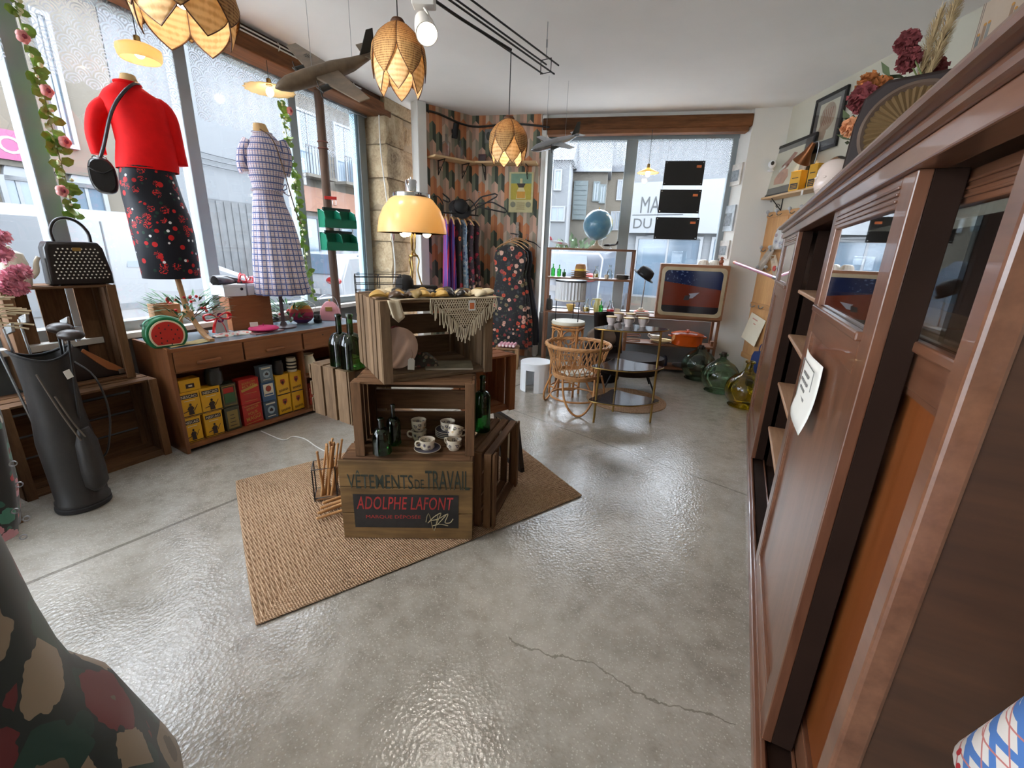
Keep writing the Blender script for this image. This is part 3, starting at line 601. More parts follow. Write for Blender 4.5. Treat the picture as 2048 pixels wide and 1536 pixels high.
# things seen behind the cabinet glass
o = thing('cardboard_box', 'plain brown cardboard box behind the cabinet glass', 'box', CB(2.24, .27, 1.256), RZC); MB().bx((-.10, -.07, 0), (.10, .07, .15)).build('body', mat('kraft_card', P((168, 128, 70)), .8), o, bevel=.002); MB().bx((-.101, -.03, .15), (.101, .03, .1505)).build('tape', mat('parcel_tape', P((190, 160, 110)), .4), o)
o = thing('glue_pack', 'small white pack with red band and black letters behind the cabinet glass', 'pack', CB(2.39, .20, 1.256), RZC); MB().bx((-.04, -.025, 0), (.04, .025, .085)).build('carton', M_paperw, o, bevel=.002); MB().bx((-.041, -.026, .045), (.041, .026, .058)).build('red_band', mat('red_print', P((190, 40, 34)), .5), o); MB().bx((-.041, -.026, .07), (.041, .026, .08)).build('black_band', M_black, o); text('COL', M_black, o, .055, .022, onfront(0, -.0265, .024), bold=.01)
# ---------------------------------------------------------------- wooden crates
def crate_mats(tag_, a, b): return {ax: wood('crate_%s_%s' % (tag_, ax), P(a), P(b), ax, 9, .8, .35, spec=.2) for ax in 'XYZ'}
CG = crate_mats('grey', (80, 62, 46), (136, 110, 84)); CBN = crate_mats('brown', (70, 48, 32), (126, 92, 64)); CT = crate_mats('tan', (112, 82, 56), (170, 134, 98)); CO = crate_mats('orange', (120, 70, 40), (168, 108, 70))
def crate(name, label, loc, rz, w, d, h, m, t=.014, nside=5, ntop=5, nback=3, front=True, skip=(), rot=None, gap=.012, bh=1.0):
    c = thing(name, label, 'crate', loc, rz, rot=rot); rnd = random.Random(hash(label) % 9999); J = lambda: rnd.uniform(-.0025, .0025)
    def run(n, a, b): st = (b-a)/n; return [(a+st*i+gap/2+abs(J()), a+st*(i+1)-gap/2-abs(J())) for i in range(n)]
    if 'L' not in skip:
        for a, b in run(nside, 0, d): MB().bx((-w/2+J(), a, .0+abs(J())), (-w/2+t, b, h-abs(J())*2)).build('slat', m['Z'], c, bevel=.002)
    if 'R' not in skip:
        for a, b in run(nside, 0, d): MB().bx((w/2-t, a, abs(J())), (w/2+J(), b, h-abs(J())*2)).build('slat', m['Z'], c, bevel=.002)
    if 'T' not in skip:
        for a, b in run(ntop, .0, d): MB().bx((-w/2+t, a, h-t), (w/2-t, b, h+J()*.5)).build('slat', m['X'], c, bevel=.002)
    if 'B' not in skip:
        for a, b in run(ntop, 0, d): MB().bx((-w/2+t, a, 0), (w/2-t, b, t)).build('slat', m['X'], c, bevel=.002)
    if 'K' not in skip:
        for a, b in run(nback, .0, h): MB().bx((-w/2, d, a), (w/2, d+t, b)).build('slat', m['X'], c, bevel=.002)
    if front:
        pw = .045
        for x in (-w/2+t, w/2-t-pw*.5): MB().bx((x, .002, t), (x+pw*.5, .028, h-t)).build('corner_post', m['Z'], c, bevel=.002)
        MB().bx((-w/2, -.012, 0), (-w/2+pw, 0, h)).build('front_board', m['Z'], c, bevel=.002); MB().bx((w/2-pw, -.012, 0), (w/2, 0, h)).build('front_board', m['Z'], c, bevel=.002)
    for x in (-w/2+t, w/2-t-.025): MB().bx((x, d-.028, t), (x+.025, d-.002, h-t)).build('corner_post', m['Z'], c, bevel=.002)
    return c
# display stack
SG = crate('sign_crate', 'bottom crate with painted workwear sign facing the room', (-.498, 1.895, .015), R(2.0), .64, .30, .43, CBN, front=False, nside=3, ntop=3)
sgb = thing('sign_board', 'painted front', None); sgb.parent = SG; del sgb['label']
M_sgn = wood('worn_sign_wood', P((84, 62, 38)), P((140, 108, 66)), 'X', 6, .75, .3, spec=.25, stain=P((60, 44, 28)))
for z0, z1 in ((0, .145), (.148, .29), (.293, .43)): MB().bx((-.322, -.022, z0), (.322, -.004, z1)).build('plank', M_sgn, sgb, bevel=.003)
M_sgk = mat('worn_black_paint', P((30, 28, 26)), .6, var=.4, vs=22); M_sgr = mat('worn_red_paint', P((156, 40, 36)), .6, var=.3, vs=25); M_sgg = mat('worn_green_black_paint', P((34, 40, 28)), .65, var=.3, vs=25); M_sgc = mat('worn_cream_paint', P((150, 136, 104)), .7, var=.2, vs=30)
MB().bx((-.262, -.0235, .065), (.252, -.0215, .252)).build('black_field', M_sgk, sgb)
text('VÊTEMENTS', M_sgg, sgb, .315, .098, onfront(-.125, -.0232, .332), bold=.006); text('DE', M_sgg, sgb, .045, .052, onfront(.063, -.0232, .311), bold=.006); text('TRAVAIL', M_sgg, sgb, .215, .105, onfront(.20, -.0232, .334), bold=.006)
text('ADOLPHE LAFONT', M_sgr, sgb, .475, .072, onfront(-.01, -.0245, .205), shear=.22, bold=.006, space=1.05); text('MARQUE DÉPOSÉE', M_sgr, sgb, .27, .026, onfront(-.07, -.0245, .128))
g = MB(); g.tube([(.10, -.025, .095), (.13, -.025, .13), (.165, -.025, .152), (.150, -.025, .11), (.145, -.025, .085), (.19, -.025, .14)], .0025, 5); g.tube([(.115, -.025, .11), (.15, -.025, .118), (.20, -.025, .148), (.185, -.025, .10), (.21, -.025, .098), (.225, -.025, .12)], .0025, 5); g.tube([(.12, -.025, .078), (.16, -.025, .088), (.20, -.025, .08)], .0022, 5); g.tube([(.09+.06*i/9, -.025, .10+.05*sin(i*.8)) for i in range(10)], .0018, 5); g.build('monogram', M_sgc, sgb)
crate('crate', 'bottom crate lying open towards the cabinet, right of the painted sign', (-.02, 2.215, .015), R(75), .50, .16, .43, CBN, nside=3, ntop=3)
crate('crate', 'bottom crate with pale plank top behind the painted sign', (-.80, 2.33, .015), R(-42), .30, .30, .43, CT, nside=3, ntop=3, skip=())
D1 = crate('crate', 'middle crate holding the patterned cups, open to the front', (-.463, 1.945, .446), R(4), .575, .30, .375, CBN, nside=4, ntop=4)
crate('crate', 'grey slatted crate turned aside under the green wine bottles', (-.83, 2.42, .446), R(-32)+PI/2, .30, .34, .315, CG, nside=3, ntop=3, gap=.016)
crate('crate', 'orange toned crate behind the tall green bottle', (-.10, 2.56, .446), R(40), .30, .26, .365, CO, nside=3, ntop=3)
EC = V((-.351, 2.045, .822)); ERZ = R(31.2)
E1 = crate('crate', 'topmost crate of the stack with lace and scarves on it', EC, ERZ, .56, .47, .378, CG, nside=6, ntop=5)
def EP(x, y, z=0): return EC+rotz(ERZ).to_3x3() @ V((x, y, 0))+V((0, 0, z))
# ---------------------------------------------------------------- desk
D0 = V((-2.24, 2.727, 0)); AD = 30.7; RZD = R(90-AD); UD = V((sin(R(AD)), cos(R(AD)), 0)); ND = V((-cos(R(AD)), sin(R(AD)), 0))
def DS(px, py, y=0): p = WP(px, py, D0+ND*y, AD); return (p-D0-ND*y).dot(UD), p.z
def DP_(s, y, z=0): return D0+UD*s+ND*y+V((0, 0, z))
M_dk = wood('desk_oak', P((104, 62, 36)), P((150, 96, 58)), 'X', 5, .4, .06, coat=.15); M_dkz = wood('desk_oak_upright', P((92, 54, 30)), P((138, 86, 50)), 'Z', 5, .4, .06)
M_dktop = mat('grey_blue_lino', P((112, 128, 138)), .25, var=.06)
dk = thing('low_desk', 'low oak desk with three drawers and open shelf of tins', 'desk', D0, RZD); DL = 1.62; DD = .53; DH = .74
box_obj('side_panel', M_dkz, dk, (0, 0, 0), (.025, DD, DH), .003); box_obj('side_panel', M_dkz, dk, (DL-.025, 0, 0), (DL, DD, DH), .003)
box_obj('back_panel', M_dk, dk, (.02, DD-.015, .04), (DL-.02, DD, DH), 0); box_obj('bottom_shelf', M_dk, dk, (.025, .005, .03), (DL-.025, DD-.015, .055), .002)
box_obj('desktop', M_dktop, dk, (.01, .012, DH), (DL-.01, DD, DH+.006), .002); box_obj('top_rail', M_dk, dk, (0, 0, DH-.02), (DL, .02, DH+.004), .003); box_obj('drawer_carcase', M_dk, dk, (.025, .022, DH-.17), (DL-.025, DD-.02, DH-.155), 0)
box_obj('end_trim', M_dk, dk, (0, 0, DH), (.02, DD, DH+.01), .003)
s1, _ = DS(484, 690); s2, _ = DS(602, 665); sv, _ = DS(612, 760)
for i, (a, b) in enumerate(((.028, s1), (s1+.012, s2), (s2+.012, DL-.028))):
    dr = box_obj('drawer', M_dk, dk, (a, -.004, DH-.155), (b, .016, DH-.02), .003)
    if i < 2: hs = DS((417, 549)[i], (722, 696)[i])[0]; box_obj('handle', M_dk, dr, (hs-.075, -.028, DH-.118), (hs+.075, -.004, DH-.096), .006)
    else: MB().cyl((DS(644, 659)[0], -.005, DH-.055), (DS(644, 659)[0], .0, DH-.055), .006).build('keyhole', M_black, dr)
box_obj('divider', M_dkz, dk, (sv, .02, .055), (sv+.018, DD-.02, DH-.17), .002); box_obj('side_shelf', M_dk, dk, (sv+.018, .03, .33), (DL-.025, DD-.02, .346), .002)
# tins and jars on the desk shelf
def tmat(n, c): return mat('tin_'+n, P(c), .35, var=.06, vs=8, spec=.6)
Y_ = tmat('yellow', (214, 160, 22)); RD = tmat('red', (168, 34, 28)); DG = tmat('darkgreen', (52, 52, 34)); GB = tmat('grey_blue', (92, 108, 118)); KB = tmat('dark_brown', (40, 22, 18)); CRM = tmat('cream', (210, 200, 176)); GRN = tmat('green', (48, 90, 52)); BLU = tmat('blue', (52, 84, 120)); ORG = tmat('gold', (176, 140, 60))
def tin(name, label, s, y, z, w, h, m, design, d=.09, lid=True, group=None, cat='tin'):
    t = thing(name, label, cat, DP_(s, y, z), RZD+R(random.Random(label).uniform(-2, 2)), group)
    b = MB().bx((-w/2, 0, 0), (w/2, d, h-.008)).build('body', m, t, bevel=.004)
    if lid: MB().bx((-w/2-.0015, -.0015, h-.012), (w/2+.0015, d+.0015, h)).build('lid', m, t, bevel=.003)
    design(t, w, h); return t
def strip(t, m, x0, x1, z0, z1, name='print', e=.0012): return MB().bx((x0, -e, z0), (x1, 0.001, z1)).build(name, m, t)
def nescao(t, w, h):
    strip(t, KB, -w*.42, w*.42, h*.74, h*.90); text('NESCAO', CRM, t, w*.72, h*.10, onfront(0, -.0022, h*.82), bold=.008)
    strip(t, KB, -w/2, w/2, 0, h*.07, 'base_stripe'); strip(t, Y_, -w/2, w/2, h*.02, h*.035, 'base_line', .0018)
    strip(t, CRM, -w*.25, w*.25, h*.64, h*.66, 'small_print')
    g = MB(); k = onfront(0, -.0016, h*.1)
    g.prism([(-w*.13, 0), (w*.13, 0), (w*.10, h*.2), (w*.16, h*.24), (w*.08, h*.33), (-w*.08, h*.33), (-w*.18, h*.22), (-w*.11, h*.18)], .001, k); g.prism([(w*.045*cos(a)*1.3, h*.39+w*.075*sin(a)) for a in [i*PI/6 for i in range(12)]], .001, k)
    g.prism([(-w*.36, h*.10), (-w*.10, h*.15), (-w*.10, h*.18), (-w*.36, h*.13)], .001, k); g.prism([(w*.12, h*.14), (w*.16, h*.14), (w*.34, h*.36), (w*.32, h*.37)], .001, k); g.build('figure', KB, t)
    strip(t, BLU, -w*.07, w*.07, h*.24, h*.36, 'apron', .0025)
def maggi(t, w, h):
    for k, (a, b) in enumerate((('BOUILLON', .86), ('KUB', .74))): text(a, ORG, t, w*.66, h*.085, onfront(-.02*w, -.0018, h*b) @ MX.Rotation(R(8), 4, 'Z'), bold=.006)
    g = MB(); g.bar((-w*.42, -.0014, h*.56), (w*.42, -.0014, h*.70), h*.10, .001, up=(0, 1, 0)); g.build('banner', ORG, t)
    for z in (.12, .42): strip(t, ORG, -w*.32, w*.32, h*z, h*z+.002, 'rule')
def maggi2(t, w, h):
    for k, (a, b) in enumerate((('BOUILLON', .80), ('POUR', .56), ('MAGGI', .33))): text(a, ORG, t, w*(.6, .5, .74)[k], h*(.12, .14, .2)[k], onfront(0, -.0018, h*b) @ MX.Rotation(R(10), 4, 'Z'), bold=.006)
    for z in (.1, .93): g = MB(); g.bar((-w*.4, -.0014, h*z-.006), (w*.4, -.0014, h*z+.006), .004, .001, up=(0, 1, 0)); g.build('rule', ORG, t)
def banania(t, w, h):
    g = MB(); g.prism([(0, -h*.15), (w*.17, 0), (w*.15, h*.16), (-w*.15, h*.16), (-w*.17, 0)], .001, onfront(0, -.0008, h*.62)); g.build('badge', tmat('rust', (150, 52, 32)), t)
    g = MB(); g.prism([(w*.08*cos(a), h*.07*sin(a)) for a in [i*PI/6 for i in range(12)]], .001, onfront(0, -.0018, h*.62)); g.build('badge_heart', KB, t)
    text('BANANIA', KB, t, w*.72, h*.13, onfront(.02*w, -.0018, h*.24) @ MX.Rotation(R(6), 4, 'Z'), bold=.008); strip(t, KB, -w/2, w/2, 0, h*.05, 'base_stripe')
def rabbit(t, w, h):
    strip(t, CRM, -w*.36, w*.36, h*.28, h*.9); g = MB(); g.prism([(w*.2*cos(a), h*.16*sin(a)) for a in [i*PI/8 for i in range(16)]], .001, onfront(0, -.0022, h*.66)); g.build('badge', tmat('rust', (150, 52, 32)), t)
    strip(t, BLU, -w*.36, w*.36, h*.06, h*.16, 'band'); strip(t, BLU, -w*.3, w*.3, h*.33, h*.40, 'band', .0024)
def swan(t, w, h):
    g = MB(); g.prism([(w*.27*cos(a), h*.22*sin(a)) for a in [i*PI/8 for i in range(16)]], .001, onfront(0, -.0012, h*.5)); g.build('oval', tmat('pale_blue', (150, 168, 178)), t); strip(t, CRM, -w*.35, w*.35, h*.82, h*.9); g = MB(); g.prism([(-w*.14, -h*.05), (w*.12, -h*.08), (w*.15, h*.02), (.0, h*.12), (-w*.1, h*.05)], .001, onfront(0, -.002, h*.5)); g.build('silhouette', KB, t); strip(t, CRM, -w*.3, w*.3, h*.14, h*.18)
def dark(t, w, h):
    strip(t, RD, -w*.36, w*.30, h*.62, h*.84); strip(t, GRN, -w*.34, w*.34, h*.2, h*.6); strip(t, ORG, -w*.4, w*.4, h*.08, h*.1, 'rule'); strip(t, ORG, -w*.4, w*.4, h*.9, h*.92, 'rule')
    g = MB()
    for x in (-w*.4, w*.4): g.bx((x-.001, -.0015, h*.08), (x+.001, .001, h*.92))
    g.build('border', ORG, t)
def olive(t, w, h):
    strip(t, tmat('olive', (134, 112, 56)), -w*.36, w*.36, h*.1, h*.85)
    for k in range(4): strip(t, KB, -w*.25+k*.003, w*.2-k*.004, h*(.2+.15*k), h*(.23+.15*k), 'line_of_print', .002)
ZS = .055; YF = .05
def cs(xa, xb, y, yy=YF): return (DS(xa, y, yy)[0]+DS(xb, y, yy)[0])/2, DS(xb, y, yy)[0]-DS(xa, y, yy)[0]
hN = .185
for (xa, xb, y, lv, lab) in ((368, 408, 870, 0, 'yellow cocoa tin, lower left corner of the desk shelf'), (411, 450, 860, 0, 'yellow cocoa tin, second in the bottom row on the desk shelf'), (358, 404, 815, 1, 'yellow cocoa tin on top, at the left end of the desk shelf'), (402, 445, 805, 1, 'yellow cocoa tin on top, under the dark round jar')):
    s, w = cs(xa, xb, y); tin('cocoa_tin', lab, s, YF, ZS+lv*(hN+.001), min(w*.96, .135), hN, Y_, nescao, group='tins on the desk shelf')
s, w = cs(352, 388, 775); tin('tea_tin', 'low rounded yellow tin lying above the cocoa tins', s+.03, YF+.0, ZS+2*hN+.003, .13, .085, Y_, lambda t, w, h: (strip(t, KB, -w*.2, w*.2, h*.25, h*.62), strip(t, CRM, -w*.08, w*.1, h*.36, h*.5, 'mark', .002)), group='tins on the desk shelf')
s, w = cs(452, 485, 850); w_ = w*.94; tin('grocery_tin', 'olive tin with lines of print, bottom row beside the red tins', s, YF, ZS, w_, .185, DG, olive, group='tins on the desk shelf')
tin('grocery_tin', 'dark green tin with red label and gold border', s, YF, ZS+.186, w_, .18, DG, dark, group='tins on the desk shelf')
s, w = cs(487, 529, 840); tin('stock_tin', 'red stock tin with large gold letters in the bottom row', s, YF, ZS, w*.95, .17, RD, maggi2, group='tins on the desk shelf')
tin('stock_tin', 'tall red stock tin with gold banner in the upper row', s, YF, ZS+.171, w*.95, .20, RD, maggi, group='tins on the desk shelf')
s, w = cs(530, 559, 835); w = min(w*.93, .11)
tin('salt_tin', 'dark blue tin with pale oval, bottom of the narrow stack', s, YF, ZS, w, .15, tmat('steel_blue', (58, 76, 92)), swan, .07, group='tins on the desk shelf'); tin('salt_tin', 'blue and cream tin with red badge, middle of the narrow stack', s, YF, ZS+.151, w, .16, BLU, rabbit, .07, group='tins on the desk shelf'); tin('salt_tin', 'grey tin with pale oval, top of the narrow stack', s, YF, ZS+.312, w*.95, .13, GB, swan, .07, group='tins on the desk shelf')
for (xa, xb, y, lv, lab) in ((558, 587, 820, 0, 'yellow breakfast tin, bottom row next to the narrow blue stack'), (587, 612, 812, 0, 'yellow breakfast tin, bottom row at the right end'), (552, 582, 775, 1, 'yellow breakfast tin under the black jar'), (580, 606, 768, 1, 'yellow breakfast tin under the striped jar')):
    s, w = cs(xa, xb, y); s, w = cs(*((558, 587) if 'narrow' in lab or 'black jar' in lab else (587, 612)), 820); tin('breakfast_tin', lab, s, YF+.005, ZS+lv*.171, w*.92, .17, Y_, banania, .08, group='tins on the desk shelf')
def jar(name, label, loc, prof, m, lidprof=None, ml=None, cat='jar', n=20):
    t = thing(name, label, cat, loc); MB().lathe(prof, n).build('body', m, t, smooth=50)
    if lidprof: MB().lathe(lidprof, n).build('lid', ml or m, t, smooth=50)
    return t
s, _ = cs(420, 445, 750); jar('stoneware_jar', 'dark round lidded jar above the cocoa tins', DP_(s, YF+.045, ZS+2*hN+.003), [(.045, 0), (.055, .02), (.055, .09), (.045, .105)], mat('dark_glaze', P((40, 42, 40)), .3), [(.047, .105), (.047, .125), (.012, .13), (.012, .14)])
s, _ = cs(558, 587, 820); jar('black_jar', 'black enamel jar on the yellow breakfast tins', DP_(s-.0, YF+.045, ZS+.343), [(.034, 0), (.04, .02), (.04, .085), (.032, .10)], M_black, [(.034, .10), (.034, .118), (.01, .122)])
s, _ = cs(587, 612, 820); t = jar('striped_jar', 'black and cream striped jar at the right of the desk shelf', DP_(s, YF+.045, ZS+.343), [(.036, 0), (.04, .01), (.04, .10), (.034, .108)], CRM, [(.036, .108), (.036, .118), (.01, .12)])
for k in range(3): MB().lathe([(.0405, .02+k*.028), (.0412, .021+k*.028), (.0412, .033+k*.028), (.0405, .034+k*.028)], 20).build('stripe', M_black, t, smooth=50)
s = DS(618, 720, .2)[0]; jar('white_vase', 'fluted white jug on the small side shelf of the desk', DP_(sv+.12, .12, .347), [(.04, 0), (.055, .03), (.058, .09), (.045, .13), (.038, .15), (.048, .165), (.04, .165), (.03, .14)], mat('cream_ceramic', P((214, 206, 180)), .35))
for k in range(5):
    t = thing('red_box', 'flat red printed box, %s in the pile under the white jug' % ('lowest', 'second lowest', 'middle', 'second highest', 'topmost')[k], 'box', DP_(sv+.16, .08, ZS+.0002+k*.032), RZD+R((-3, 2, -1, 4, 0)[k])); MB().bx((-.09, 0, 0), (.09, .14, .03)).build('carton', mat('faded_red_card', P((178, 70, 48)), .7, var=.2), t, bevel=.002); MB().bx((-.06, -.001, .008), (.05, .001, .02)).build('label_strip', CRM, t)
# ================================================================ jute rug under the stack
RC = [FL(470, 965), FL(510, 1255), FL(1165, 993), FL(964, 836)]
def rugp(u, v, z): a = RC[1].lerp(RC[2], u); b = RC[0].lerp(RC[3], u); p = a.lerp(b, v); return V((p.x, p.y, z))
t_ = NT('braided_jute'); n1 = t_.noise(60, 4); wv = t_.n('ShaderNodeTexWave', wave_type='BANDS', bands_direction='DIAGONAL'); wv.inputs['Scale'].default_value = 42; wv.inputs['Distortion'].default_value = 2.5; wv.inputs['Detail Scale'].default_value = 4; t_.put(wv.inputs[0], t_.co())
t_.set(col=t_.ramp(t_.ma('ADD', t_.ma('MULTIPLY', n1, .6), t_.ma('MULTIPLY', wv.outputs['Fac'], .4)), [(.25, P((146, 114, 88))), (.55, P((192, 158, 126))), (.8, P((214, 184, 154)))]), rough=.95, spec=.1); t_.bump(t_.ma('ADD', wv.outputs['Fac'], n1), .8, .008); M_jute = t_.m
rg = thing('jute_rug', 'braided jute rug lying under the crate stack', 'rug', (0, 0, 0))
g = MB(); g.add([rugp(.004, .004, .001), rugp(.996, .004, .001), rugp(.996, .996, .001), rugp(.004, .996, .001), rugp(.004, .004, .007), rugp(.996, .004, .007), rugp(.996, .996, .007), rugp(.004, .996, .007)], [(0, 3, 2, 1), (4, 5, 6, 7), (0, 1, 5, 4), (1, 2, 6, 5), (2, 3, 7, 6), (3, 0, 4, 7)]); g.build('backing', M_jute, rg)
g = MB(); NR = 34
for k in range(NR):
    e = (k+.5)/NR*.5; eu = e*1.29/1.75; pts = []
    for a, b in (((eu, e), (1-eu, e)), ((1-eu, e), (1-eu, 1-e)), ((1-eu, 1-e), (eu, 1-e)), ((eu, 1-e), (eu, e))):
        n = 10
        for i in range(n): f_ = i/n; pts.append(rugp(a[0]+(b[0]-a[0])*f_, a[1]+(b[1]-a[1])*f_, .0075+.0012*sin(i*2.3+k)))
    g.tube(pts, .0105, 6, close=True, flat=.55)
br = g.build('braids', M_jute, rg, smooth=60); br['kind'] = 'stuff'
# ================================================================ bottles, cups
M_gr = bottle_glass('green_wine_glass', (.22, .42, .16)); M_gd = bottle_glass('dark_green_glass', (.10, .24, .09)); M_ge = bottle_glass('emerald_glass', (.12, .45, .22)); M_cork = mat('cork', P((150, 112, 74)), .9)
def bottle(name, label, loc, r, h, m, neck=.3, sh=.6, nr=.3, group=None, cap=None, n=20):
    t = thing(name, label, 'bottle', loc, 0, group)
    z1 = h*sh; z2 = h*(1-neck); p = [(.001, .012), (r*.7, .004), (r, .012), (r, z1)]
    for i in range(1, 7): a = i/6*PI/2; p.append((r*nr+(r-r*nr)*cos(a), z1+(z2-z1)*sin(a)))
    p += [(r*nr*.9, h*.95), (r*nr*1.15, h*.952), (r*nr*1.15, h*.985), (r*nr*.9, h), (r*nr*.6, h), (r*nr*.6, h*.9)]
    MB().lathe(p, n).build('glass', m, t, smooth=50)
    if cap: MB().cyl((0, 0, h*.97), (0, 0, h*1.04), r*nr*.75).build('stopper', cap, t, smooth=40)
    return t
zD2 = .446+.317
bottle('wine_bottle', 'left one of two bulbous green wine bottles on the slatted crate', FL(684, 733, zD2), .062, .30, M_gd, .34, .42, .27, cap=None)
bottle('wine_bottle', 'right one of two bulbous green wine bottles, nearer the top crate', FL(706, 738, zD2), .066, .31, M_gr, .34, .42, .27)
bottle('cider_bottle', 'tall emerald bottle beside the middle crate', FL(964, 864, .447), .045, .33, M_ge, .26, .62, .33)
bottle('small_flask', 'squat dark green flask standing inside the middle crate', FL(765, 909, .461), .045, .19, M_gd, .25, .4, .3)
bottle('small_flask', 'slim dark bottle behind the squat flask in the middle crate', FL(789, 890, .461), .035, .22, M_gd, .3, .5, .3)
def m_cup():
    t = NT('vine_pattern_ceramic'); x = t.xyz(); band = t.ma('MULTIPLY', t.ma('GREATER_THAN', x[2], .012), t.ma('LESS_THAN', x[2], .044))
    d = t.vor(52); k = t.n('ShaderNodeSeparateColor'); t.put(k.inputs[0], t.vor(52, out='Color'))
    col = t.ramp(k.outputs[0], [(0, P((40, 36, 66))), (.45, P((176, 140, 84))), (.7, P((52, 44, 70))), (.9, P((90, 96, 60)))], 'CONSTANT')
    f = t.ma('MULTIPLY', band, t.ma('MULTIPLY', t.ma('LESS_THAN', d, .52), t.ma('GREATER_THAN', t.ma('SINE', t.ma('MULTIPLY', d, 26.0)), -.35)))
    t.set(col=t.mix(f, P((214, 200, 178)), col), rough=.25); return t.m
M_cup = m_cup(); M_cer = mat('cream_stoneware', P((216, 204, 182)), .28, var=.04)
def cup(label, loc, rz=0, tilt=None, group='patterned cups in the middle crate'):
    t = thing('patterned_cup', label, 'cup', loc, rz, group, rot=tilt)
    MB().lathe([(.001, .003), (.026, .0), (.028, .004), (.033, .012), (.037, .018), (.038, .052), (.0395, .056), (.036, .056), (.034, .05), (.033, .016), (.001, .008)], 24).build('bowl', M_cup, t, smooth=40)
    MB().tube([(.036, 0, .046), (.05, 0, .049), (.058, 0, .04), (.056, 0, .026), (.045, 0, .018), (.035, 0, .017)], .0045, 7).build('handle', M_cer, t, smooth=60); return t
def saucer(label, loc, r=.066, group='saucers in the middle crate'):
    t = thing('saucer', label, 'saucer', loc, 0, group); MB().lathe([(.001, .004), (.03, .0), (.034, .003), (r*.8, .009), (r, .016), (r, .018), (r*.78, .012), (.03, .006), (.001, .006)], 28).build('plate', M_cer, t, smooth=50)
    MB().lathe([(r*.88, .0146), (r*.93, .0168), (r*.95, .0172), (r*.90, .0150)], 28).build('painted_rim', mat('blue_brown_rim', P((70, 66, 84)), .3), t, smooth=50); return t
zc_ = .461
pc1 = FL(855, 901, zc_); saucer('saucer under the front cup of the middle crate', pc1); cup('patterned cup on its own saucer at the front of the middle crate', pc1+V((0, 0, .0065)), R(200))
pc2 = FL(836, 884, zc_)+V((0, .03, 0)); cup('patterned cup at the bottom of the stacked pair in the middle crate', pc2, R(190)); cup('patterned cup stacked on another, left in the middle crate', pc2+V((0, 0, .0575)), R(100))
pc3 = FL(889, 881, zc_)+V((.01, .05, 0))
for k in range(4): saucer('saucer, %s of the pile of four in the middle crate' % ('lowest', 'second', 'third', 'topmost')[k], pc3+V((0, 0, k*.010)))
cup('patterned cup standing on the pile of saucers', pc3+V((0, 0, .0365)), R(80))
pc4 = FL(908, 898, zc_); cup('patterned cup at the right front beside the crate post', pc4, R(150)); cup('tilted patterned cup lying on top of the right front cup', pc4+V((-.002, .012, .060)), 0, (R(-28), R(22), R(20)))
# ---------------------------------------------------------------- inside the top crate
zE = .822+.015
pl_ = EP(-.17, .16, .016); t = thing('paper_fan_plate', 'pale round plate leaning inside the top crate', 'plate', pl_+V((0, 0, .004)), rot=(R(68), 0, ERZ+R(-38))); MB().lathe([(.001, 0), (.05, .0), (.10, .012), (.105, .016), (.10, .017), (.05, .006), (.001, .005)], 28, c=(0, .106, 0)).build('plate', mat('pinkish_ceramic', P((176, 138, 112)), .4), t, smooth=50)
t = thing('price_tag', 'white price tag on the plate in the top crate', 'tag', EP(-.12, .08, .06), rot=(R(75), R(10), ERZ)); MB().prism([(-.017, -.028), (.017, -.028), (.017, .02), (.008, .03), (-.008, .03), (-.017, .02)], .0012).build('card', M_paperw, t); MB().tube([(0, .026, .001), (.004, .05, .004), (-.004, .07, .002)], .0008, 5).build('string', M_cork, t)
t = thing('flat_magazine', 'thin pale booklet lying in the top crate', 'booklet', EP(.10, .13, .0155), ERZ+R(-22)); MB().bx((-.12, -.08, 0), (.12, .08, .008)).build('pages', mat('faded_paper', P((170, 158, 138)), .8, var=.12), t, bevel=.001); MB().bx((-.121, -.081, .008), (.12, .081, .0092)).build('cover', mat('olive_cover', P((128, 120, 96)), .6, var=.2, vs=20), t)
def cloth_lump(label, name, loc, r, m, seed, rz=0, cat='scarf', group=None, amp=.35, flatz=.5):
    rnd = random.Random(seed); ph = [rnd.uniform(0, 6) for _ in range(6)]; t = thing(name, label, cat, loc, rz, group); g = MB(); n, k = 20, 8
    rings = []
    for i in range(k+1):
        a = PI/2*i/k; ring = []
        for j in range(n):
            b = 2*PI*j/n; f_ = 1+amp*.5*sin(3*b+ph[0])+amp*.35*sin(5*b+ph[1]+a*3)
            rr = cos(a)*f_; ring.append(V((r[0]*rr*cos(b), r[1]*rr*sin(b), r[2]*(sin(a)*(1+amp*.5*sin(4*b+ph[2])))+.002)))
        rings.append(ring)
    g.loft(rings); g.build('folds', m, t, smooth=70); return t
cloth_lump('rumpled orange and yellow scarf in the back of the top crate', 'silk_scarf', EP(-.12, .32, .016), (.08, .07, .17), fabric_flower('fire_scarf', P((120, 30, 26)), [P((214, 160, 60)), P((190, 60, 30)), P((80, 20, 30))], P((60, 30, 30)), 22), 3)
cloth_lump('rumpled flowered cloth beside the plate in the top crate', 'flowered_cloth', EP(-.02, .2, .016), (.09, .06, .06), fabric_flower('dim_flower_cloth', P((60, 50, 40)), [P((150, 130, 104)), P((120, 60, 50)), P((96, 110, 90))], P((60, 70, 50)), 40), 5)
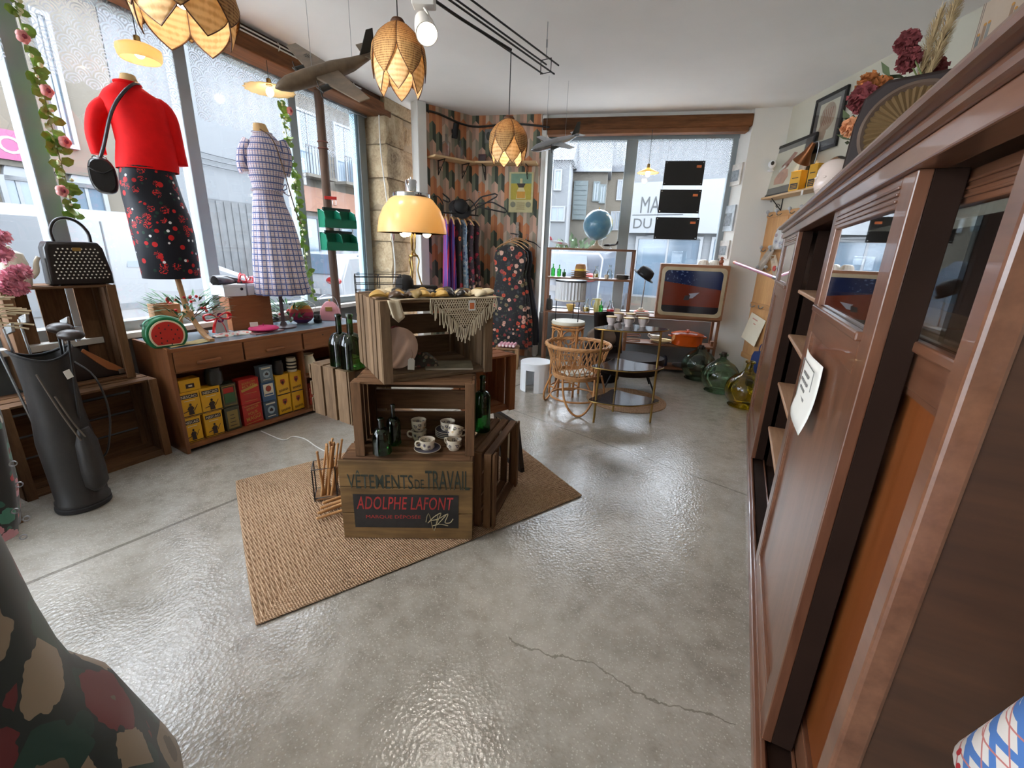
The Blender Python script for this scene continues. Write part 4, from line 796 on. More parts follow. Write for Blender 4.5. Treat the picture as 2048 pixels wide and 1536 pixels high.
# ---------------------------------------------------------------- on top of the stack
zT = .822+.379
M_lacec = NT('cotton_macrame'); x_ = M_lacec.xyz('Object'); M_lacec.set(col=P((196, 180, 152)), rough=.95); M_lacec.bump(M_lacec.noise(200, 2), .3, .003); M_lacec = M_lacec.m
mc = thing('macrame_runner', 'cream macrame runner with long fringe hanging over the top crate', 'macrame', EP(.12, -.014, .378), ERZ)
g = MB(); hw = .17
for sgn in (1, -1):                      # knotted net hanging in a point
    for k in range(-16, 17):
        x0 = k*.0125
        pts = []
        for i in range(9):
            zz_ = -.135*i/8; xx = x0+sgn*zz_*.62
            if abs(xx) < hw*(1+zz_/.165): pts.append((xx, -.004-.004*sin(i*.9), zz_+.004))
        if len(pts) > 1: g.tube(pts, .0022, 5)
for zz_ in (-.02, -.045, -.07): g.tube([(-hw*(1+zz_/.165)+2*hw*(1+zz_/.165)*i/8, -.006, zz_) for i in range(9)], .0026, 5)
g.tube([(-hw, -.006, .004), (-hw*.5, -.006, .003), (0, -.006, .004), (hw*.5, -.006, .004), (hw, -.006, .004)], .004, 6)
g.build('knotted_net', M_lacec, mc, smooth=60)
fr_ = MB(); rnd = random.Random(4)
for i in range(46):
    x0 = -hw+2*hw*i/45; z0 = -.142*(1-abs(x0)/hw); L = rnd.uniform(.055, .085)
    fr_.tube([(x0, -.006, z0), (x0+rnd.uniform(-.005, .005), -.009, z0-L*.5), (x0+rnd.uniform(-.008, .008), -.007, z0-L)], [.0028, .0026, .003], 5)
fr_.build('fringe', M_lacec, mc, smooth=60)
MB().grid(lambda u, v: (-.34+.54*u, -.006+.10*v, .003+.002*sin(u*9)), 12, 3).build('top_cloth', M_lacec, mc, solid=.002, smooth=60)
cn = MB(); cn.grid(lambda u, v: (-.37+.055*u+.02*v, -.012-.004*sin(u*9), .004-.10*v*(1-.5*abs(u-.5))), 6, 6); cn.build('corner_flap', M_lacec, mc, solid=.0025, smooth=60)
t = thing('price_tag', 'cream price tag with orange print hanging on the macrame', 'tag', EP(.155, -.024, .378), ERZ); MB().bx((-.018, -.004, -.055), (.018, -.0028, -.006)).build('card', M_paperw, t); MB().bx((-.012, -.0046, -.047), (.012, -.0038, -.018)).build('print', mat('orange_print', P((214, 118, 70)), .7), t)
FAB = [mat('mustard_silk', P((176, 138, 64)), .5), mat('black_satin', P((22, 20, 22)), .35), mat('olive_gold_silk', P((128, 104, 52)), .5), mat('ivory_silk', P((196, 180, 148)), .5), mat('brown_satin', P((70, 48, 30)), .4)]
rnd = random.Random(11); pos = [(-.22, .06, 0), (-.15, .03, 4), (-.08, .07, 2), (-.02, .03, 0), (.03, .08, 1), (.08, .03, 1), (.12, .09, 4), (.17, .04, 3), (.22, .10, 2), (.25, .05, 3), (-.12, .13, 1), (.02, .15, 0), (.14, .16, 1), (-.20, .14, 3)]
nmz = ['mustard', 'black', 'olive gold', 'ivory', 'brown']; where = ['at the left end of', 'near the left front of', 'at the left middle of', 'in front of the lamp in', 'under the lamp in', 'right of the lamp in', 'behind the front ties in', 'at the right front of', 'at the right back of', 'at the far right corner of', 'at the left back of', 'behind the lamp base in', 'at the back right of', 'at the left rear corner of']
for i, (x, y, c) in enumerate(pos):      # bow ties and scarves
    t = thing('bow_scarf', '%s silk bow %s the heap on the top crate' % (nmz[c], where[i]), 'scarf', EP(x, y, .3815), ERZ+rnd.uniform(-1.2, 1.2), 'silk bows on the top crate')
    g = MB()
    for sg in (-1, 1):
        rr = []
        for k in range(6):
            f_ = k/5; w_ = .012+.024*math.sin(PI*min(1, f_*.9+.1)); hh = .006+.010*sin(PI*f_); c_ = V((sg*(.008+.075*f_), .01*sin(f_*3+i), .011+.012*sin(f_*PI)))
            rr.append([c_+V((0, w_*cos(a), hh*sin(a))) for a in [j*PI/5 for j in range(10)]])
        g.loft(rr)
    g.build('loops', FAB[c], t, smooth=60); MB().ell((0, 0, .014), (.012, .014, .013), 10, 6).build('knot', FAB[c], t, smooth=60)
# wire basket lying on its side and a black shoe tree
def ring(r, c, ax, n=24): return [V(c)+(V((0, cos(2*PI*i/n)*r, sin(2*PI*i/n)*r)) if ax == 'x' else V((cos(2*PI*i/n)*r, sin(2*PI*i/n)*r, 0))) for i in range(n)]
t = thing('wire_basket', 'black wire bottle basket lying on the top crate', 'basket', EP(-.20, .30, .3815), ERZ+R(-8))
g = MB()
for x in (-.11, 0, .11): g.tube(ring(.045, (x, 0, .047), 'x'), .0022, 6, close=True)
for i in range(8): a = 2*PI*i/8; g.tube([(-.11, .045*cos(a), .047+.045*sin(a)), (.11, .045*cos(a), .047+.045*sin(a))], .0018, 5)
g.build('wires', M_black, t, smooth=60)
t = thing('black_hat_form', 'black rounded felt form beside the wire basket', 'felt form', EP(-.06, .33, .3815), ERZ); MB().lathe([(.045, 0), (.048, .01), (.045, .06), (.03, .085), (.001, .09)], 20).build('crown', M_blackm, t, smooth=60); MB().bx((.03, -.04, 0), (.17, .03, .035)).build('strap', M_blackm, t, bevel=.01)
# ---------------------------------------------------------------- mushroom lamp
lp = FL(829, 580, zT+.001); LMP = thing('mushroom_lamp', 'brass table lamp with cream mushroom shade and chrome top', 'lamp', EP(.005, .235, .3795))
LMP.location = (lp.x, lp.y, .822+.3795)
t_ = NT('cream_opal_shade'); tr = t_.n('ShaderNodeBsdfTranslucent'); tr.inputs[0].default_value = (*P((255, 226, 160)), 1); t_.set(col=P((244, 222, 170)), rough=.25); mx = t_.n('ShaderNodeMixShader'); mx.inputs[0].default_value = .5; t_.put(mx.inputs[1], t_.b.outputs[0]); t_.put(mx.inputs[2], tr.outputs[0]); t_.put(t_.out.inputs[0], mx.outputs[0]); M_opal = t_.m
HL = AT(829, 467, lp).z-LMP.location.z; HTp = AT(829, 392, lp).z-LMP.location.z; RL = (AT(894, 462, lp)-AT(756, 462, lp)).length/2
prof = [(RL, HL), (RL*.995, HL+.02), (RL*.95, HL+.07), (RL*.82, HL+(HTp-HL)*.66), (RL*.62, HL+(HTp-HL)*.9), (RL*.45, HTp), (RL*.42, HTp-.004), (RL*.60, HL+(HTp-HL)*.86), (RL*.79, HL+(HTp-HL)*.63), (RL*.93, HL+.068), (RL*.975, HL+.02), (RL*.98, HL)]
g = MB(); g.lathe(prof, 40); s_ = g.build('lamp_shade', M_opal, LMP, smooth=60)
MB().lathe([(RL*.52, HTp-.018), (RL*.53, HTp-.012), (RL*.53, HTp+.008), (RL*.50, HTp+.012), (.03, HTp+.014), (.03, HTp+.07), (.026, HTp+.076), (.004, HTp+.076), (.003, HTp+.09)], 32).build('chrome_cap', M_chrome, LMP, smooth=40)
g = MB()
for a in (0, 2*PI/3, 4*PI/3):
    c_, s2 = cos(a), sin(a); g.tube([(c_*.045, s2*.045, .02), (c_*.022, s2*.022, HL*.35), (c_*.03, s2*.03, HL*.55), (c_*.006, s2*.006, HL*.68), (c_*.012, s2*.012, HL*.85), (c_*.006, s2*.006, HTp)], .0042, 7)
g.build('stem', M_brass, LMP, smooth=60); MB().lathe([(.001, 0), (.075, 0), (.078, .006), (.06, .014), (.048, .024), (.001, .026)], 28).build('base', M_brass, LMP, smooth=50)
MB().lathe([(.02, HL*.6), (.026, HL*.605), (.026, HL*.625), (.02, HL*.63)], 16).build('collar', M_brass, LMP, smooth=50)
M_bulb = glow('warm_bulb', (1, .74, .42), 7)
for i in range(3): a = R(-100)+i*2*PI/3; MB().ell((cos(a)*RL*.42, sin(a)*RL*.42, HL+.004), .024, 12, 8).build('bulb', M_bulb, LMP, smooth=60)
# ---------------------------------------------------------------- beside the stack
fb_ = FL(1024, 930, .008); t = thing('black_picture_frame', 'black picture frame leaning against the right side of the crates', 'frame', fb_+V((-.005, .02, 0)), rot=(R(-9), 0, R(-58)+PI)); H_ = .37
g = MB(); W_ = .30
for a, b in (((-W_/2, 0), (W_/2, .04)), ((-W_/2, H_-.04), (W_/2, H_)), ((-W_/2, .04), (-W_/2+.04, H_-.04)), ((W_/2-.04, .04), (W_/2, H_-.04))): g.bx((a[0], -.015, a[1]), (b[0], .015, b[1]))
g.build('moulding', M_black, t, bevel=.003); MB().bx((-W_/2+.03, .002, .03), (W_/2-.03, .008, H_-.03)).build('picture', mat('aged_print', P((176, 160, 130)), .7, var=.15), t)
M_cane = wood('pale_cane', P((158, 108, 62)), P((206, 158, 104)), 'Z', 12, .6, .2)
bs = FL(652, 1000, .02); t = thing('cane_holder', 'wire frame holding a bundle of canes beside the stack', 'holder', bs+V((-.02, .06, -.003)), R(20)); g = MB()
for z in (.02, .20): g.tube([(-.06, -.06, z), (.06, -.06, z), (.06, .06, z), (-.06, .06, z)], .004, 6, close=True)
for x in (-.06, .06):
    for y in (-.06, .06): g.tube([(x, y, 0), (x, y, .20)], .004, 6)
g.build('frame', M_black, t, smooth=60); MB().bx((-.058, -.058, .004), (.058, .058, .012)).build('floor_plate', CT['X'], t)
rnd = random.Random(2)
for i in range(12):
    b_ = bs+V((-.02, .06, .0))+V((rnd.uniform(-.045, .045), rnd.uniform(-.045, .045), .008)); tp_ = b_+V((rnd.uniform(-.01, .07), rnd.uniform(-.02, .06), rnd.uniform(.24, .33)))
    t = thing('cane', 'upright pale cane in the bundle beside the stack', 'cane', b_, group='upright canes'); MB().tube([(0, 0, 0), (tp_-b_)*.5+V((rnd.uniform(-.004, .004), 0, 0)), tp_-b_], [.008, .0075, .006], 8).build('shaft', M_cane, t, smooth=60); MB().ell(tp_-b_, .008, 8, 6).build('tip', M_cane, t, smooth=60)
b0 = FL(650, 1030, .02)
for i in range(7):
    a_ = b0+V((-.04+.004*i, .10-.025*i, .009+.016*(i % 2)+.004)); e_ = a_+V((.20, .13, .015+.012*(i % 3)))
    t = thing('cane', 'pale cane lying on the rug against the sign crate', 'cane', a_, group='lying canes'); MB().tube([(0, 0, 0), (e_-a_)*.5, e_-a_], .0075, 8).build('shaft', M_cane, t, smooth=60); MB().ell((0, 0, 0), .0085, 8, 6).build('tip', M_cane, t, smooth=60)
# white flex across the floor
g = MB(); pts = [FL(*p, .005) for p in ((566, 880), (585, 873), (610, 878), (632, 893), (650, 902), (668, 906))]; g.tube([FL(522, 862, .005)]+pts, .004, 6); tag(g.build('white_flex', M_white, smooth=60), 'thin white lamp flex running over the floor to the stack', 'cable')
# ================================================================ window display on the left
def RIGHT(p): d = V((p[0], p[1], 0)).normalized(); return V((d.y, -d.x, 0)), d
def sil(base, rows):      # silhouette rows (y, xl, xr) seen over a standing point -> (z, centre offset, half width) in its own axes
    r, d = RIGHT(base); out = []
    for y, xl, xr in rows:
        a = AT(xl, y, base); b = AT(xr, y, base); ca = (a-base).dot(r); cb_ = (b-base).dot(r); out.append((((a.z+b.z)/2)-base.z, (ca+cb_)/2, (cb_-ca)/2))
    return out
def body_rings(rows, dep, n=28, pleat=0, np_=9, ph=0, cx=.0):
    rings = []
    for i, (z, c, w) in enumerate(rows):
        ring = []; pl = pleat*(i/(len(rows)-1)) if pleat else 0
        for j in range(n):
            a = 2*PI*j/n; k = 1+pl*sin(np_*a+ph); ring.append(V((c+w*k*cos(a), dep[i]*k*sin(a)+cx, z)))
        rings.append(ring)
    return rings
M_red = mat('red_knit', P((226, 16, 18)), .75, var=.06, vs=20, bump=.15, bs=250, spec=.2)
def m_cherry():
    t = NT('cherry_print_cotton'); G = 'Generated'; o = t.co()
    def dots(scale, size, off):
        v = t.mp((1, 1, 1), (0, 0, 0), 'Object', (off, off*.7, off*1.3)); return t.ma('LESS_THAN', t.vor(scale, v, rnd=.85), size)
    wh = dots(15, .13, .37); r1 = dots(13, .21, 0); r2 = dots(13, .17, .04); gr = dots(18, .18, .9); rib = t.ma('MULTIPLY', dots(14, .36, 1.7), t.ma('GREATER_THAN', t.ma('SINE', t.ma('MULTIPLY', t.noise(22, 2), 60.0)), .45))
    c = t.mix(gr, P((14, 15, 26)), P((22, 58, 44))); c = t.mix(rib, c, P((196, 36, 34))); c = t.mix(t.ma('MAXIMUM', r1, r2), c, P((188, 22, 24))); c = t.mix(wh, c, P((226, 226, 226))); t.set(col=c, rough=.6, spec=.3); return t.m
def m_plaid():
    t = NT('blue_check_cotton'); x = t.xyz(); a = t.ma('MULTIPLY', t.ma('ARCTAN2', x[0], x[1]), 4.6)
    def ln(v, per, w, off): return t.ma('LESS_THAN', t.ma('ABSOLUTE', t.ma('SUBTRACT', t.ma('FRACT', t.ma('ADD', t.ma('DIVIDE', v, per), off)), .5)), w)
    z = x[2]; blue = t.ma('MAXIMUM', ln(z, .044, .12, 0), ln(a, .8, .12, 0)); red = t.ma('MAXIMUM', ln(z, .044, .05, .33), ln(a, .8, .05, .33)); red2 = t.ma('MAXIMUM', ln(z, .044, .04, .68), ln(a, .8, .04, .68))
    c = t.mix(t.ma('MULTIPLY', t.ma('MAXIMUM', red, red2), .55), P((220, 216, 224)), P((176, 112, 92))); c = t.mix(t.ma('MULTIPLY', blue, .9), c, P((56, 76, 140))); t.set(col=c, rough=.8, sheen=.2); return t.m
M_skirt = m_cherry(); M_plaid = m_plaid(); M_form = mat('linen_form', P((206, 172, 118)), .8, bump=.1, bs=200); M_beech = wood('pale_beech', P((178, 130, 84)), P((214, 170, 122)), 'Z', 6, .45, .05)
ZD = DH+.0065
# mannequin with red sweater
b1_ = DP_(.27, .27, ZD); _, vd = RIGHT(b1_); rzm = math.atan2(vd.y, vd.x)-PI/2
mn = thing('dress_form', 'wooden-footed dress form wearing the red sweater and cherry skirt', 'mannequin', b1_, rzm)
rows = sil(b1_, [(560, 328, 352), (620, 340, 362)]); zt = rows[0][0]
nk = sil(b1_, [(222, 222, 305), (190, 232, 292), (172, 234, 276), (160, 238, 275), (150, 240, 270)])
MB().cyl((0, 0, .17), (rows[0][1]*.5, 0, zt+.12), .018, n=14).build('pole', M_beech, mn, smooth=50)
MB().lathe([(.02, .155), (.034, .16), (.034, .20), (.02, .21)], 16).build('hub', M_beech, mn, smooth=50)
for a in (R(-60), R(65), R(185)):
    g = MB(); d_ = V((cos(a), sin(a), 0)); rr = []
    for k in range(9):
        f_ = k/8; q = d_*(.02+.20*f_)+V((0, 0, .17*(1-f_)**1.8+.008)); w_ = V((-d_.y, d_.x, 0))*.016; rr.append([q-w_-V((0, 0, .008)), q+w_-V((0, 0, .008)), q+w_+V((0, 0, .012)), q-w_+V((0, 0, .012))])
    g.loft(rr).build('leg', M_beech, mn, smooth=40)
g = MB(); g.loft(body_rings(nk, [.05, .055, .05, .045, .04])); g.build('neck', M_form, mn, smooth=60)
sw = thing('red_sweater', 'red knitted half-sleeve sweater on the dress form', 'sweater', b1_, rzm)
bd_ = sil(b1_, [(342, 232, 358), (325, 231, 357), (290, 232, 352), (250, 222, 342), (225, 206, 338), (205, 199, 332), (190, 206, 316), (182, 213, 300), (172, 224, 284), (167, 232, 277)])
g = MB(); g.loft(body_rings(bd_, [.13, .135, .13, .125, .12, .11, .095, .08, .06, .055], 32), cap=False); g.build('knit_body', M_red, sw, smooth=70)
def path(base, pts, ys): r, d = RIGHT(base); out = []; 
def onaxis(base, px, py, dy=0): r, d = RIGHT(base); p = AT(px, py, base); return V(((p-base).dot(r), dy, p.z-base.z))
for pts, rad in ((((236, 212), (212, 212), (195, 228), (189, 262), (193, 290), (198, 308)), [.05, .054, .052, .046, .04, .037]), (((296, 214), (318, 216), (336, 236), (347, 270), (356, 305), (364, 333)), [.05, .054, .05, .045, .04, .036])):
    MB().tube([onaxis(b1_, x, y, .0) for x, y in pts], rad, 16).build('sleeve', M_red, sw, smooth=60)
MB().tube([onaxis(b1_, 232, 168, 0)+V((.027*0, 0, 0))]*0+[V((nk[2][1]+.062*cos(a), .055*sin(a), bd_[-1][0])) for a in [i*2*PI/24 for i in range(24)]], .008, 8, close=True).build('neckband', M_red, sw, smooth=60)
sk = thing('cherry_skirt', 'black pencil skirt printed with cherries and white dots', 'skirt', b1_, rzm)
kd = sil(b1_, [(556, 284, 402), (520, 275, 398), (470, 262, 390), (430, 252, 380), (395, 243, 366), (365, 238, 356), (338, 238, 348)])
g = MB(); g.loft(body_rings(kd, [.14, .15, .155, .155, .15, .14, .125], 32)); g.build('skirt_cloth', M_skirt, sk, smooth=60); z0, c0_, w0 = kd[-1]; MB().tube([V((c0_+w0*cos(a), .125*sin(a), z0)) for a in [i*2*PI/28 for i in range(28)]], .008, 6, close=True).build('waistband', M_blackm, sk, smooth=60)
# black crossbody bag
M_leath = mat('black_leather', P((24, 20, 22)), .3, var=.1, bump=.1, bs=120)
bg_ = thing('crossbody_bag', 'black leather crossbody bag hanging on the red sweater', 'bag', b1_, rzm)
c_ = onaxis(b1_, 213, 358, -.16); g = MB(); rr = []
for y, k in ((-.045, .86), (-.03, 1), (.03, 1), (.045, .86)): rr.append([c_+V((k*.062*(abs(cos(a))**.7)*(1 if cos(a) > 0 else -1), y, k*(.098*(abs(sin(a))**.8)*(1 if sin(a) > 0 else -1)))) for a in [i*2*PI/24 for i in range(24)]])
g.loft(rr); g.build('pouch', M_leath, bg_, smooth=45); MB().tube([c_+V((-.055, -.05, .04)), c_+V((0, -.055, .01)), c_+V((.055, -.05, .04))], .005, 6).build('flap_edge', M_leath, bg_, smooth=60)
MB().tube([c_+V((.0, -.01, .09)), onaxis(b1_, 213, 300, -.15), onaxis(b1_, 228, 235, -.15), onaxis(b1_, 250, 195, -.12), onaxis(b1_, 272, 172, -.06), onaxis(b1_, 280, 172, .03)], .013, 8, flat=.6).build('strap', M_leath, bg_, smooth=60)
for dx in (-.02, .02): MB().tube([c_+V((dx+.012*cos(a), -.01, .095+.012*sin(a))) for a in [i*2*PI/12 for i in range(12)]], .003, 5, close=True).build('ring', M_steel, bg_, smooth=60)
# mannequin with checked dress
b2_ = FL(568, 655, ZD); _, vd = RIGHT(b2_); rzm2 = math.atan2(vd.y, vd.x)-PI/2
mn = thing('dress_form', 'slim dress form wearing the blue checked shirt dress', 'mannequin', b2_, rzm2)
MB().cyl((0, 0, .01), (0, 0, .60), .014, n=12).build('pole', mat('dark_stand', P((80, 64, 70)), .5), mn, smooth=50); MB().lathe([(.001, 0), (.10, 0), (.10, .012), (.03, .02), (.02, .05)], 24).build('base_plate', mat('dark_stand', P((80, 64, 70)), .5), mn, smooth=40)
nk = sil(b2_, [(285, 505, 548), (270, 506, 542), (258, 506, 536), (248, 506, 531)]); MB().loft(body_rings(nk, [.05, .045, .042, .04])).build('neck', M_form, mn, smooth=60)
dr = thing('checked_dress', 'blue and white checked shirt dress with tie belt', 'dress', b2_, rzm2)
rows = sil(b2_, [(588, 511, 622), (560, 509, 614), (520, 506, 606), (480, 505, 598), (440, 505, 586), (410, 505, 572), (390, 506, 566), (382, 507, 565), (360, 500, 567), (335, 492, 572), (305, 490, 570), (288, 496, 562), (275, 503, 552), (266, 509, 541)])
g = MB(); dep = [.20, .185, .165, .145, .13, .12, .105, .10, .11, .125, .12, .10, .075, .055]; rings = []; N_ = 64
for i, (z, c, w) in enumerate(rows):
    pl = .07*max(0, 1-i/6.5); rings.append([V((c+w*(1-pl*.3+pl*sin(13*a))*cos(a), dep[i]*(1-pl*.3+pl*sin(13*a))*sin(a), z)) for a in [2*PI*j/N_ for j in range(N_)]])
g.loft(rings, cap=False); g.build('dress_cloth', M_plaid, dr, smooth=60, solid=.003)
z0, c0_, w0 = rows[7]; MB().tube([V((c0_+(w0+.006)*cos(a), .108*sin(a), z0+.004*sin(2*a))) for a in [i*2*PI/30 for i in range(30)]], .018, 8, close=True, flat=.35).build('belt', M_plaid, dr, smooth=60)
g = MB(); k0 = V((c0_+w0*.9, -.07, z0)); g.ell(k0, (.022, .018, .018), 10, 6); g.tube([k0, k0+V((.04, -.01, .02)), k0+V((.03, -.01, .05)), k0], .009, 6, flat=.4); g.tube([k0, k0+V((.05, 0, -.03)), k0+V((.065, .01, -.012))], .010, 6, flat=.4); g.build('bow', M_plaid, dr, smooth=60)
for pts in (((502, 285), (492, 305), (489, 330), (493, 345)), ((556, 285), (566, 305), (569, 330), (566, 350))): MB().tube([onaxis(b2_, x, y, -.0) for x, y in pts], [.06, .06, .055, .05], 14).build('sleeve', M_plaid, dr, smooth=60)
MB().tube([V((nk[1][1]+.056*cos(a), .052*sin(a), rows[-1][0]+.01*sin(a))) for a in [i*2*PI/24 for i in range(24)]], .017, 8, close=True, flat=.5).build('collar', M_plaid, dr, smooth=60)
cd_ = thing('thin_cord', 'thin brown cord slung over the checked dress', 'cord', b2_, rzm2); MB().tube([onaxis(b2_, 520, 262, -.06), onaxis(b2_, 545, 285, -.12), onaxis(b2_, 565, 340, -.14), onaxis(b2_, 588, 420, -.17), onaxis(b2_, 600, 450, -.19)], .004, 6).build('strand', mat('brown_cord', P((96, 70, 48)), .7), cd_, smooth=60)
# ---------------------------------------------------------------- things on the desk
def on_desk(px, py): return FL(px, py, ZD)
M_mgreen = mat('melon_green', P((26, 110, 66)), .3); M_mred = mat('melon_red', P((190, 44, 36)), .4, var=.08); M_mcream = mat('melon_cream', P((232, 222, 190)), .35); M_seed = mat('melon_seed', P((60, 16, 14)), .5)
wb = on_desk(340, 695); t = thing('watermelon_bag', 'round watermelon shaped green and red handbag on the desk', 'bag', wb, math.atan2(wb.y, wb.x)-PI/2+R(14)); rw = .115
def flatdisc(r, flat=.72, n=40): return [(r*cos(a), max(r*sin(a), -r*flat)) for a in [2*PI*i/n for i in range(n)]]
K = MX.Rotation(PI/2, 4, 'X')
def ydisc(pts, y0, y1, zc): return [[V((x, y, z+zc)) for x, z in pts] for y in (y0, y1)]
zc2 = rw*.72+.002
MB().loft(ydisc(flatdisc(rw), 0, .085, zc2)).build('shell', M_mgreen, t, smooth=40, bevel=.008)
MB().loft(ydisc(flatdisc(rw*.84), -.004, .01, zc2)).build('rind', M_mcream, t, bevel=.001); MB().loft(ydisc(flatdisc(rw*.75), -.007, .01, zc2)).build('flesh', M_mred, t, bevel=.001)
for i in range(14): a = i*2*PI/14; k = .35+.2*(i % 2); MB().ell((rw*k*cos(a), -.008, zc2+rw*k*sin(a)), (.004, .002, .006), 8, 5).build('seed', M_seed, t)
MB().tube([(-rw*.9, .05, zc2+.04), (-rw*.8, .055, zc2+rw*.75), (0, .06, zc2+rw*1.02), (rw*.8, .055, zc2+rw*.75)], .006, 6).build('zip', mat('mint_zip', P((140, 196, 176)), .5), t, smooth=60); MB().tube([(-rw, .04, zc2+.06+.008*k) for k in range(3)], .007, 6).build('clasp', M_steel, t)
# flat yellow paper bag at the desk corner
p = on_desk(350, 700); t = thing('paper_bag', 'flat yellowish paper bag at the left corner of the desk', 'paper bag', DP_(.14, .035, ZD), RZD+R(4)); MB().grid(lambda u, v: (-.10+.26*u, .0+.12*v, .002+.006*sin(u*5+v*3)**2), 8, 5).build('sheet', mat('kraft_yellow', P((206, 184, 130)), .8), t, solid=.0012, smooth=60)
M_flc = fabric_flower('pastel_flower_cotton', P((236, 230, 222)), [P((222, 130, 130)), P((240, 190, 180)), P((120, 170, 200)), P((230, 120, 100))], P((150, 190, 150)), 34)
p = on_desk(468, 670); t = thing('folded_scarf', 'folded pastel flowered scarf at the front of the desk', 'scarf', p, RZD+R(-8)); g = MB(); g.grid(lambda u, v: (-.14+.30*u+.008*sin(v*9), -.05+.10*v, .004+.020*(sin(PI*u)**.4)*(sin(PI*v)**.4)+.004*sin(u*15+v*6)), 18, 10); g.bx((-.13, -.045, 0), (.15, .045, .006)); g.build('folds', M_flc, t, smooth=70)
M_mag = mat('magenta_felt', P((184, 40, 92)), .85, bump=.1, bs=200)
p = on_desk(527, 664); t = thing('magazine', 'glossy magazine under the magenta beret', 'magazine', p+V((.0, 0, 0)), RZD+R(6)); MB().bx((-.12, -.08, 0), (.13, .07, .010)).build('pages', mat('glossy_pages', P((150, 110, 108)), .3, var=.25, vs=14), t, bevel=.002)
t = thing('beret', 'magenta felt beret with a white tag on the desk', 'beret', p+V((.0, .01, .0105)), RZD); MB().lathe([(.001, .0), (.07, .0), (.105, .012), (.11, .020), (.10, .03), (.06, .038), (.006, .042), (.004, .055), (.001, .056)], 32).build('felt', M_mag, t, smooth=60)
tb_ = MB().bx((-.028, -.001, .0), (.028, .001, .036)).build('tag', M_paperw, t, (-.06, .02, .036), rot=(R(-15), 0, R(-20))); tb_['label'] = 'white price tag'
for i, (px, py, r_, h_, lb) in enumerate(((551, 642, .030, .06, 'small black camera lens right of the beret'), (519, 638, .028, .05, 'small dark lens behind the beret'), (636, 645, .035, .07, 'round black leather case beside the striped pouch'))):
    p = FL(px, py, ZD); t = thing('camera_lens' if i < 2 else 'leather_case', lb, 'lens' if i < 2 else 'case', p, RZD); MB().lathe([(r_*.9, 0), (r_, .006), (r_, h_*.5), (r_*.85, h_*.55), (r_*.85, h_*.9), (r_*.7, h_), (r_*.6, h_), (r_*.5, h_*.8), (.001, h_*.78)], 22).build('barrel', M_black, t, smooth=40); MB().lathe([(r_*1.01, h_*.2), (r_*1.03, h_*.22), (r_*1.03, h_*.4), (r_*1.01, h_*.42)], 22).build('ring', M_blackm, t, smooth=40)
# striped shell pouch and pink bag
p = FL(605, 646, ZD); t = thing('striped_pouch', 'egg shaped pouch with sunset stripes on the desk', 'pouch', p, math.atan2(p.y, p.x)-PI/2); cols = [(74, 40, 96), (150, 30, 80), (190, 50, 92), (212, 88, 80), (222, 150, 70), (150, 168, 120)]
def egg(z): f_ = z/.19; return .098*math.sqrt(max(0, 1-((f_-.38)/(.62 if f_ > .38 else .40))**2)) if 0 <= f_ <= 1 else 0
for i, c in enumerate(cols):
    g = MB(); rr = []
    for k in range(5):
        z = .19*(i+k/4)/6; w = max(.02, egg(max(.004, min(.186, z)))); rr.append([V((w*cos(a), .028*max(.25, w/.098)*sin(a), z+.001)) for a in [2*PI*j/24 for j in range(24)]])
    g.loft(rr).build('stripe_panel', mat('stripe_%d' % i, P(c), .6), t, smooth=40)
MB().tube([(-.05, 0, .16), (-.07, 0, .21), (-.02, .0, .235), (.06, 0, .2), (.12, .0, .15), (.08, 0, .06)], .003, 6).build('cord', M_paperw, t, smooth=60)
p = FL(662, 640, ZD); t = thing('pink_bag', 'small pink leather bag near the wooden post', 'bag', p, math.atan2(p.y, p.x)-PI/2-R(12)); M_pk = mat('dusty_pink_leather', P((196, 132, 136)), .45, bump=.06)
g = MB(); rr = []
for z, w, d_ in ((.0, .085, .05), (.01, .09, .055), (.10, .08, .045), (.15, .055, .02), (.175, .03, .008)): rr.append([V((w*sx_, d_*sy_, z)) for sx_, sy_ in ((-1, -1), (-.5, -1.05), (0, -1.08), (.5, -1.05), (1, -1), (1, 1), (.5, 1.05), (0, 1.08), (-.5, 1.05), (-1, 1))])
g.loft(rr).build('pouch', M_pk, t, smooth=50, bevel=.004); MB().ell((0, 0, .185), .010, 10, 6).build('clasp', M_brass, t, smooth=60); MB().tube([(-.07, 0, .12), (-.09, 0, .2), (-.02, .02, .24), (.05, .02, .2), (.08, 0, .12)], .003, 6).build('chain', M_steel, t, smooth=60); MB().bx((-.03, -.056, .09), (.03, -.05, .13)).build('clip_bar', M_brass, t, bevel=.002)
# wooden boxes, shoe boxes, shoes behind
M_box = wood('pine_box', P((128, 74, 40)), P((172, 108, 64)), 'X', 5, .5, .08)
pw = DP_(.70, .30, ZD); 
def plank_box(name, label, loc, rz, w, d, h, m, mx=None):
    t = thing(name, label, 'box', loc, rz); T = .012
    for a, b, n_ in (((-w/2, 0, 0), (w/2, T, h), 'front_board'), ((-w/2, d-T, 0), (w/2, d, h), 'back_board'), ((-w/2, T, 0), (-w/2+T, d-T, h), 'end_board'), ((w/2-T, T, 0), (w/2, d-T, h), 'end_board'), ((-w/2+T, T, 0), (w/2-T, d-T, T), 'bottom_board')): box_obj(n_, m, t, a, b, .002)
    return t
pw = FL(466, 662, ZD)
wbx = plank_box('wooden_box', 'reddish pine box under the white shoe boxes', DP_(.76, .35, ZD), RZD-R(4), .32, .17, .27, M_box)
plank_box('wooden_box', 'pine box behind the watermelon bag', DP_(.20, .40, ZD), RZD-R(4), .16, .12, .24, wood('light_pine', P((186, 134, 92)), P((216, 168, 124)), 'X', 5, .5, .05))
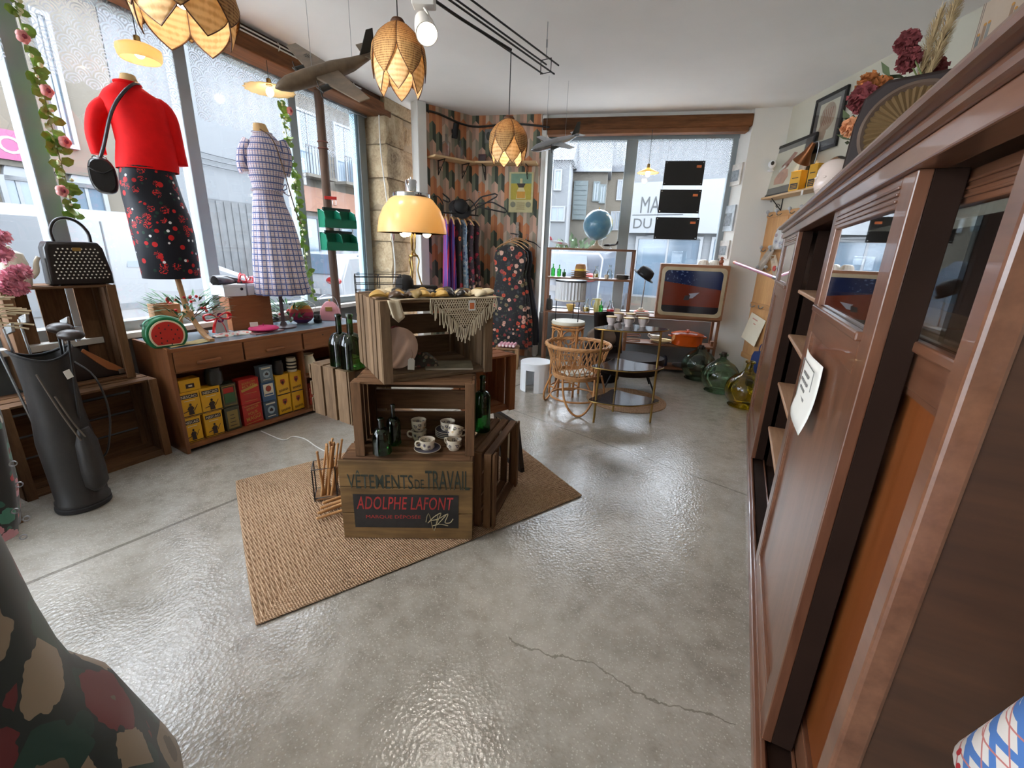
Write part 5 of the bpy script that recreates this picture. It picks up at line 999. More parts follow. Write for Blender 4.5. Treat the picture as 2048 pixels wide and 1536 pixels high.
t = thing('logo_card', 'white card with purple S logo standing beside the red bow', 'card', DP_(.52, .36, ZD), RZD-R(4)); MB().bx((-.045, 0, 0), (.045, .006, .20)).build('card', M_paperw, t, bevel=.001); text('S', mat('purple_print', P((120, 40, 110)), .5, var=0), t, .045, .075, onfront(0, -.001, .115), bold=.02)
zB = ZD+.271
for i, (s_, w_, lb, y_) in enumerate(((.65, .16, 'white shoe box with a round finger hole under the black shoes', .34), (.845, .18, 'white shoe box under the red sandals', .35))):
    t = thing('shoe_box', lb, 'box', DP_(s_-.0, y_, zB), RZD-R(4)); MB().bx((-w_/2, 0, 0), (w_/2, .24, .07)).build('carton', mat('white_card', P((224, 226, 230)), .6, var=.03), t, bevel=.002); MB().bx((-w_/2-.003, -.003, .07), (w_/2+.003, .243, .092)).build('lid', mat('white_card', P((224, 226, 230)), .6, var=.03), t, bevel=.002); MB().cyl((w_*.3, -.004, .055), (w_*.3, .002, .055), .011, n=14).build('finger_hole', M_black, t)
def shoe(label, loc, rz, m, sandal=False, L=.22):
    t = thing('shoe' if not sandal else 'sandal', label, 'shoe', loc, rz); out = [(.0, .0)]; n = 14
    def sole(f_): return (.022+.018*sin(PI*min(1, f_*1.15)**.8)+.006*(f_ > .5)) if 0 < f_ < 1 else .012
    rr = [[V((-L/2+L*k/n, -sole(k/n), .0+.02*max(0, (.45-k/n)))), V((-L/2+L*k/n, sole(k/n), .02*max(0, (.45-k/n)))), V((-L/2+L*k/n, sole(k/n), .010+.03*max(0, .45-k/n))), V((-L/2+L*k/n, -sole(k/n), .010+.03*max(0, .45-k/n)))] for k in range(n+1)]
    MB().loft(rr).build('sole', m if sandal else M_blackm, t, smooth=40); MB().bx((-L/2, -.022, 0), (-L/2+.045, .022, .02)).build('heel', M_blackm, t, bevel=.003)
    if sandal:
        for x, h_ in ((.05, .035), (.02, .04), (-.07, .06)): MB().tube([(x, -.038, .01), (x+.01, -.02, h_), (x+.015, 0, h_+.008), (x+.01, .02, h_), (x, .038, .01)], .008, 6, flat=.3).build('strap', m, t, smooth=60)
    else:
        g = MB(); rr = []
        for k in range(9):
            f_ = k/8; x = -L/2+L*f_; h_ = .055 if f_ < .45 else .055-.03*((f_-.45)/.55); w_ = sole(.08+f_*.84)
            rr.append([V((x, w_*cos(a), .012+h_*(abs(sin(a))**.8))) for a in [PI*j/8 for j in range(9)]]+[V((x, -w_*.7, .012)), V((x, w_*.7, .012))])
        g.loft(rr).build('upper', m, t, smooth=60)
    return t
M_redl = mat('red_sandal_leather', P((176, 36, 44)), .4); zS2 = zB+.0925
shoe('black leather shoe on the shoe box beside the cherry skirt', DP_(.60, .40, zS2), RZD+R(35), M_leath); shoe('second black shoe lying in front on the shoe box', DP_(.66, .48, zS2), RZD+R(10), M_leath)
shoe('red strappy sandal on the right shoe box', DP_(.81, .43, zS2), RZD+R(25), M_redl, True); shoe('second red sandal by the checked dress', DP_(.86, .52, zS2), RZD+R(-10), M_redl, True)
# greenery with red berries
M_pine = mat('christmas_green', P((62, 108, 62)), .6, var=.35, vs=25); M_berry = mat('red_berry', P((190, 30, 34)), .3)
def sprig(label, loc, rx, ry, rz_, n, nb, seed, group=None, red=.0):
    t = thing('berry_garland', label, 'garland', loc); rnd = random.Random(seed); g = MB()
    for i in range(n):
        a = rnd.uniform(0, 2*PI); p_ = V((rx*.5*cos(a)*rnd.random(), ry*.5*sin(a)*rnd.random(), rz_*(.2+.4*rnd.random()))); d_ = V((cos(a)*rx, sin(a)*ry, rnd.uniform(-.3, 1)*rz_)).normalized(); L_ = rnd.uniform(.05, .10); s_ = d_.cross(V((0, 0, 1))).normalized()*rnd.uniform(.006, .011); e = p_+V((cos(a)*rx*.5, sin(a)*ry*.5, rnd.uniform(-.2, .5)*rz_)); u_ = s_.cross(d_)*.3
        g.add([e, e+d_*L_*.4+s_+u_, e+d_*L_, e+d_*L_*.4-s_+u_], [(0, 1, 2, 3)])
    o = g.build('leaves', M_pine, t); o['kind'] = 'stuff'
    for i in range(4): a = rnd.uniform(0, 6.2); MB().tube([(0, 0, .0), (rx*.4*cos(a), ry*.4*sin(a), rz_*.4), (rx*.8*cos(a), ry*.8*sin(a), rz_*.6)], .003, 5).build('twig', M_beam, t)
    for i in range(nb): a = rnd.uniform(0, 6.2); MB().ell((rx*.75*cos(a)*rnd.uniform(.3, 1), ry*.75*sin(a)*rnd.uniform(.3, 1), rz_*rnd.uniform(.4, 1)), .011, 8, 6).build('berry', M_berry, t, smooth=60)
    return t
sprig('green garland with red berries around the foot of the dress form', DP_(.30, .33, ZD+.12), .27, .15, .19, 260, 18, 3); sprig('green sprig with orange berries under the checked dress', DP_(1.13, .42, ZD), .17, .11, .18, 150, 9, 8)
t = thing('red_bow', 'red satin bow on the garland beside the logo card', 'bow', DP_(.46, .28, ZD+.13), RZD); M_sat = mat('red_satin', P((206, 24, 30)), .3); g = MB()
for sg in (-1, 1): g.tube([(0, 0, 0), (sg*.05, -.01, .03), (sg*.09, 0, .02), (sg*.08, 0, -.015), (sg*.03, -.01, -.01), (0, 0, 0)], [.006, .018, .02, .018, .012, .006], 8, flat=.4); g.tube([(0, 0, 0), (sg*.03, -.01, -.05), (sg*.045, -.01, -.11)], [.008, .014, .016], 8, flat=.25)
g.build('loops', M_sat, t, smooth=60); MB().ell((0, -.008, 0), .014, 10, 6).build('knot', M_sat, t, smooth=60)
# ---------------------------------------------------------------- wooden post with green bins
sP = SL(655, 400, .12)[0]; pp = LW(sP, .12, SILL+.0)
po = thing('wooden_post', 'dark round wooden post in front of the long window', 'post', LW(sP, .12, 0)); MB().tube([(0, 0, 0), (.004, 0, .9), (-.004, .003, 1.8), (0, 0, 2.86)], .042, 14).build('shaft', wood('dark_post', P((64, 46, 36)), P((110, 84, 66)), 'Z', 8, .7, .3), po, smooth=60)
for z in (2.36, 2.42): MB().tube([(.047*cos(a), .047*sin(a), z) for a in [i*PI/8 for i in range(16)]], .006, 5, close=True).build('binding', mat('rope', P((120, 70, 58)), .9), po, smooth=60)
M_gbin = mat('green_plastic', P((20, 112, 84)), .35, var=.05)
pq = LW(sP, .12); r_, d_ = RIGHT(pq)
for i, (py, lb) in enumerate(((440, 'upper one of two green bins hung on the wooden post'), (484, 'lower one of two green bins hung on the wooden post'))):
    z = AT(680, py, pq).z; t = thing('green_bin', lb, 'bin', V((pq.x, pq.y, z))+r_*.05-d_*.052, math.atan2(d_.y, d_.x)-PI/2+R(25), 'green bins on the post'); wB = .34
    for x in (-.5, -.02, .46):
        g = MB(); pts = [(-.15, .065), (.0, .065), (.0, -.11), (-.05, -.11), (-.13, -.05)]; pts = [(0, .07), (-.06, .085), (-.13, .06), (-.155, 0), (-.14, -.06), (-.10, -.085), (0, -.085)]
        g.loft([[V((x*wB*.98+.0, a, b)) for a, b in pts], [V((x*wB*.98+.012, a, b)) for a, b in pts]]); g.build('cheek', M_gbin, t, bevel=.002)
    MB().bx((-.5*wB, -.012, -.085), (.5*wB, 0, .09)).build('back', M_gbin, t); MB().bx((-.5*wB, -.14, -.088), (.5*wB, 0, -.078)).build('bottom', M_gbin, t); MB().bx((-.5*wB, -.148, -.085), (.5*wB, -.138, -.005)).build('front', M_gbin, t); MB().bx((-.35*wB, -.03, .085), (.5*wB, .0, .11)).build('top_rail', mat('dark_green_plastic', P((12, 44, 36)), .4), t)
z = AT(665, 398, pq).z; t = thing('red_clip', 'small red clip on the wooden post above the green bins', 'clip', V((pq.x, pq.y, z))+r_*.03-d_*.05, math.atan2(d_.y, d_.x)-PI/2); MB().bx((-.06, -.012, -.012), (.06, .008, .02)).build('jaw', mat('red_plastic', P((180, 36, 30)), .4), t, bevel=.004); MB().tube([(.02, 0, -.01), (.02, -.005, -.06), (.05, -.005, -.06), (.05, 0, -.01)], .003, 5).build('wire', M_steel, t)
# cable down the pier
g = MB(); g.tube([LW(-.06, .02, 2.86), LW(-.06, .02, 2.5), LW(-.05, -.02, 2.0), LW(-.04, -.07, 1.55), LW(-.04, -.09, 1.2), LW(-.08, -.09, 1.0)], .007, 6); tag(g.build('white_cable', M_white, smooth=60), 'white cable hanging down in front of the stone pier', 'cable')
p = LWP(784, 474, -.035); t = thing('oval_medallion', 'small oval medallion hanging on the stone pier', 'medallion', p, RZL); MB().lathe([(.001, .0), (.055, 0), (.058, .008), (.05, .016), (.046, .010), (.001, .010)], 28, M=MX.Rotation(PI/2, 4, 'X') @ MX.Diagonal((.72, 1.15, 1, 1))).build('frame', M_cer, t, smooth=50); MB().ell((0, -.012, 0), (.03, .004, .048), 16, 8).build('picture', mat('rosy_print', P((160, 96, 84)), .5, var=.3, vs=40), t, smooth=60)
# ---------------------------------------------------------------- rose garlands on the mullions
M_vl = mat('garland_leaf', P((122, 158, 62)), .5, var=.3, vs=18); M_vs = mat('garland_stem', P((110, 120, 70)), .7); M_rose = mat('dusty_rose', P((206, 132, 128)), .6, var=.15, vs=20); M_rosed = mat('deep_rose', P((130, 30, 48)), .6); M_whf = mat('pale_blossom', P((216, 220, 176)), .6, var=.1)
def garland(name, label, pts, off, roses, seed, nl=60):
    P_ = [LWP(x, y, off) for x, y in pts]; t = thing(name, label, 'garland', P_[-1]); o0 = P_[-1]; rnd = random.Random(seed); L_ = [p-o0 for p in P_]
    MB().tube(L_, .004, 6).build('stem', M_vs, t, smooth=60)
    def at_(f_): k = f_*(len(L_)-1); i = min(int(k), len(L_)-2); return L_[i].lerp(L_[i+1], k-i)
    for i in range(nl):
        c = at_(rnd.random()); d_ = (UL*rnd.uniform(-1, 1)-NL*rnd.uniform(0, .6)+V((0, 0, rnd.uniform(-.8, .5)))).normalized(); s_ = d_.cross(NL).normalized(); z_ = rnd.choice((.035, .05, .065)); g = MB(); up_ = s_.cross(d_)
        g.add([c, c+d_*z_*.35+s_*z_*.42+up_*.004, c+d_*z_*.8+s_*z_*.34, c+d_*z_*1.1, c+d_*z_*.8-s_*z_*.34, c+d_*z_*.35-s_*z_*.42+up_*.004], [(0, 1, 2, 3), (0, 3, 4, 5)]); g.build('leaf', M_vl, t)
    for i in range(nl//3):
        c = at_(rnd.random())+V((rnd.uniform(-.03, .03), rnd.uniform(-.03, .03), rnd.uniform(-.03, .03))); MB().ell(c, rnd.uniform(.008, .014), 7, 5).build('blossom', M_whf, t, smooth=60)
    for x, y in roses:
        c = LWP(x, y, off-.03)-o0; r0 = MB().ell(c, (.025, .024, .025), 12, 8).build('rose', M_rose, t, smooth=60)
        for k in range(5):
            a = k*2*PI/5; q = c+UL*(.016*cos(a))+V((0, 0, .016*sin(a)))-NL*.010; MB().ell(q, (.019, .015, .020), 10, 6).build('petal', M_rose, r0, smooth=60)
        MB().ell(c-NL*.022, .013, 10, 6).build('heart', M_rosed, r0, smooth=60)
    return t
garland('rose_garland', 'leafy garland with dusty roses down the left of the window', [(30, 2), (42, 50), (58, 100), (72, 150), (88, 190), (98, 230), (110, 280), (120, 320), (130, 355), (140, 400), (150, 440)], .2, [(44, 74), (92, 182), (128, 284), (122, 382)], 5, 95)
garland('rose_garland', 'leafy garland beside the checked dress', [(560, 205), (570, 250), (578, 300), (588, 350), (594, 400), (602, 440), (608, 490), (616, 540), (628, 600)], .2, [(578, 222), (600, 520)], 9, 110)
def fluff(parent, name, c, r, m, n=140, L=.02, seed=1):      # a ruffled flower head of many small petals round a core
    rnd = random.Random(seed); g = MB(); g.ell(c, tuple(x*.7 for x in r), 10, 7)
    for i in range(n):
        d = V((rnd.gauss(0, 1), rnd.gauss(0, 1), rnd.gauss(0, 1))).normalized(); p = V(c)+V((d.x*r[0], d.y*r[1], d.z*r[2]))*rnd.uniform(.55, .8); e = (d+V((rnd.uniform(-.5, .5), rnd.uniform(-.5, .5), rnd.uniform(-.5, .5)))).normalized(); s = e.cross(V((rnd.random(), rnd.random(), rnd.random()+.1))).normalized()*L*.45; k = L*rnd.uniform(.6, 1.1)
        g.add([p-s*.4, p+s*.4, p+e*k+s, p+e*k-s], [(0, 1, 2, 3)])
    return g.build(name, m, parent)
# ================================================================ crates, golf bag and clothes at the far left
RZf = R(64); lo = V((-2.37, 2.75, 0)); ul = V((cos(RZf), sin(RZf), 0)); nl_ = V((-sin(RZf), cos(RZf), 0))
cl = crate('crate', 'large dark crate on the floor behind the golf bag', lo-ul*.36, RZf, .72, .30, .545, CBN, nside=3, ntop=3, nback=4)
ur = FL(268, 752, .548); RZu = R(60); uu_ = V((cos(RZu), sin(RZu), 0))
cu = crate('crate', 'tall open crate carrying the teapot and dotted handbag', V((ur.x, ur.y, .548))-uu_*.245+V((0.02, -.01, 0)), RZu, .49, .27, .60, CBN, nside=2, ntop=3, skip=('K',))
for x0, x1 in ((-.245, -.09), (-.05, .08), (.12, .245)): MB().bx((x0, .27, 0), (x1, .284, .60)).build('slat', CBN['Z'], cu, bevel=.002)
def CU(x, y, z=0): return cu.location+rotz(RZu).to_3x3() @ V((x, y, 0))+V((0, 0, z))
ZU = .6015
# teapot
M_tea = mat('ivory_porcelain', P((222, 214, 198)), .25, var=.03); tp_ = CU(-.15, .10, ZU); r_, d_ = RIGHT(tp_)
t = thing('coffee_pot', 'ivory porcelain coffee pot with small pink flowers', 'coffee pot', tp_, math.atan2(d_.y, d_.x)-PI/2); MB().lathe([(.001, 0), (.055, 0), (.06, .008), (.066, .05), (.066, .12), (.058, .155), (.056, .17), (.052, .17), (.001, .165)], 28).build('body', M_tea, t, smooth=50)
MB().lathe([(.056, .170), (.054, .178), (.03, .19), (.012, .195), (.016, .205), (.012, .216), (.001, .22)], 24).build('lid', M_tea, t, smooth=50); MB().tube([(-.06, 0, .145), (-.095, 0, .155), (-.115, 0, .12), (-.105, 0, .075), (-.08, 0, .05), (-.062, 0, .045)], [.008, .008, .009, .008, .008, .007], 10).build('handle', M_tea, t, smooth=60); MB().tube([(.058, 0, .05), (.085, 0, .08), (.095, 0, .13), (.11, 0, .16)], [.02, .016, .012, .011], 10).build('spout', M_tea, t, smooth=60)
for a, z in ((-1.9, .12), (-1.5, .05), (-1.2, .10), (-2.3, .06)): MB().ell((.067*cos(a), .067*sin(a), z), (.007, .007, .005), 8, 5).build('painted_flower', M_rose, t)
# dotted handbag
hb_ = CU(.115, .085, ZU); r_, d_ = RIGHT(hb_); t = thing('dotted_handbag', 'black handbag with white dots and stiff round handle', 'handbag', hb_, math.atan2(d_.y, d_.x)-PI/2+R(16)); g = MB(); rr = []; Wb, Hb = .145, .245
for y, k in ((-.05, .97), (-.04, 1), (.05, 1), (.06, .97)): rr.append([V((x*k, y, z*k+.0015)) for x, z in ((-Wb, 0), (Wb, 0), (Wb, Hb*.25), (Wb*.86, Hb*.86), (Wb*.72, Hb), (-Wb*.82, Hb), (-Wb*.93, Hb*.86), (-Wb*.98, Hb*.25))])
g.loft(rr).build('body', M_leath, t, smooth=30, bevel=.008); dm = MB().ell((0, 0, 0), (.0045, .0022, .0045), 8, 5); first = None
for j in range(10):
    for i in range(12):
        x = -.11+i*.0205+(.010 if j % 2 else 0); z = .04+j*.0185
        if abs(x) > Wb*.98-.22*z: continue
        if first is None: first = dm.build('stud', M_paperw, t, (x, -.0505, z), smooth=60)
        else: inst(first, 'stud', t, (x, -.0505, z))
MB().tube([(-.075, 0, Hb-.004), (-.078, 0, Hb+.06), (-.05, 0, Hb+.115), (0, 0, Hb+.135), (.05, 0, Hb+.115), (.085, 0, Hb+.06), (.088, 0, Hb-.004)], .011, 10, flat=.8).build('handle', M_leath, t, smooth=60); MB().bx((-.02, -.056, Hb-.05), (.02, -.05, Hb-.03)).build('clasp', M_brass, t, bevel=.003)
for x in (-.11, .11): MB().ell((x, -.04, .004), .008, 8, 5).build('foot', M_steel, t)
# dark case with tan panel inside the tall crate
t = thing('leather_case', 'black curved leather case with tan panel inside the tall crate', 'case', CU(.06, .04, .0155), RZu+R(0)); g = MB(); rr = []
pr_ = [(-.15, 0), (.16, 0), (.155, .02), (.10, .07), (.04, .12), (-.02, .19), (-.07, .23), (-.12, .21), (-.15, .12)]
for y, k in ((.02, .95), (.03, 1), (.10, 1), (.11, .95)): rr.append([V((x*k, y, z*k+.001)) for x, z in pr_])
g.loft(rr).build('body', M_leath, t, smooth=40, bevel=.006); MB().loft([[V((x, .012, z)) for x, z in ((.15, .012), (.16, .03), (.10, .085), (.04, .14), (-.02, .20), (-.035, .185), (.02, .11), (.07, .05))], [V((x, .028, z)) for x, z in ((.15, .012), (.16, .03), (.10, .085), (.04, .14), (-.02, .20), (-.035, .185), (.02, .11), (.07, .05))]]).build('tan_panel', mat('tan_leather', P((150, 88, 48)), .45), t, bevel=.003); MB().bx((.12, .006, .01), (.15, .014, .04)).build('buckle', M_steel, t, bevel=.002)
# golf bag and clubs
gb = V((-2.36, 2.10, 0)); t = thing('golf_bag', 'worn dark leather golf bag standing in front of the crates', 'golf bag', gb, R(40)); M_gbag = mat('worn_dark_leather', P((36, 31, 28)), .55, var=.3, vs=9, bump=.35, bs=30)
rr = []
for z, rad in ((.0, .105), (.02, .115), (.05, .115), (.06, .108), (.2, .11), (.4, .112), (.55, .10), (.7, .098), (.82, .105), (.86, .112)): rr.append([V((rad*cos(a)*(1+.02*sin(3*a+z*9)), rad*.9*sin(a), z+(.025*sin(2*a+1) if z > .8 else 0))) for a in [2*PI*i/28 for i in range(28)]])
g = MB(); g.loft(rr, cap=False); g.build('bag_body', M_gbag, t, smooth=60); MB().cyl((0, 0, .003), (0, 0, .03), .117, n=28).build('base_cup', M_blackm, t, smooth=40, bevel=.006)
MB().tube([(.112*cos(a), .101*sin(a), .862+.025*sin(2*a+1)) for a in [2*PI*i/28 for i in range(28)]], .007, 7, close=True).build('rim', M_blackm, t, smooth=60)
rr = []
for z, k in ((.10, .5), (.14, .95), (.22, 1), (.38, .9), (.46, .5)): rr.append([V((.075+.062*k*cos(a)*.9, -.05+.075*k*sin(a), z)) for a in [2*PI*i/16 for i in range(16)]])
MB().loft(rr).build('ball_pocket', M_gbag, t, smooth=60)
for pts in (((-.02, -.112, .78), (.03, -.112, .55), (.09, -.095, .32)), ((.02, -.108, .66), (.06, -.105, .5), (.10, -.09, .38))): MB().tube(pts, .004, 6).build('piping', mat('worn_piping', P((92, 82, 72)), .7), t, smooth=60)
MB().tube([(.105, .02, .80), (.17, .02, .70), (.19, .01, .5), (.15, 0, .3), (.11, 0, .25)], .014, 8, flat=.35).build('strap', M_gbag, t, smooth=60)
tg_ = MB().bx((-.015, -.001, -.022), (.015, .001, .022)).build('price_tag', M_paperw, t, (.085, -.085, .76), rot=(0, R(-14), R(40))); tg_['label'] = 'white price tag'
M_clubs = mat('club_steel', P((176, 178, 180)), .25, .9); M_grip = mat('club_wood', P((44, 32, 26)), .4)
def club(label, x, y, top, kind, tilt):
    t = thing('golf_club', label, 'golf club', gb+V((x, y, .05)), group='golf clubs'); e = V((tilt[0], tilt[1], top-.05)); MB().cyl((0, 0, 0), e, .006, n=8).build('shaft', M_clubs if kind == 'iron' else M_black, t, smooth=50)
    if kind == 'iron': MB().loft([[e+V((dx*.8, dx*-.3, dz)) for dx, dz in ((0, -.03), (.075, -.01), (.085, .035), (.0, .012))], [e+V((dx*.8+.006, dx*-.3+.012, dz)) for dx, dz in ((0, -.03), (.075, -.01), (.085, .035), (.0, .012))]]).build('iron_head', M_clubs, t, smooth=30, bevel=.003)
    else: MB().ell(e+V((.035, -.02, .0)), (.06, .042, .028), 16, 9).build('wood_head', M_grip, t, smooth=60); MB().bx((.08, -.05, -.006), (.088, -.03, .006)).build('sole_plate', M_clubs, t, e-V((.0, 0, .02)))
    return t
club('silver golf iron leaning left out of the golf bag', -.04, -.02, .99, 'iron', (-.05, -.03)); club('second silver iron behind the left one in the golf bag', -.05, .03, 1.02, 'iron', (-.07, .02)); club('dark wood driver standing highest in the golf bag', .02, .03, .98, 'wood', (.01, .05)); club('dark wood club leaning right out of the golf bag', .05, -.01, .96, 'wood', (.09, .03)); club('pale iron at the back of the golf bag', .0, .05, 1.00, 'iron', (.02, .06)); club('slim steel putter at the left rim of the golf bag', -.07, -.01, .97, 'iron', (-.12, -.02))
# books in a crate at the left edge
c2 = crate('crate', 'small dark crate of books at the left edge', (-2.62, 1.72, .0015), R(62), .46, .26, .52, CBN, nside=3, ntop=3)
for i in range(5):
    t = thing('book', 'old book, %s in the pile on the left edge crate' % ('bottom', 'second', 'third', 'fourth', 'top')[i], 'book', V((-2.70, 1.76, .5235+i*.0245)), R(62+(3, -4, 2, 6, -2)[i]), 'books at the left edge'); MB().bx((-.10, -.07, .002), (.10, .07, .022)).build('pages', mat('old_pages', P((196, 184, 156)), .9), t); g = MB(); g.bx((-.104, -.074, 0), (.104, .074, .003)); g.bx((-.104, -.074, .021), (.104, .074, .024)); g.bx((-.104, .071, 0), (.104, .074, .024)); g.build('cover', mat('book_cover_%d' % (i % 3), P(((120, 40, 30), (60, 60, 44), (150, 120, 70))[i % 3]), .6), t)
# pink carnations and dried flowers
bq = V((-2.58, 1.80, .5235)); t = thing('carnation_bunch', 'fluffy pink flowers on stems at the left edge', 'flowers', bq); M_carn = mat('pink_carnation', P((232, 160, 178)), .8, var=.15, vs=40)
MB().lathe([(.05, 0), (.06, .01), (.05, .2), (.055, .40), (.05, .42), (.045, .40)], 20).build('tall_vase', mat('dark_vase', P((50, 46, 44)), .4), t, smooth=50)
for x, y in ((22, 552), (40, 545), (12, 572), (35, 575), (-4, 475), (2, 508)):
    q = AT(x, y, bq)-bq; MB().tube([(0, 0, .38), q*.6+V((0, 0, .16)), q], .003, 5).build('stem', M_vs, t); fluff(t, 'bloom', q, (.036, .036, .030), M_carn, 150, .022, int(x*7+y))
g = MB(); rnd = random.Random(3)
for i in range(26): a = rnd.uniform(-1, 1); q = AT(-5+rnd.uniform(0, 55), 605+rnd.uniform(-15, 55), bq)-bq+V((rnd.uniform(-.04, .04), rnd.uniform(-.04, .04), 0)); g.tube([(0, 0, .42), q*.7+V((0, 0, .16)), q], [.0015, .0015, .005], 5)
g.build('dried_grass', mat('dried_grass', P((206, 190, 160)), .9), t)
# hanging clothes at the near left
M_fl1 = fabric_flower('black_tropical_print', P((14, 16, 16)), [P((168, 30, 32)), P((196, 130, 140)), P((60, 120, 100)), P((200, 196, 186))], P((36, 84, 68)), 13, .45, .7, 19); M_fl2 = fabric_flower('jungle_print_cotton', P((12, 24, 22)), [P((132, 114, 92)), P((96, 20, 24)), P((10, 50, 40)), P((140, 122, 100))], P((8, 44, 36)), 6.5, .95, .75, 9)
def hung(name, label, base, rows, dep, m, pleat=.05, np_=8, top=1.6, cat='dress'):
    r_, d_ = RIGHT(base); t = thing(name, label, cat, base, math.atan2(d_.y, d_.x)-PI/2); R_ = sil(base, rows); N_ = 48; rings = []
    for i, (z, c, w) in enumerate(R_): k = (len(R_)-i)/len(R_); rings.append([V((c+w*(1+pleat*k*sin(np_*a))*cos(a), dep[i]*(1+pleat*k*sin(np_*a))*sin(a), z)) for a in [2*PI*j/N_ for j in range(N_)]])
    MB().loft(rings, cap=False).build('cloth', m, t, smooth=60, solid=.003); z, c, w = R_[-1]
    MB().tube([(c-w, 0, z-.02), (c-w*.5, 0, z+.03), (c, 0, z+.05), (c+w*.5, 0, z+.03), (c+w, 0, z-.02)], .009, 8).build('hanger', M_beech, t, smooth=60); MB().tube([(c, 0, z+.05), (c, 0, z+.10), (c+.02, 0, z+.13), (c, 0, z+.15)], .003, 6).build('hook', M_steel, t, smooth=60)
    return t, R_
hb = V((-1.98, 1.30, 0)); _, RT = hung('tropical_dress', 'black tropical print dress with metal rings at the left edge', hb, [(1098, -330, 58), (1060, -325, 55), (1000, -315, 48), (930, -300, 30), (860, -290, 14), (760, -285, -20), (600, -290, -70), (480, -280, -120)], [.16, .16, .15, .14, .13, .12, .11, .06], M_fl1)
t = bpy.data.objects['tropical_dress']
for x, y in ((8, 905), (20, 945), (12, 995), (34, 1010), (28, 1045)):
    q = onaxis(hb, x, y, -.155); MB().tube([q+V((.009*cos(a), 0, .009*sin(a))) for a in [i*PI/8 for i in range(16)]], .0025, 5, close=True).build('metal_ring', M_steel, t, smooth=60)
hb2 = V((-1.04, .735, 0)); _, RJ = hung('jungle_dress', 'large leaf and flower print dress in the lower left corner', hb2, [(1900, -740, 520), (1700, -720, 400), (1600, -700, 330), (1536, -690, 285), (1490, -680, 205), (1430, -660, 165), (1330, -640, 112), (1220, -600, 62), (1090, -560, 0), (900, -480, -90), (700, -430, -140)], [.34, .32, .30, .28, .26, .24, .22, .20, .17, .14, .08], M_fl2, .03, 7)
MB().tube([onaxis(hb2, x, y, -.2) for x, y in ((120, 1500), (180, 1520), (250, 1560), (320, 1600))], .03, 8).build('red_hem', mat('red_hem', P((110, 18, 24)), .8), bpy.data.objects['jungle_dress'], smooth=60)
def m_cherrycheck():
    t = NT('cherry_check_cotton'); x = t.xyz()
    def ln(v, per, w, off): return t.ma('LESS_THAN', t.ma('ABSOLUTE', t.ma('SUBTRACT', t.ma('FRACT', t.ma('ADD', t.ma('DIVIDE', v, per), off)), .5)), w)
    u = t.ma('ADD', x[0], t.ma('MULTIPLY', x[2], .5)); w = t.ma('SUBTRACT', x[2], t.ma('MULTIPLY', x[0], .5)); b = t.ma('MAXIMUM', ln(u, .03, .13, 0), ln(w, .03, .13, 0)); r_ = t.ma('MAXIMUM', ln(u, .03, .03, .4), ln(w, .03, .03, .4)); ch = t.ma('LESS_THAN', t.vor(34, rnd=.6), .16)
    c = t.mix(b, P((206, 198, 190)), P((72, 112, 170))); c = t.mix(r_, c, P((180, 110, 104))); c = t.mix(ch, c, P((170, 22, 30))); t.set(col=c, rough=.8); return t.m
_, RC_ = hung('cherry_check_dress', 'blue checked cherry print dress in the lower right corner', V((.56, .355, 0)), [(1640, 1850, 2600), (1560, 1935, 2560), (1500, 2000, 2540), (1460, 2060, 2500), (1320, 2150, 2460), (1100, 2180, 2420)], [.10, .09, .08, .07, .05, .03], m_cherrycheck(), .03, 6)

# stands that carry the near clothes
def hook_point(base, R_): r_, d_ = RIGHT(base); z, c, w = R_[-1]; return base+r_*c+V((0, 0, z+.15))
h1, h2 = hook_point(hb, RT), hook_point(hb2, RJ); zr_ = max(h1.z, h2.z)
rk_ = thing('garment_rack', 'steel clothes rack carrying the printed dresses at the left', 'clothes rack', (0, 0, 0)); dd_ = (h1-h2); dd_.z = 0; dd_.normalize(); a_, b_ = h2-dd_*.15, h1+dd_*.15
MB().cyl((a_.x, a_.y, zr_), (b_.x, b_.y, zr_), .012, n=12).build('bar', M_steel, rk_, smooth=50)
nn_ = V((-abs(dd_.y), dd_.x*(1 if dd_.y > 0 else -1), 0))*.35
for q in (a_, b_):
    k = q+nn_; MB().cyl((k.x, k.y, .012), (k.x, k.y, zr_), .012, n=12).build('upright', M_steel, rk_, smooth=50); MB().cyl((k.x, k.y, zr_), (q.x, q.y, zr_), .010, n=12).build('arm', M_steel, rk_, smooth=50); MB().cyl((k.x, k.y, .012), (k.x+nn_.x, k.y+nn_.y, .012), .012, n=12).build('foot', M_steel, rk_, smooth=50)
for h_ in (h1, h2):
    if zr_-h_.z > .005: MB().cyl(h_, (h_.x, h_.y, zr_), .002, n=6).build('loop', M_steel, rk_)
b3 = V((.56, .355, 0)); h3 = hook_point(b3, RC_); st_ = thing('valet_stand', 'steel valet stand carrying the cherry check dress', 'stand', (h3.x, h3.y, 0)); MB().cyl((.05, -.04, .01), (.05, -.04, h3.z), .010, n=12).build('pole', M_steel, st_, smooth=50); MB().tube([(.05, -.04, h3.z), (.02, -.02, h3.z+.012), (0, 0, h3.z+.004)], .005, 7).build('arm', M_steel, st_, smooth=60); MB().lathe([(.001, 0), (.12, 0), (.12, .012), (.02, .02)], 24, c=(.05, -.04, 0)).build('base', M_steel, st_, smooth=40)
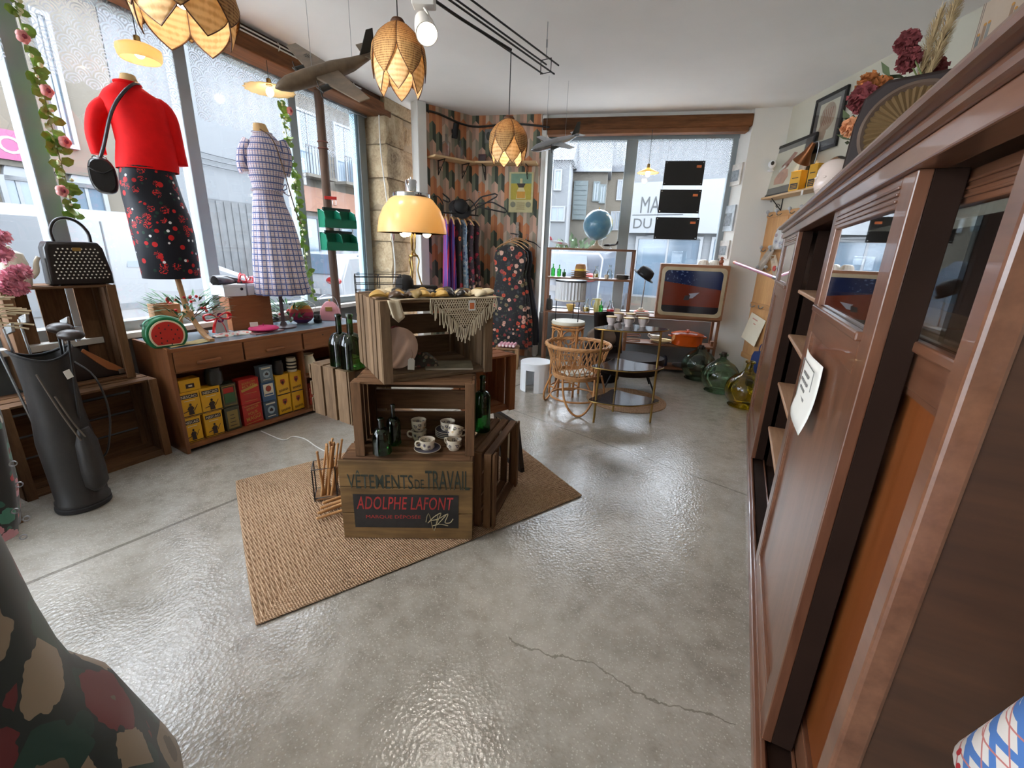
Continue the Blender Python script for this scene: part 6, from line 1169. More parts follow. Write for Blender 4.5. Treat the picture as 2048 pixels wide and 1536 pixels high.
# ================================================================ papered corner: shelves, clothes, poster
def bs(px, py, off): p = BWP(px, py, off); return (p-PBW).dot(UB), p.z
CA0 = p0.copy(); CAd = d.normalized() if False else (p1-p0).normalized()
M_shf = wood('pale_shelf_board', P((176, 140, 98)), P((212, 178, 132)), 'X', 6, .5, .05); M_wi = mat('wrought_iron', P((34, 30, 28)), .5, .4)
zsh = bs(1000, 326, -.2)[1]
def bracket(parent, x, m=M_wi, L=.17, h=.17, up=-1):
    g = MB(); g.tube([(x, -.004, 0), (x, -.004, -h)], .006, 6); g.tube([(x, -.004, -.006), (x, -L, -.006)], .006, 6); g.tube([(x, -L*.95, -.01), (x, -.006, -h*.95)], .005, 6)
    g.tube([(x, -.05+.025*cos(a)*(1-a/9), -.10+.025*sin(a)*(1-a/9)) for a in [i*.5 for i in range(14)]], .004, 5); g.build('bracket', m, parent, smooth=60)
t = thing('wall_shelf', 'pale wooden shelf with iron brackets on the papered wall', 'shelf', BW(0, 0, zsh), RZB); box_obj('board', M_shf, t, (.10, -.22, 0), (LB-.02, -.003, .022), .003)
for x in (.18, .74): bracket(t, x)
ta = thing('wall_shelf', 'pale wooden shelf on the short papered wall by the pier', 'shelf', p0.to_3d() if hasattr(p0, 'to_3d') else p0, ra); ta.location = (p0.x, p0.y, zsh); box_obj('board', M_shf, ta, (.05, -.20, 0), (la-.02, -.003, .022), .003)
for x in (.2, .55): bracket(ta, x)
zs = zsh+.0225
M_dome = pane_mat('frosted_bottle', (.82, .82, .84), .12)
for i, (x, h_, lb) in enumerate(((.26, .26, 'tall pale glass bottle at the left on the corner shelf'), (.46, .22, 'shorter pale glass bottle on the corner shelf'))):
    q = p0+CAd*x+V((CAd.y, -CAd.x, 0))*.10; bottle('pale_bottle', lb, V((q.x, q.y, zs)), .05, h_, M_dome, .3, .6, .3)
q = BW(.16, -.09, zs); t = thing('framed_miniature', 'small dark framed square picture on the shelf', 'frame', q, RZB); g = MB()
for a, b in (((-.05, 0), (.05, .012)), ((-.05, .088), (.05, .10)), ((-.05, .012), (-.038, .088)), ((.038, .012), (.05, .088))): g.bx((a[0], -.008, a[1]), (b[0], .008, b[1]))
g.build('moulding', mat('dark_red_frame', P((76, 30, 28)), .5), t); MB().bx((-.04, 0, .01), (.04, .004, .09)).build('print', mat('dark_print', P((60, 40, 44)), .5), t)
q = BW(.22, -.015, zs+.32); t = thing('paper_print', 'small grey portrait print pinned above the shelf', 'picture', q, RZB); MB().bx((-.05, 0, -.08), (.05, .004, .08)).build('sheet', mat('grey_print', P((118, 116, 112)), .8, var=.3, vs=30), t); MB().ell((0, -.002, .0), (.03, .002, .05), 12, 6).build('portrait', mat('dark_grey_print', P((60, 62, 58)), .8), t)
q = p0+CAd*.42+V((CAd.y, -CAd.x, 0))*.03; t = thing('wall_speaker', 'small dark wall spotlight above the corner shelf', 'spotlight', V((q.x, q.y, zs+.33)), ra); MB().cyl((0, 0, -.08), (0, -.05, .08), .035, n=16).build('head', M_blackm, t, smooth=50); MB().bx((-.02, 0, -.02), (.02, .03, .02)).build('mount', M_blackm, t)
# black cable under the ceiling
g = MB(); nA0 = V((CAd.y, -CAd.x, 0)); pts = [p0+CAd*.04+nA0*.03+V((0, 0, 2.98)), p0+CAd*.2+nA0*.03+V((0, 0, 2.98)), p0+CAd*.5+nA0*.04+V((0, 0, 2.93)), BW(.1, -.06, 2.92), BW(.5, -.04, 2.95), BW(.8, -.03, 2.93), BW(LB+.1, -.05, 2.90)]; g.tube(pts, .012, 7); tag(g.build('black_cable', M_black, smooth=60), 'black cable along the top of the wallpaper', 'cable')
# poster
(s0, z1), (s1, _), (_, z0) = bs(1019, 344, -.012), bs(1068, 344, -.012), bs(1043, 425, -.012); t = thing('bottle_poster', 'yellow green drink poster with a pale bottle on the wallpaper', 'poster', BW((s0+s1)/2, -.012, z0), RZB); w_, h_ = s1-s0, z1-z0; col = lambda n_, c: mat('poster_'+n_, P(c), .7, var=.08, vs=20)
MB().bx((-w_/2, -.002, 0), (w_/2, .004, h_)).build('sheet', col('cream', (196, 186, 140)), t); MB().bx((-w_*.42, -.004, h_*.60), (w_*.42, 0, h_*.96)).build('sky', col('green', (120, 150, 128)), t); MB().bx((-w_*.42, -.0045, h_*.32), (w_*.42, 0, h_*.72)).build('meadow', col('yellow', (178, 160, 60)), t)
g = MB(); g.prism([(-w_*.2, 0), (w_*.2, 0), (w_*.16, h_*.2), (w_*.05, h_*.34), (w_*.05, h_*.5), (-w_*.05, h_*.5), (-w_*.05, h_*.34), (-w_*.16, h_*.2)], .002, onfront(0, -.004, h_*.34)); g.build('bottle', col('pale', (214, 200, 150)), t); MB().bx((-w_*.17, -.0075, h_*.36), (w_*.17, -.005, h_*.52)).build('drink', col('orange', (206, 150, 60)), t); g = MB(); g.prism([(-w_*.18, h_*.1), (-w_*.1, 0), (w_*.1, 0), (w_*.18, h_*.1)], .002, onfront(0, -.006, h_*.62)); g.build('dark_label', col('dark', (70, 60, 56)), t)
for x in (-w_*.32, w_*.32): MB().cyl((x, -.004, h_*.2), (x, .0, h_*.2), w_*.11, n=18).build('medal', col('grey', (130, 130, 110)), t)
for k in range(4): MB().bx((-w_*.17, -.004, h_*(.08+.05*k)), (w_*.17, 0, h_*(.095+.05*k))).build('line_of_print', col('brown', (140, 120, 80)), t)
# hanging clothes
M_f3 = fabric_flower('black_orange_flower_dress', P((24, 22, 26)), [P((196, 74, 48)), P((206, 160, 140)), P((150, 60, 60)), P((120, 110, 80)), P((60, 60, 66))], P((60, 66, 52)), 15, .5, .75, 28); M_f4 = fabric_flower('plum_flower_dress', P((44, 26, 34)), [P((190, 40, 64)), P((200, 160, 140)), P((150, 40, 60)), P((70, 80, 70))], P((90, 50, 60)), 16, .55, .75, 30)
M_st = NT('purple_stripe_cotton'); xx_ = M_st.xyz(); M_st.set(col=M_st.ramp(M_st.ma('FRACT', M_st.ma('MULTIPLY', M_st.ma('ADD', xx_[0], xx_[1]), 14.0)), [(0, P((84, 64, 150))), (.3, P((190, 54, 84))), (.55, P((70, 60, 130))), (.8, P((120, 90, 160)))], 'CONSTANT'), rough=.8); M_st = M_st.m
M_rb = fabric_flower('red_black_shirt', P((30, 22, 26)), [P((200, 50, 40)), P((150, 30, 40)), P((220, 120, 70))], P((40, 30, 40)), 10)
M_bl = fabric_flower('pale_blue_blouse', P((140, 170, 196)), [P((220, 226, 230)), P((60, 90, 140))], P((180, 200, 214)), 26)
def hanger(parent, w, z, m=M_beech, y=0, rz=0):
    g = MB(); a = rotz(rz).to_3x3(); f_ = lambda *q: a @ V(q)+V((0, y, 0)); g.tube([f_(-w, 0, z-.085), f_(-w*.6, 0, z-.03), f_(-.02, 0, z), f_(.02, 0, z), f_(w*.6, 0, z-.03), f_(w, 0, z-.085)], [.009, .012, .013, .013, .012, .009], 8, flat=.6); g.build('hanger', m, parent, smooth=60)
    MB().tube([f_(0, 0, z), f_(0, 0, z+.04), f_(.018, 0, z+.062), f_(0, 0, z+.08), f_(-.016, 0, z+.066)], .0028, 6).build('hook', M_steel, parent, smooth=60)
def garment(name, label, base, rz, w0, w1, h, m, dep=.05, pleat=.08, cat='dress', group=None, neck=.06):
    t = thing(name, label, cat, base, rz, group); N_ = 40; rings = []; prof = [(0, w1, dep*1.6), (h*.25, w1*.96, dep*1.5), (h*.5, (w0+w1)*.47, dep*1.3), (h*.72, w0*.9, dep*1.1), (h*.86, w0*1.05, dep), (h*.94, w0*.95, dep*.7), (h, neck, dep*.4)]
    for i, (z, w, dp) in enumerate(prof): k = pleat*max(0, 1-i/4); rings.append([V((w*(1+k*sin(9*a+i*.3))*cos(a), dp*(1+k*2*sin(9*a+i*.3))*sin(a), z)) for a in [2*PI*j/N_ for j in range(N_)]])
    MB().loft(rings, cap=False).build('cloth', m, t, smooth=60, solid=.003); return t
s_, zt = bs(1025, 490, -.16); _, zb = bs(1025, 692, -.16)
dz_ = zt-zb
for k, (dy, lb, mm, ds_) in enumerate(((-.30, 'front black dress with orange flowers on the right rack', M_f3, 0), (-.24, 'second flowered black dress behind the front one', M_f3, .03), (-.17, 'dark plain dress behind the flowered dresses', mat('black_crepe', P((24, 22, 26)), .8), .07), (-.10, 'navy dress at the wall behind the flowered dresses', mat('navy_crepe', P((28, 32, 60)), .8), .05))):
    t = garment('hanging_dress', lb, BW(s_+ds_, dy, zb+.02*k), RZB, .20, .27+.02*k, dz_-.02*k+.0, mm, .03, group='dresses on the right rack'); hanger(t, .19, dz_+.03-.02*k+.02*k, M_beech, 0)
g = thing('hook_strip', 'pale patterned hook strap holding the dress hangers', 'strap', BW(s_+.03, -.2, zt+.13), RZB); MB().bx((-.022, -.16, 0), (.022, .19, .010)).build('arm', M_wi, g, bevel=.002); MB().bx((-.02, .17, -.12), (.02, .196, .16)).build('plate', mat('leopard_strap', P((150, 140, 128)), .7, var=.5, vs=60), g)
hd = hanger
t = thing('black_hanger', 'empty black hanger at the right of the dress rack', 'hanger', BW(s_+.17, -.07, zt+.0), RZB); hanger(t, .19, .06, M_black)
# left rail: shirts seen along the short wall
nA = V((CAd.y, -CAd.x, 0)); zr = AT(900, 440, p0+CAd*.4+nA*.15).z
gm = [(.16, M_st, 'purple striped shirt nearest the pier', .85, .13), (.24, M_st, 'second purple striped shirt beside the pier', .95, .13), (.32, M_rb, 'red and black printed shirt on the corner rail', .9, .14), (.40, M_bl, 'pale blue printed blouse on the corner rail', .9, .13), (.47, M_f4, 'plum flowered dress with paper tag on the corner rail', 1.05, .17), (.55, M_f4, 'second plum flowered dress on the corner rail', 1.0, .16)]
for k, (x, mm, lb, h_, w_) in enumerate(gm):
    q = p0+CAd*x+nA*.24; t = garment('hanging_shirt' if k < 4 else 'hanging_dress', lb, V((q.x, q.y, zr-h_)), ra+PI/2+R(-20+6*k), w_*.8, w_, h_, mm, .025, .1, 'shirt' if k < 4 else 'dress', 'clothes on the corner rail'); hanger(t, w_*.85, h_+.02, M_beech)
    if k == 4: tg_ = MB().bx((-.02, -.001, -.045), (.02, .001, .045)).build('paper_tag', M_paperw, t, (0, -.06, .38)); tg_['label'] = 'white paper tag'
rl = thing('clothes_rail', 'black iron clothes rail under the corner shelf', 'rail', p0+V((0, 0, zr+.07)), ra); MB().cyl((.08, -.24, 0), (.64, -.24, 0), .009, n=10).build('bar', M_wi, rl, smooth=50)
for x in (.12, .6): MB().tube([(x, -.24, 0), (x, -.24, .10), (x, -.12, .19), (x, -.006, .19)], .007, 6).build('arm', M_wi, rl, smooth=60)
q = p0+CAd*.52+nA*.30; r_, d_ = RIGHT(q); pz = AT(920, 418, q)
t = thing('black_felt_hat', 'black felt hat hanging between the racks', 'hat', pz, rot=(R(50), R(28), 0)); MB().lathe([(.001, .12), (.06, .115), (.085, .08), (.09, .02), (.14, .0), (.145, -.004), (.09, .004), (.08, .02), (.001, .06)], 28).build('felt', M_blackm, t, smooth=60); MB().lathe([(.092, .016), (.094, .02), (.0915, .045), (.089, .046)], 28).build('band', M_leath, t, smooth=50)
for i, (px, py, an, lb) in enumerate(((875, 380, 20, 'black coat hanger on the iron hook by the pier'), (962, 395, -28, 'black coat hanger hooked under the shelf'), (985, 405, 10, 'wide black hanger loop in front of the wallpaper'))):
    pz = BWP(px, py, -.34); t = thing('coat_hanger', lb, 'hanger', pz, rot=(0, R(an), RZB)); g = MB(); W_ = .2; g.tube([(-W_, 0, -.07), (-W_*.9, 0, -.045), (-.02, 0, .0), (.02, 0, .0), (W_*.9, 0, -.045), (W_, 0, -.07), (W_*.9, 0, -.085), (-W_*.9, 0, -.085)], .009, 7, close=True); g.build('frame', M_black, t, smooth=60); MB().tube([(0, 0, 0), (0, 0, .04), (.02, 0, .06), (0, 0, .08), (-.018, 0, .065)], .004, 6).build('hook', M_steel, t, smooth=60)
# crate with papers under the dresses
q = FL(1012, 738); t = crate('crate', 'small pale crate with pink papers under the dresses', (q.x, q.y, .001), RZB+R(8), .30, .22, .26, CT, nside=2, ntop=2)
for i in range(5): o = thing('rolled_paper', 'pink striped paper roll, number %s from the left in the pale crate' % ('one', 'two', 'three', 'four', 'five')[i], 'paper roll', V((q.x, q.y, .277))+UB*(-.10+.045*i)+NB*.08, RZB); MB().cyl((0, -.06, .02), (0, .10, .02), .02, n=14).build('roll', mat('pink_paper', P((206, 150, 160)), .8, var=.3, vs=50), o, smooth=50); MB().cyl((0, -.062, .02), (0, -.06, .02), .012, n=12).build('core', M_paperw, o)
# ================================================================ open shelf unit and console under the far window
OFc = -.33; M_sh = wood('teak_shelf', P((92, 56, 34)), P((140, 92, 60)), 'X', 6, .45, .06); M_shz = wood('teak_post', P((92, 56, 34)), P((140, 92, 60)), 'Z', 6, .45, .06)
zT_ = bs(1180, 497, OFc)[1]; zM = bs(1180, 557, OFc)[1]; zW = bs(1180, 626, OFc)[1]; zL = bs(1345, 690, OFc)[1]; x0 = bs(1090, 560, OFc)[0]; x1 = bs(1266, 560, OFc)[0]; x2 = bs(1438, 660, OFc)[0]
un = thing('open_shelf_unit', 'teak open shelf unit with ladder ends under the far window', 'shelf', BW(0, OFc, 0), RZB); UDp = .30
for z, a, b, n_ in ((zT_, x0, x1, 'top_board'), (zM, x0, x1, 'middle_shelf'), (zW, x0, x2, 'worktop'), (zL, x1-.03, x2, 'lower_shelf'), (.07, x1-.03, x2, 'bottom_board')): box_obj(n_, M_sh, un, (a, 0, z-.024), (b, UDp, z), .003)
for x in (x0, x1-.03):
    for y in (0, UDp-.035): box_obj('post', M_shz, un, (x, y, zW), (x+.03, y+.035, zT_-.024), .003)
for x in (x0, x1-.03, x2-.03):
    for y in (0, UDp-.035): box_obj('leg', M_shz, un, (x, y, 0), (x+.03, y+.035, zW-.024), .003)
box_obj('cross_rail', M_sh, un, (x1-.01, .005, zW+.16), (x1-.0, UDp-.005, zW+.19), .002); box_obj('cross_rail', M_sh, un, (x1-.01, .005, zM+.16), (x1, UDp-.005, zM+.19), .002)
def US(px, py, y, z):    # a spot on a board: along from the sight line, y = depth from the front
    s_, _ = bs(px, py, OFc+y); return BW(s_, OFc+y, z)
# globe
q = US(1193, 488, .14, zT_); t = thing('globe', 'blue globe on a stepped round foot on the top shelf', 'globe', q, RZB); rg_ = .182
def m_globe():
    k = NT('globe_map'); f_ = k.noise(3.4, 5); k.set(col=k.ramp(f_, [(.42, P((88, 132, 156))), (.53, P((110, 150, 164))), (.56, P((160, 164, 100))), (.64, P((226, 186, 90))), (.72, P((190, 130, 90)))]), rough=.25); return k.m
MB().lathe([(.001, 0), (.10, 0), (.10, .012), (.085, .014), (.083, .026), (.065, .028), (.062, .042), (.04, .046), (.02, .07), (.012, .10), (.001, .10)], 28).build('foot', mat('pale_wood_foot', P((170, 150, 122)), .5), t, smooth=40); MB().ell((0, 0, .10+rg_), rg_, 32, 20).build('ball', m_globe(), t, smooth=80); MB().cyl((0, 0, .1+2*rg_-.01), (0, 0, .1+2*rg_+.025), .006).build('pin', M_brass, t); MB().tube([(rg_*1.03*cos(a)*.25, rg_*1.03*cos(a), .10+rg_+rg_*1.03*sin(a)) for a in [-PI/2+i*PI/16 for i in range(17)]], .005, 6).build('meridian', M_brass, t, smooth=60)
# little planes on the top shelf
def plane_model(name, label, loc, rot, L, span, m, m2, cat='model plane', engines=2, stand=True, fin=True, sw=.1):
    t = thing(name, label, cat, loc, rot=rot); rr = []
    for f_, k in ((0, .08), (.04, .45), (.12, .85), (.3, 1), (.55, 1), (.75, .75), (.92, .4), (1, .12)): rr.append([V((-L/2+L*f_, .065*L*k*cos(a), .075*L*k*sin(a)+(.02*L if f_ > .8 else 0))) for a in [2*PI*i/14 for i in range(14)]])
    MB().loft(rr).build('fuselage', m, t, smooth=60)
    for s_ in (-1, 1):
        MB().loft([[V((-L*.14, s_*.03*L, -.01*L)), V((L*.08, s_*.03*L, -.01*L)), V((L*.08, s_*.03*L, .012*L)), V((-L*.14, s_*.03*L, .012*L))], [V((-L*.07+sw*L, s_*span/2, .012*L)), V((L*.03+sw*L, s_*span/2, .012*L)), V((L*.03+sw*L, s_*span/2, .022*L)), V((-L*.07+sw*L, s_*span/2, .022*L))]]).build('wing', m, t, bevel=.004*L)
        MB().loft([[V((L*.38, s_*.01, .03*L)), V((L*.5, s_*.01, .03*L)), V((L*.5, s_*.01, .04*L)), V((L*.38, s_*.01, .04*L))], [V((L*.44, s_*span*.18, .035*L)), V((L*.51, s_*span*.18, .035*L)), V((L*.51, s_*span*.18, .042*L)), V((L*.44, s_*span*.18, .042*L))]]).build('tailplane', m, t)
        for e in range(engines):
            y = s_*span*(.17+.16*e); MB().cyl((-L*.20, y, -.012*L), (-L*.0, y, -.006*L), .028*L, .018*L, n=12).build('engine', m2, t, smooth=50); MB().bx((-L*.205, y-.07*L, -.018*L), (-L*.2, y+.07*L, -.006*L)).build('propeller', m2, t); MB().bx((-L*.205, y-.006*L, -.08*L), (-L*.2, y+.006*L, .056*L)).build('propeller', m2, t)
    MB().loft([[V((L*.34, -.006*L, .05*L)), V((L*.5, -.006*L, .05*L)), V((L*.5, .006*L, .05*L)), V((L*.34, .006*L, .05*L))], [V((L*.46, -.004*L, .22*L)), V((L*.53, -.004*L, .22*L)), V((L*.53, .004*L, .22*L)), V((L*.46, .004*L, .22*L))]]).build('tail_fin', m2 if fin else m, t, bevel=.006*L)
    if stand: MB().cyl((0, 0, -.22*L), (0, 0, -.03*L), .012*L).build('stand', M_steel, t); MB().cyl((0, 0, -.23*L), (0, 0, -.21*L), .08*L, n=16).build('stand_foot', M_steel, t)
    return t
M_sil = mat('silver_plane', P((166, 168, 172)), .25, .8, var=.08); M_rw = mat('red_plane_tail', P((190, 50, 60)), .4)
q = US(1118, 480, .12, zT_); plane_model('model_plane', 'small white model plane with red tail on the top shelf', q+V((0, 0, .062)), (0, R(-8), RZB+R(170)), .25, .26, mat('white_plane', P((206, 206, 210)), .35), M_rw, engines=1)
q = US(1222, 480, .12, zT_); plane_model('model_plane', 'small black model plane right of the globe', q+V((0, 0, .05)), (0, R(-4), RZB+R(25)), .2, .24, M_black, M_black, engines=1)
M_gr2 = bottle_glass('bright_green_glass', (.25, .75, .28)); M_cl = bottle_glass('clear_bottle_glass', (.90, .94, .95)); M_yl = mat('yellow_oil', P((226, 176, 40)), .2)
def ubottle(label, px, py, y, z, r, h, m, **k): return bottle('glass_bottle', label, US(px, py, y, z), r, h, m, **k)
ubottle('left one of two bright green bottles on the middle shelf', 1106, 548, .12, zM, .026, .16, M_gr2); ubottle('right one of two bright green bottles on the middle shelf', 1118, 550, .12, zM, .026, .15, M_gr2); ubottle('short dark bottle beside the straw hats', 1128, 552, .06, zM, .022, .10, M_gd)
# straw hats
M_straw = mat('brown_straw', P((120, 88, 56)), .85, var=.2, vs=30, bump=.4, bs=120); M_straw2 = mat('tan_straw', P((164, 118, 72)), .85, var=.15, vs=30, bump=.4, bs=120)
q = US(1160, 552, .15, zM)
def hat(label, loc, m, band, r=.115, k=1, rot=None):
    t = thing('straw_hat', label, 'hat', loc, RZB, rot=rot); MB().lathe([(r, .006), (r*1.02, .002), (r*.7, .0), (r*.62, .006), (r*.60, .05*k), (r*.5, .085*k), (r*.2, .092*k), (.001, .085*k), (.001, .082*k), (r*.48, .08*k), (r*.57, .046*k), (r*.6, .004), (r*.7, -.002), (r, .003)], 30).build('straw', m, t, smooth=60); MB().lathe([(r*.625, .006), (r*.63, .01), (r*.615, .028), (r*.608, .03)], 30).build('band', band, t, smooth=50); return t
for i in range(3): hat('brown straw hat, %s of the stack on the middle shelf' % ('lowest', 'second', 'third')[i], q+V((0, 0, .004+.024*i)), M_straw, M_straw, .12, .25)
hat('tan straw hat with yellow band on top of the hat stack', q+V((0, 0, .079)), M_straw2, mat('yellow_ribbon', P((206, 172, 48)), .5), .115)
def carafe(label, loc, h=.15, r=.035, liquid=None, m=None, name='carafe', deco=None):
    t = thing(name, label, 'carafe', loc, RZB); MB().lathe([(.001, .004), (r*.9, 0), (r, .008), (r, h*.45), (r*.5, h*.68), (r*.42, h*.85), (r*.6, h), (r*.52, h), (r*.36, h*.85), (r*.44, h*.68), (r*.92, h*.45), (r*.92, .012), (.001, .010)], 22).build('glass', m or M_cl, t, smooth=50)
    if liquid: MB().lathe([(.001, .011), (r*.9, .012), (r*.9, h*.36), (.001, h*.36)], 22).build('liquid', liquid, t, smooth=50)
    if deco:
        for z in (.3, .45): MB().lathe([(r*1.005, h*z*.6), (r*1.012, h*z*.6+.003), (r*1.012, h*z*.6+.012), (r*1.005, h*z*.6+.014)], 22).build('painted_band', deco, t, smooth=50)
    return t
carafe('small carafe of yellow oil on the middle shelf', US(1192, 553, .12, zM), .15, .04, M_yl); carafe('clear conical carafe on the middle shelf', US(1219, 552, .14, zM), .17, .038)
jar('stoneware_mug', 'pale mug between the carafe and the plates', US(1213, 555, .08, zM), [(.001, .002), (.026, 0), (.028, .05), (.025, .05), (.024, .006), (.001, .006)], M_cer, cat='mug')
q = US(1245, 556, .13, zM)
for i in range(6): t = thing('stacked_plate', 'grey plate, %s in the stack on the middle shelf' % ('bottom', 'second', 'third', 'fourth', 'fifth', 'top')[i], 'plate', q+V((0, 0, .001+i*.008)), 0, 'plates on the middle shelf'); MB().lathe([(.001, .002), (.05, 0), (.088, .010), (.09, .013), (.05, .005), (.001, .005)], 26).build('plate', mat('grey_plate', P((160, 150, 136)), .4, var=.1), t, smooth=50); MB().lathe([(.086, .0105), (.0905, .0135), (.091, .0125), (.087, .0095)], 26).build('rim_line', M_blackm, t)
# worktop things
ubottle('tall dark stoneware bottle at the left end of the worktop', 1098, 622, .1, zW, .045, .19, mat('dark_stoneware', P((58, 56, 52)), .5), neck=.2)
jar('yellow_bowl', 'yellow ribbed bowl on the worktop behind the fluted lamp', US(1141, 620, .12, zW), [(.001, .003), (.03, 0), (.034, .006), (.055, .05), (.062, .085), (.058, .085), (.05, .05), (.001, .012)], mat('yellow_glaze', P((206, 174, 92)), .35), cat='bowl')
def pitcher(label, loc, h, r, m, rz=0):
    t = thing('pitcher', label, 'pitcher', loc, rz); MB().lathe([(.001, .003), (r*.8, 0), (r, h*.25), (r*.92, h*.55), (r*.62, h*.8), (r*.72, h), (r*.64, h), (r*.54, h*.8), (r*.84, h*.55), (.001, .01)], 24).build('body', m, t, smooth=50); MB().tube([(-r*.66, 0, h*.93), (-r*1.3, 0, h*.95), (-r*1.55, 0, h*.7), (-r*1.3, 0, h*.42), (-r*.93, 0, h*.36)], .006, 8).build('handle', m, t, smooth=60); MB().loft([[V((r*.5, -r*.35, h*.86)), V((r*.5, r*.35, h*.86)), V((r*.62, 0, h*.8))], [V((r*1.05, -.004, h*1.02)), V((r*1.05, .004, h*1.02)), V((r*1.0, 0, h*.99))]]).build('lip', m, t, smooth=40); return t
pitcher('grey pitcher on the worktop', US(1165, 620, .2, zW), .13, .035, mat('grey_glaze', P((140, 142, 150)), .35), RZB); carafe('carafe half full of yellow oil on the worktop', US(1172, 622, .06, zW), .17, .048, M_yl)
pitcher('yellow green pitcher on the worktop', US(1194, 621, .16, zW), .17, .052, mat('yellow_green_glaze', P((196, 184, 116)), .35), RZB); ubottle('bright green bottle in front of the yellow pitcher', 1201, 625, .05, zW, .027, .15, M_gr2); carafe('clear carafe with red painted bands on the worktop', US(1220, 625, .07, zW), .16, .045, None, None, 'carafe', mat('red_paint_band', P((190, 50, 50)), .4))
jar('cream_mug', 'cream mug at the right end of the worktop bottles', US(1234, 624, .1, zW), [(.001, .002), (.03, 0), (.032, .06), (.028, .06), (.027, .006), (.001, .006)], M_cer, cat='mug')
# books and bowler on its stand
q = US(1282, 630, .10, zW)
for i, (w_, c, lb) in enumerate(((.19, (120, 70, 50), 'brown book under the orange one on the console'), (.17, (214, 84, 46), 'orange book beneath the hat stand'))):
    t = thing('book', lb, 'book', q+V((0, 0, .0005+i*.026)), RZB+R(5-8*i)); g = MB(); D_ = .13; g.bx((-w_/2, -D_/2, 0), (w_/2, D_/2, .003)); g.bx((-w_/2, -D_/2, .021), (w_/2, D_/2, .024)); g.bx((-w_/2, D_/2-.003, 0), (w_/2, D_/2, .024)); g.build('cover', mat('book_%d' % i, P(c), .6), t); MB().bx((-w_/2+.004, -D_/2+.004, .003), (w_/2-.004, D_/2-.003, .021)).build('pages', M_paperw, t)
t = thing('hat_stand', 'slim hat stand with a round foot on the orange book', 'hat stand', q+V((-.01, 0, .0515)), RZB); hz = AT(1290, 552, q).z-t.location.z; MB().lathe([(.001, 0), (.05, 0), (.05, .014), (.035, .02), (.03, .034), (.012, .04)], 24).build('foot', mat('beige_foot', P((190, 168, 136)), .5), t, smooth=50); MB().cyl((0, 0, .03), (.012, 0, hz), .008, n=10).build('rod', M_steel, t, smooth=50)
t = thing('bowler_hat', 'black bowler hat tilted on the slim stand', 'hat', AT(1288, 551, q), rot=(R(10), R(32), RZB)); MB().lathe([(.135, -.012), (.138, -.006), (.10, -.006), (.095, .0), (.095, .05), (.08, .09), (.04, .105), (.001, .107), (.001, .10), (.09, .045), (.09, .0), (.10, -.014)], 30, sx=1.05, sy=.9).build('felt', M_blackm, t, smooth=60); MB().lathe([(.0965, .0), (.098, .004), (.0975, .022), (.096, .024)], 30, sx=1.05, sy=.9).build('band', M_leath, t, smooth=50)
# television
a_, b_ = BWP(1312, 610, OFc+.0), BWP(1447, 622, OFc-.06); wv_ = (b_-a_); Wt = math.hypot(wv_.x, wv_.y); zb_ = zW; q = V(((a_.x+b_.x)/2, (a_.y+b_.y)/2, zW+.0005)); Ht = AT(1380, 529, q).z-zW; t = thing('television', 'old wooden television with a cartoon coloured screen', 'television', q+V((0, 0, .0)), math.atan2(wv_.y, wv_.x)); M_tvw = wood('tv_walnut', P((110, 68, 42)), P((160, 108, 72)), 'X', 6, .4, .05)
box_obj('cabinet', M_tvw, t, (-Wt/2, .006, 0), (Wt/2, .30, Ht), .006); g = MB()
def rrect(w, h, r, n=6): return [(sx_*(w/2-r)+r*cos(a), sz_*(h/2-r)+r*sin(a)) for sx_, sz_, a0_ in ((1, 1, 0), (-1, 1, PI/2), (-1, -1, PI), (1, -1, 1.5*PI)) for a in [a0_+i*PI/2/n for i in range(n+1)]]
o_ = rrect(Wt*.94, Ht*.90, .05); i_ = rrect(Wt*.84, Ht*.78, .05); n_ = len(o_); g.add([(x, -.004, z+Ht/2) for x, z in o_]+[(x, -.012, z+Ht/2) for x, z in i_]+[(x, .006, z+Ht/2) for x, z in o_]+[(x, .004, z+Ht/2) for x, z in i_], [(k, (k+1) % n_, n_+(k+1) % n_, n_+k) for k in range(n_)]+[(k, 2*n_+k, 2*n_+(k+1) % n_, (k+1) % n_) for k in range(n_)]+[(n_+k, n_+(k+1) % n_, 3*n_+(k+1) % n_, 3*n_+k) for k in range(n_)]); g.build('bezel', mat('cream_bezel', P((176, 158, 128)), .4), t, smooth=40)
def m_screen():
    k = NT('tv_screen'); x = k.xyz(); z = k.ma('ADD', x[2], k.ma('MULTIPLY', x[0], .12)); top = k.ma('GREATER_THAN', z, Ht*.62); bot = k.ma('LESS_THAN', x[2], Ht*.24); c = k.mix(top, P((104, 40, 24)), P((18, 30, 66))); c = k.mix(bot, c, P((28, 24, 28)))
    cl_ = k.ma('MULTIPLY', k.ma('MULTIPLY', top, k.ma('LESS_THAN', x[0], Wt*.05)), k.ma('GREATER_THAN', k.noise(26, 3), .6)); c = k.mix(cl_, c, P((84, 100, 130))); k.set(col=c, rough=.12); return k.m
MB().prism([(x, z) for x, z in rrect(Wt*.85, Ht*.79, .05)], .006, MX.Translation((0, .004, Ht/2)) @ FRONT).build('screen', m_screen(), t)
g = MB(); g.prism([(-.05, 0), (.07, .02), (.03, -.02), (.0, -.05), (-.06, -.06), (-.03, -.02)], .0015, MX.Translation((.02, -.0021, Ht*.47)) @ FRONT); g.build('screen_bird', mat('screen_grey', P((150, 150, 160)), .3), t); g = MB(); g.prism([(-.05, 0), (.01, .01), (.0, -.05), (-.06, -.05)], .0015, MX.Translation((-.02, -.0024, Ht*.43)) @ FRONT); g.build('screen_shape', mat('screen_dark', P((40, 36, 40)), .3), t)
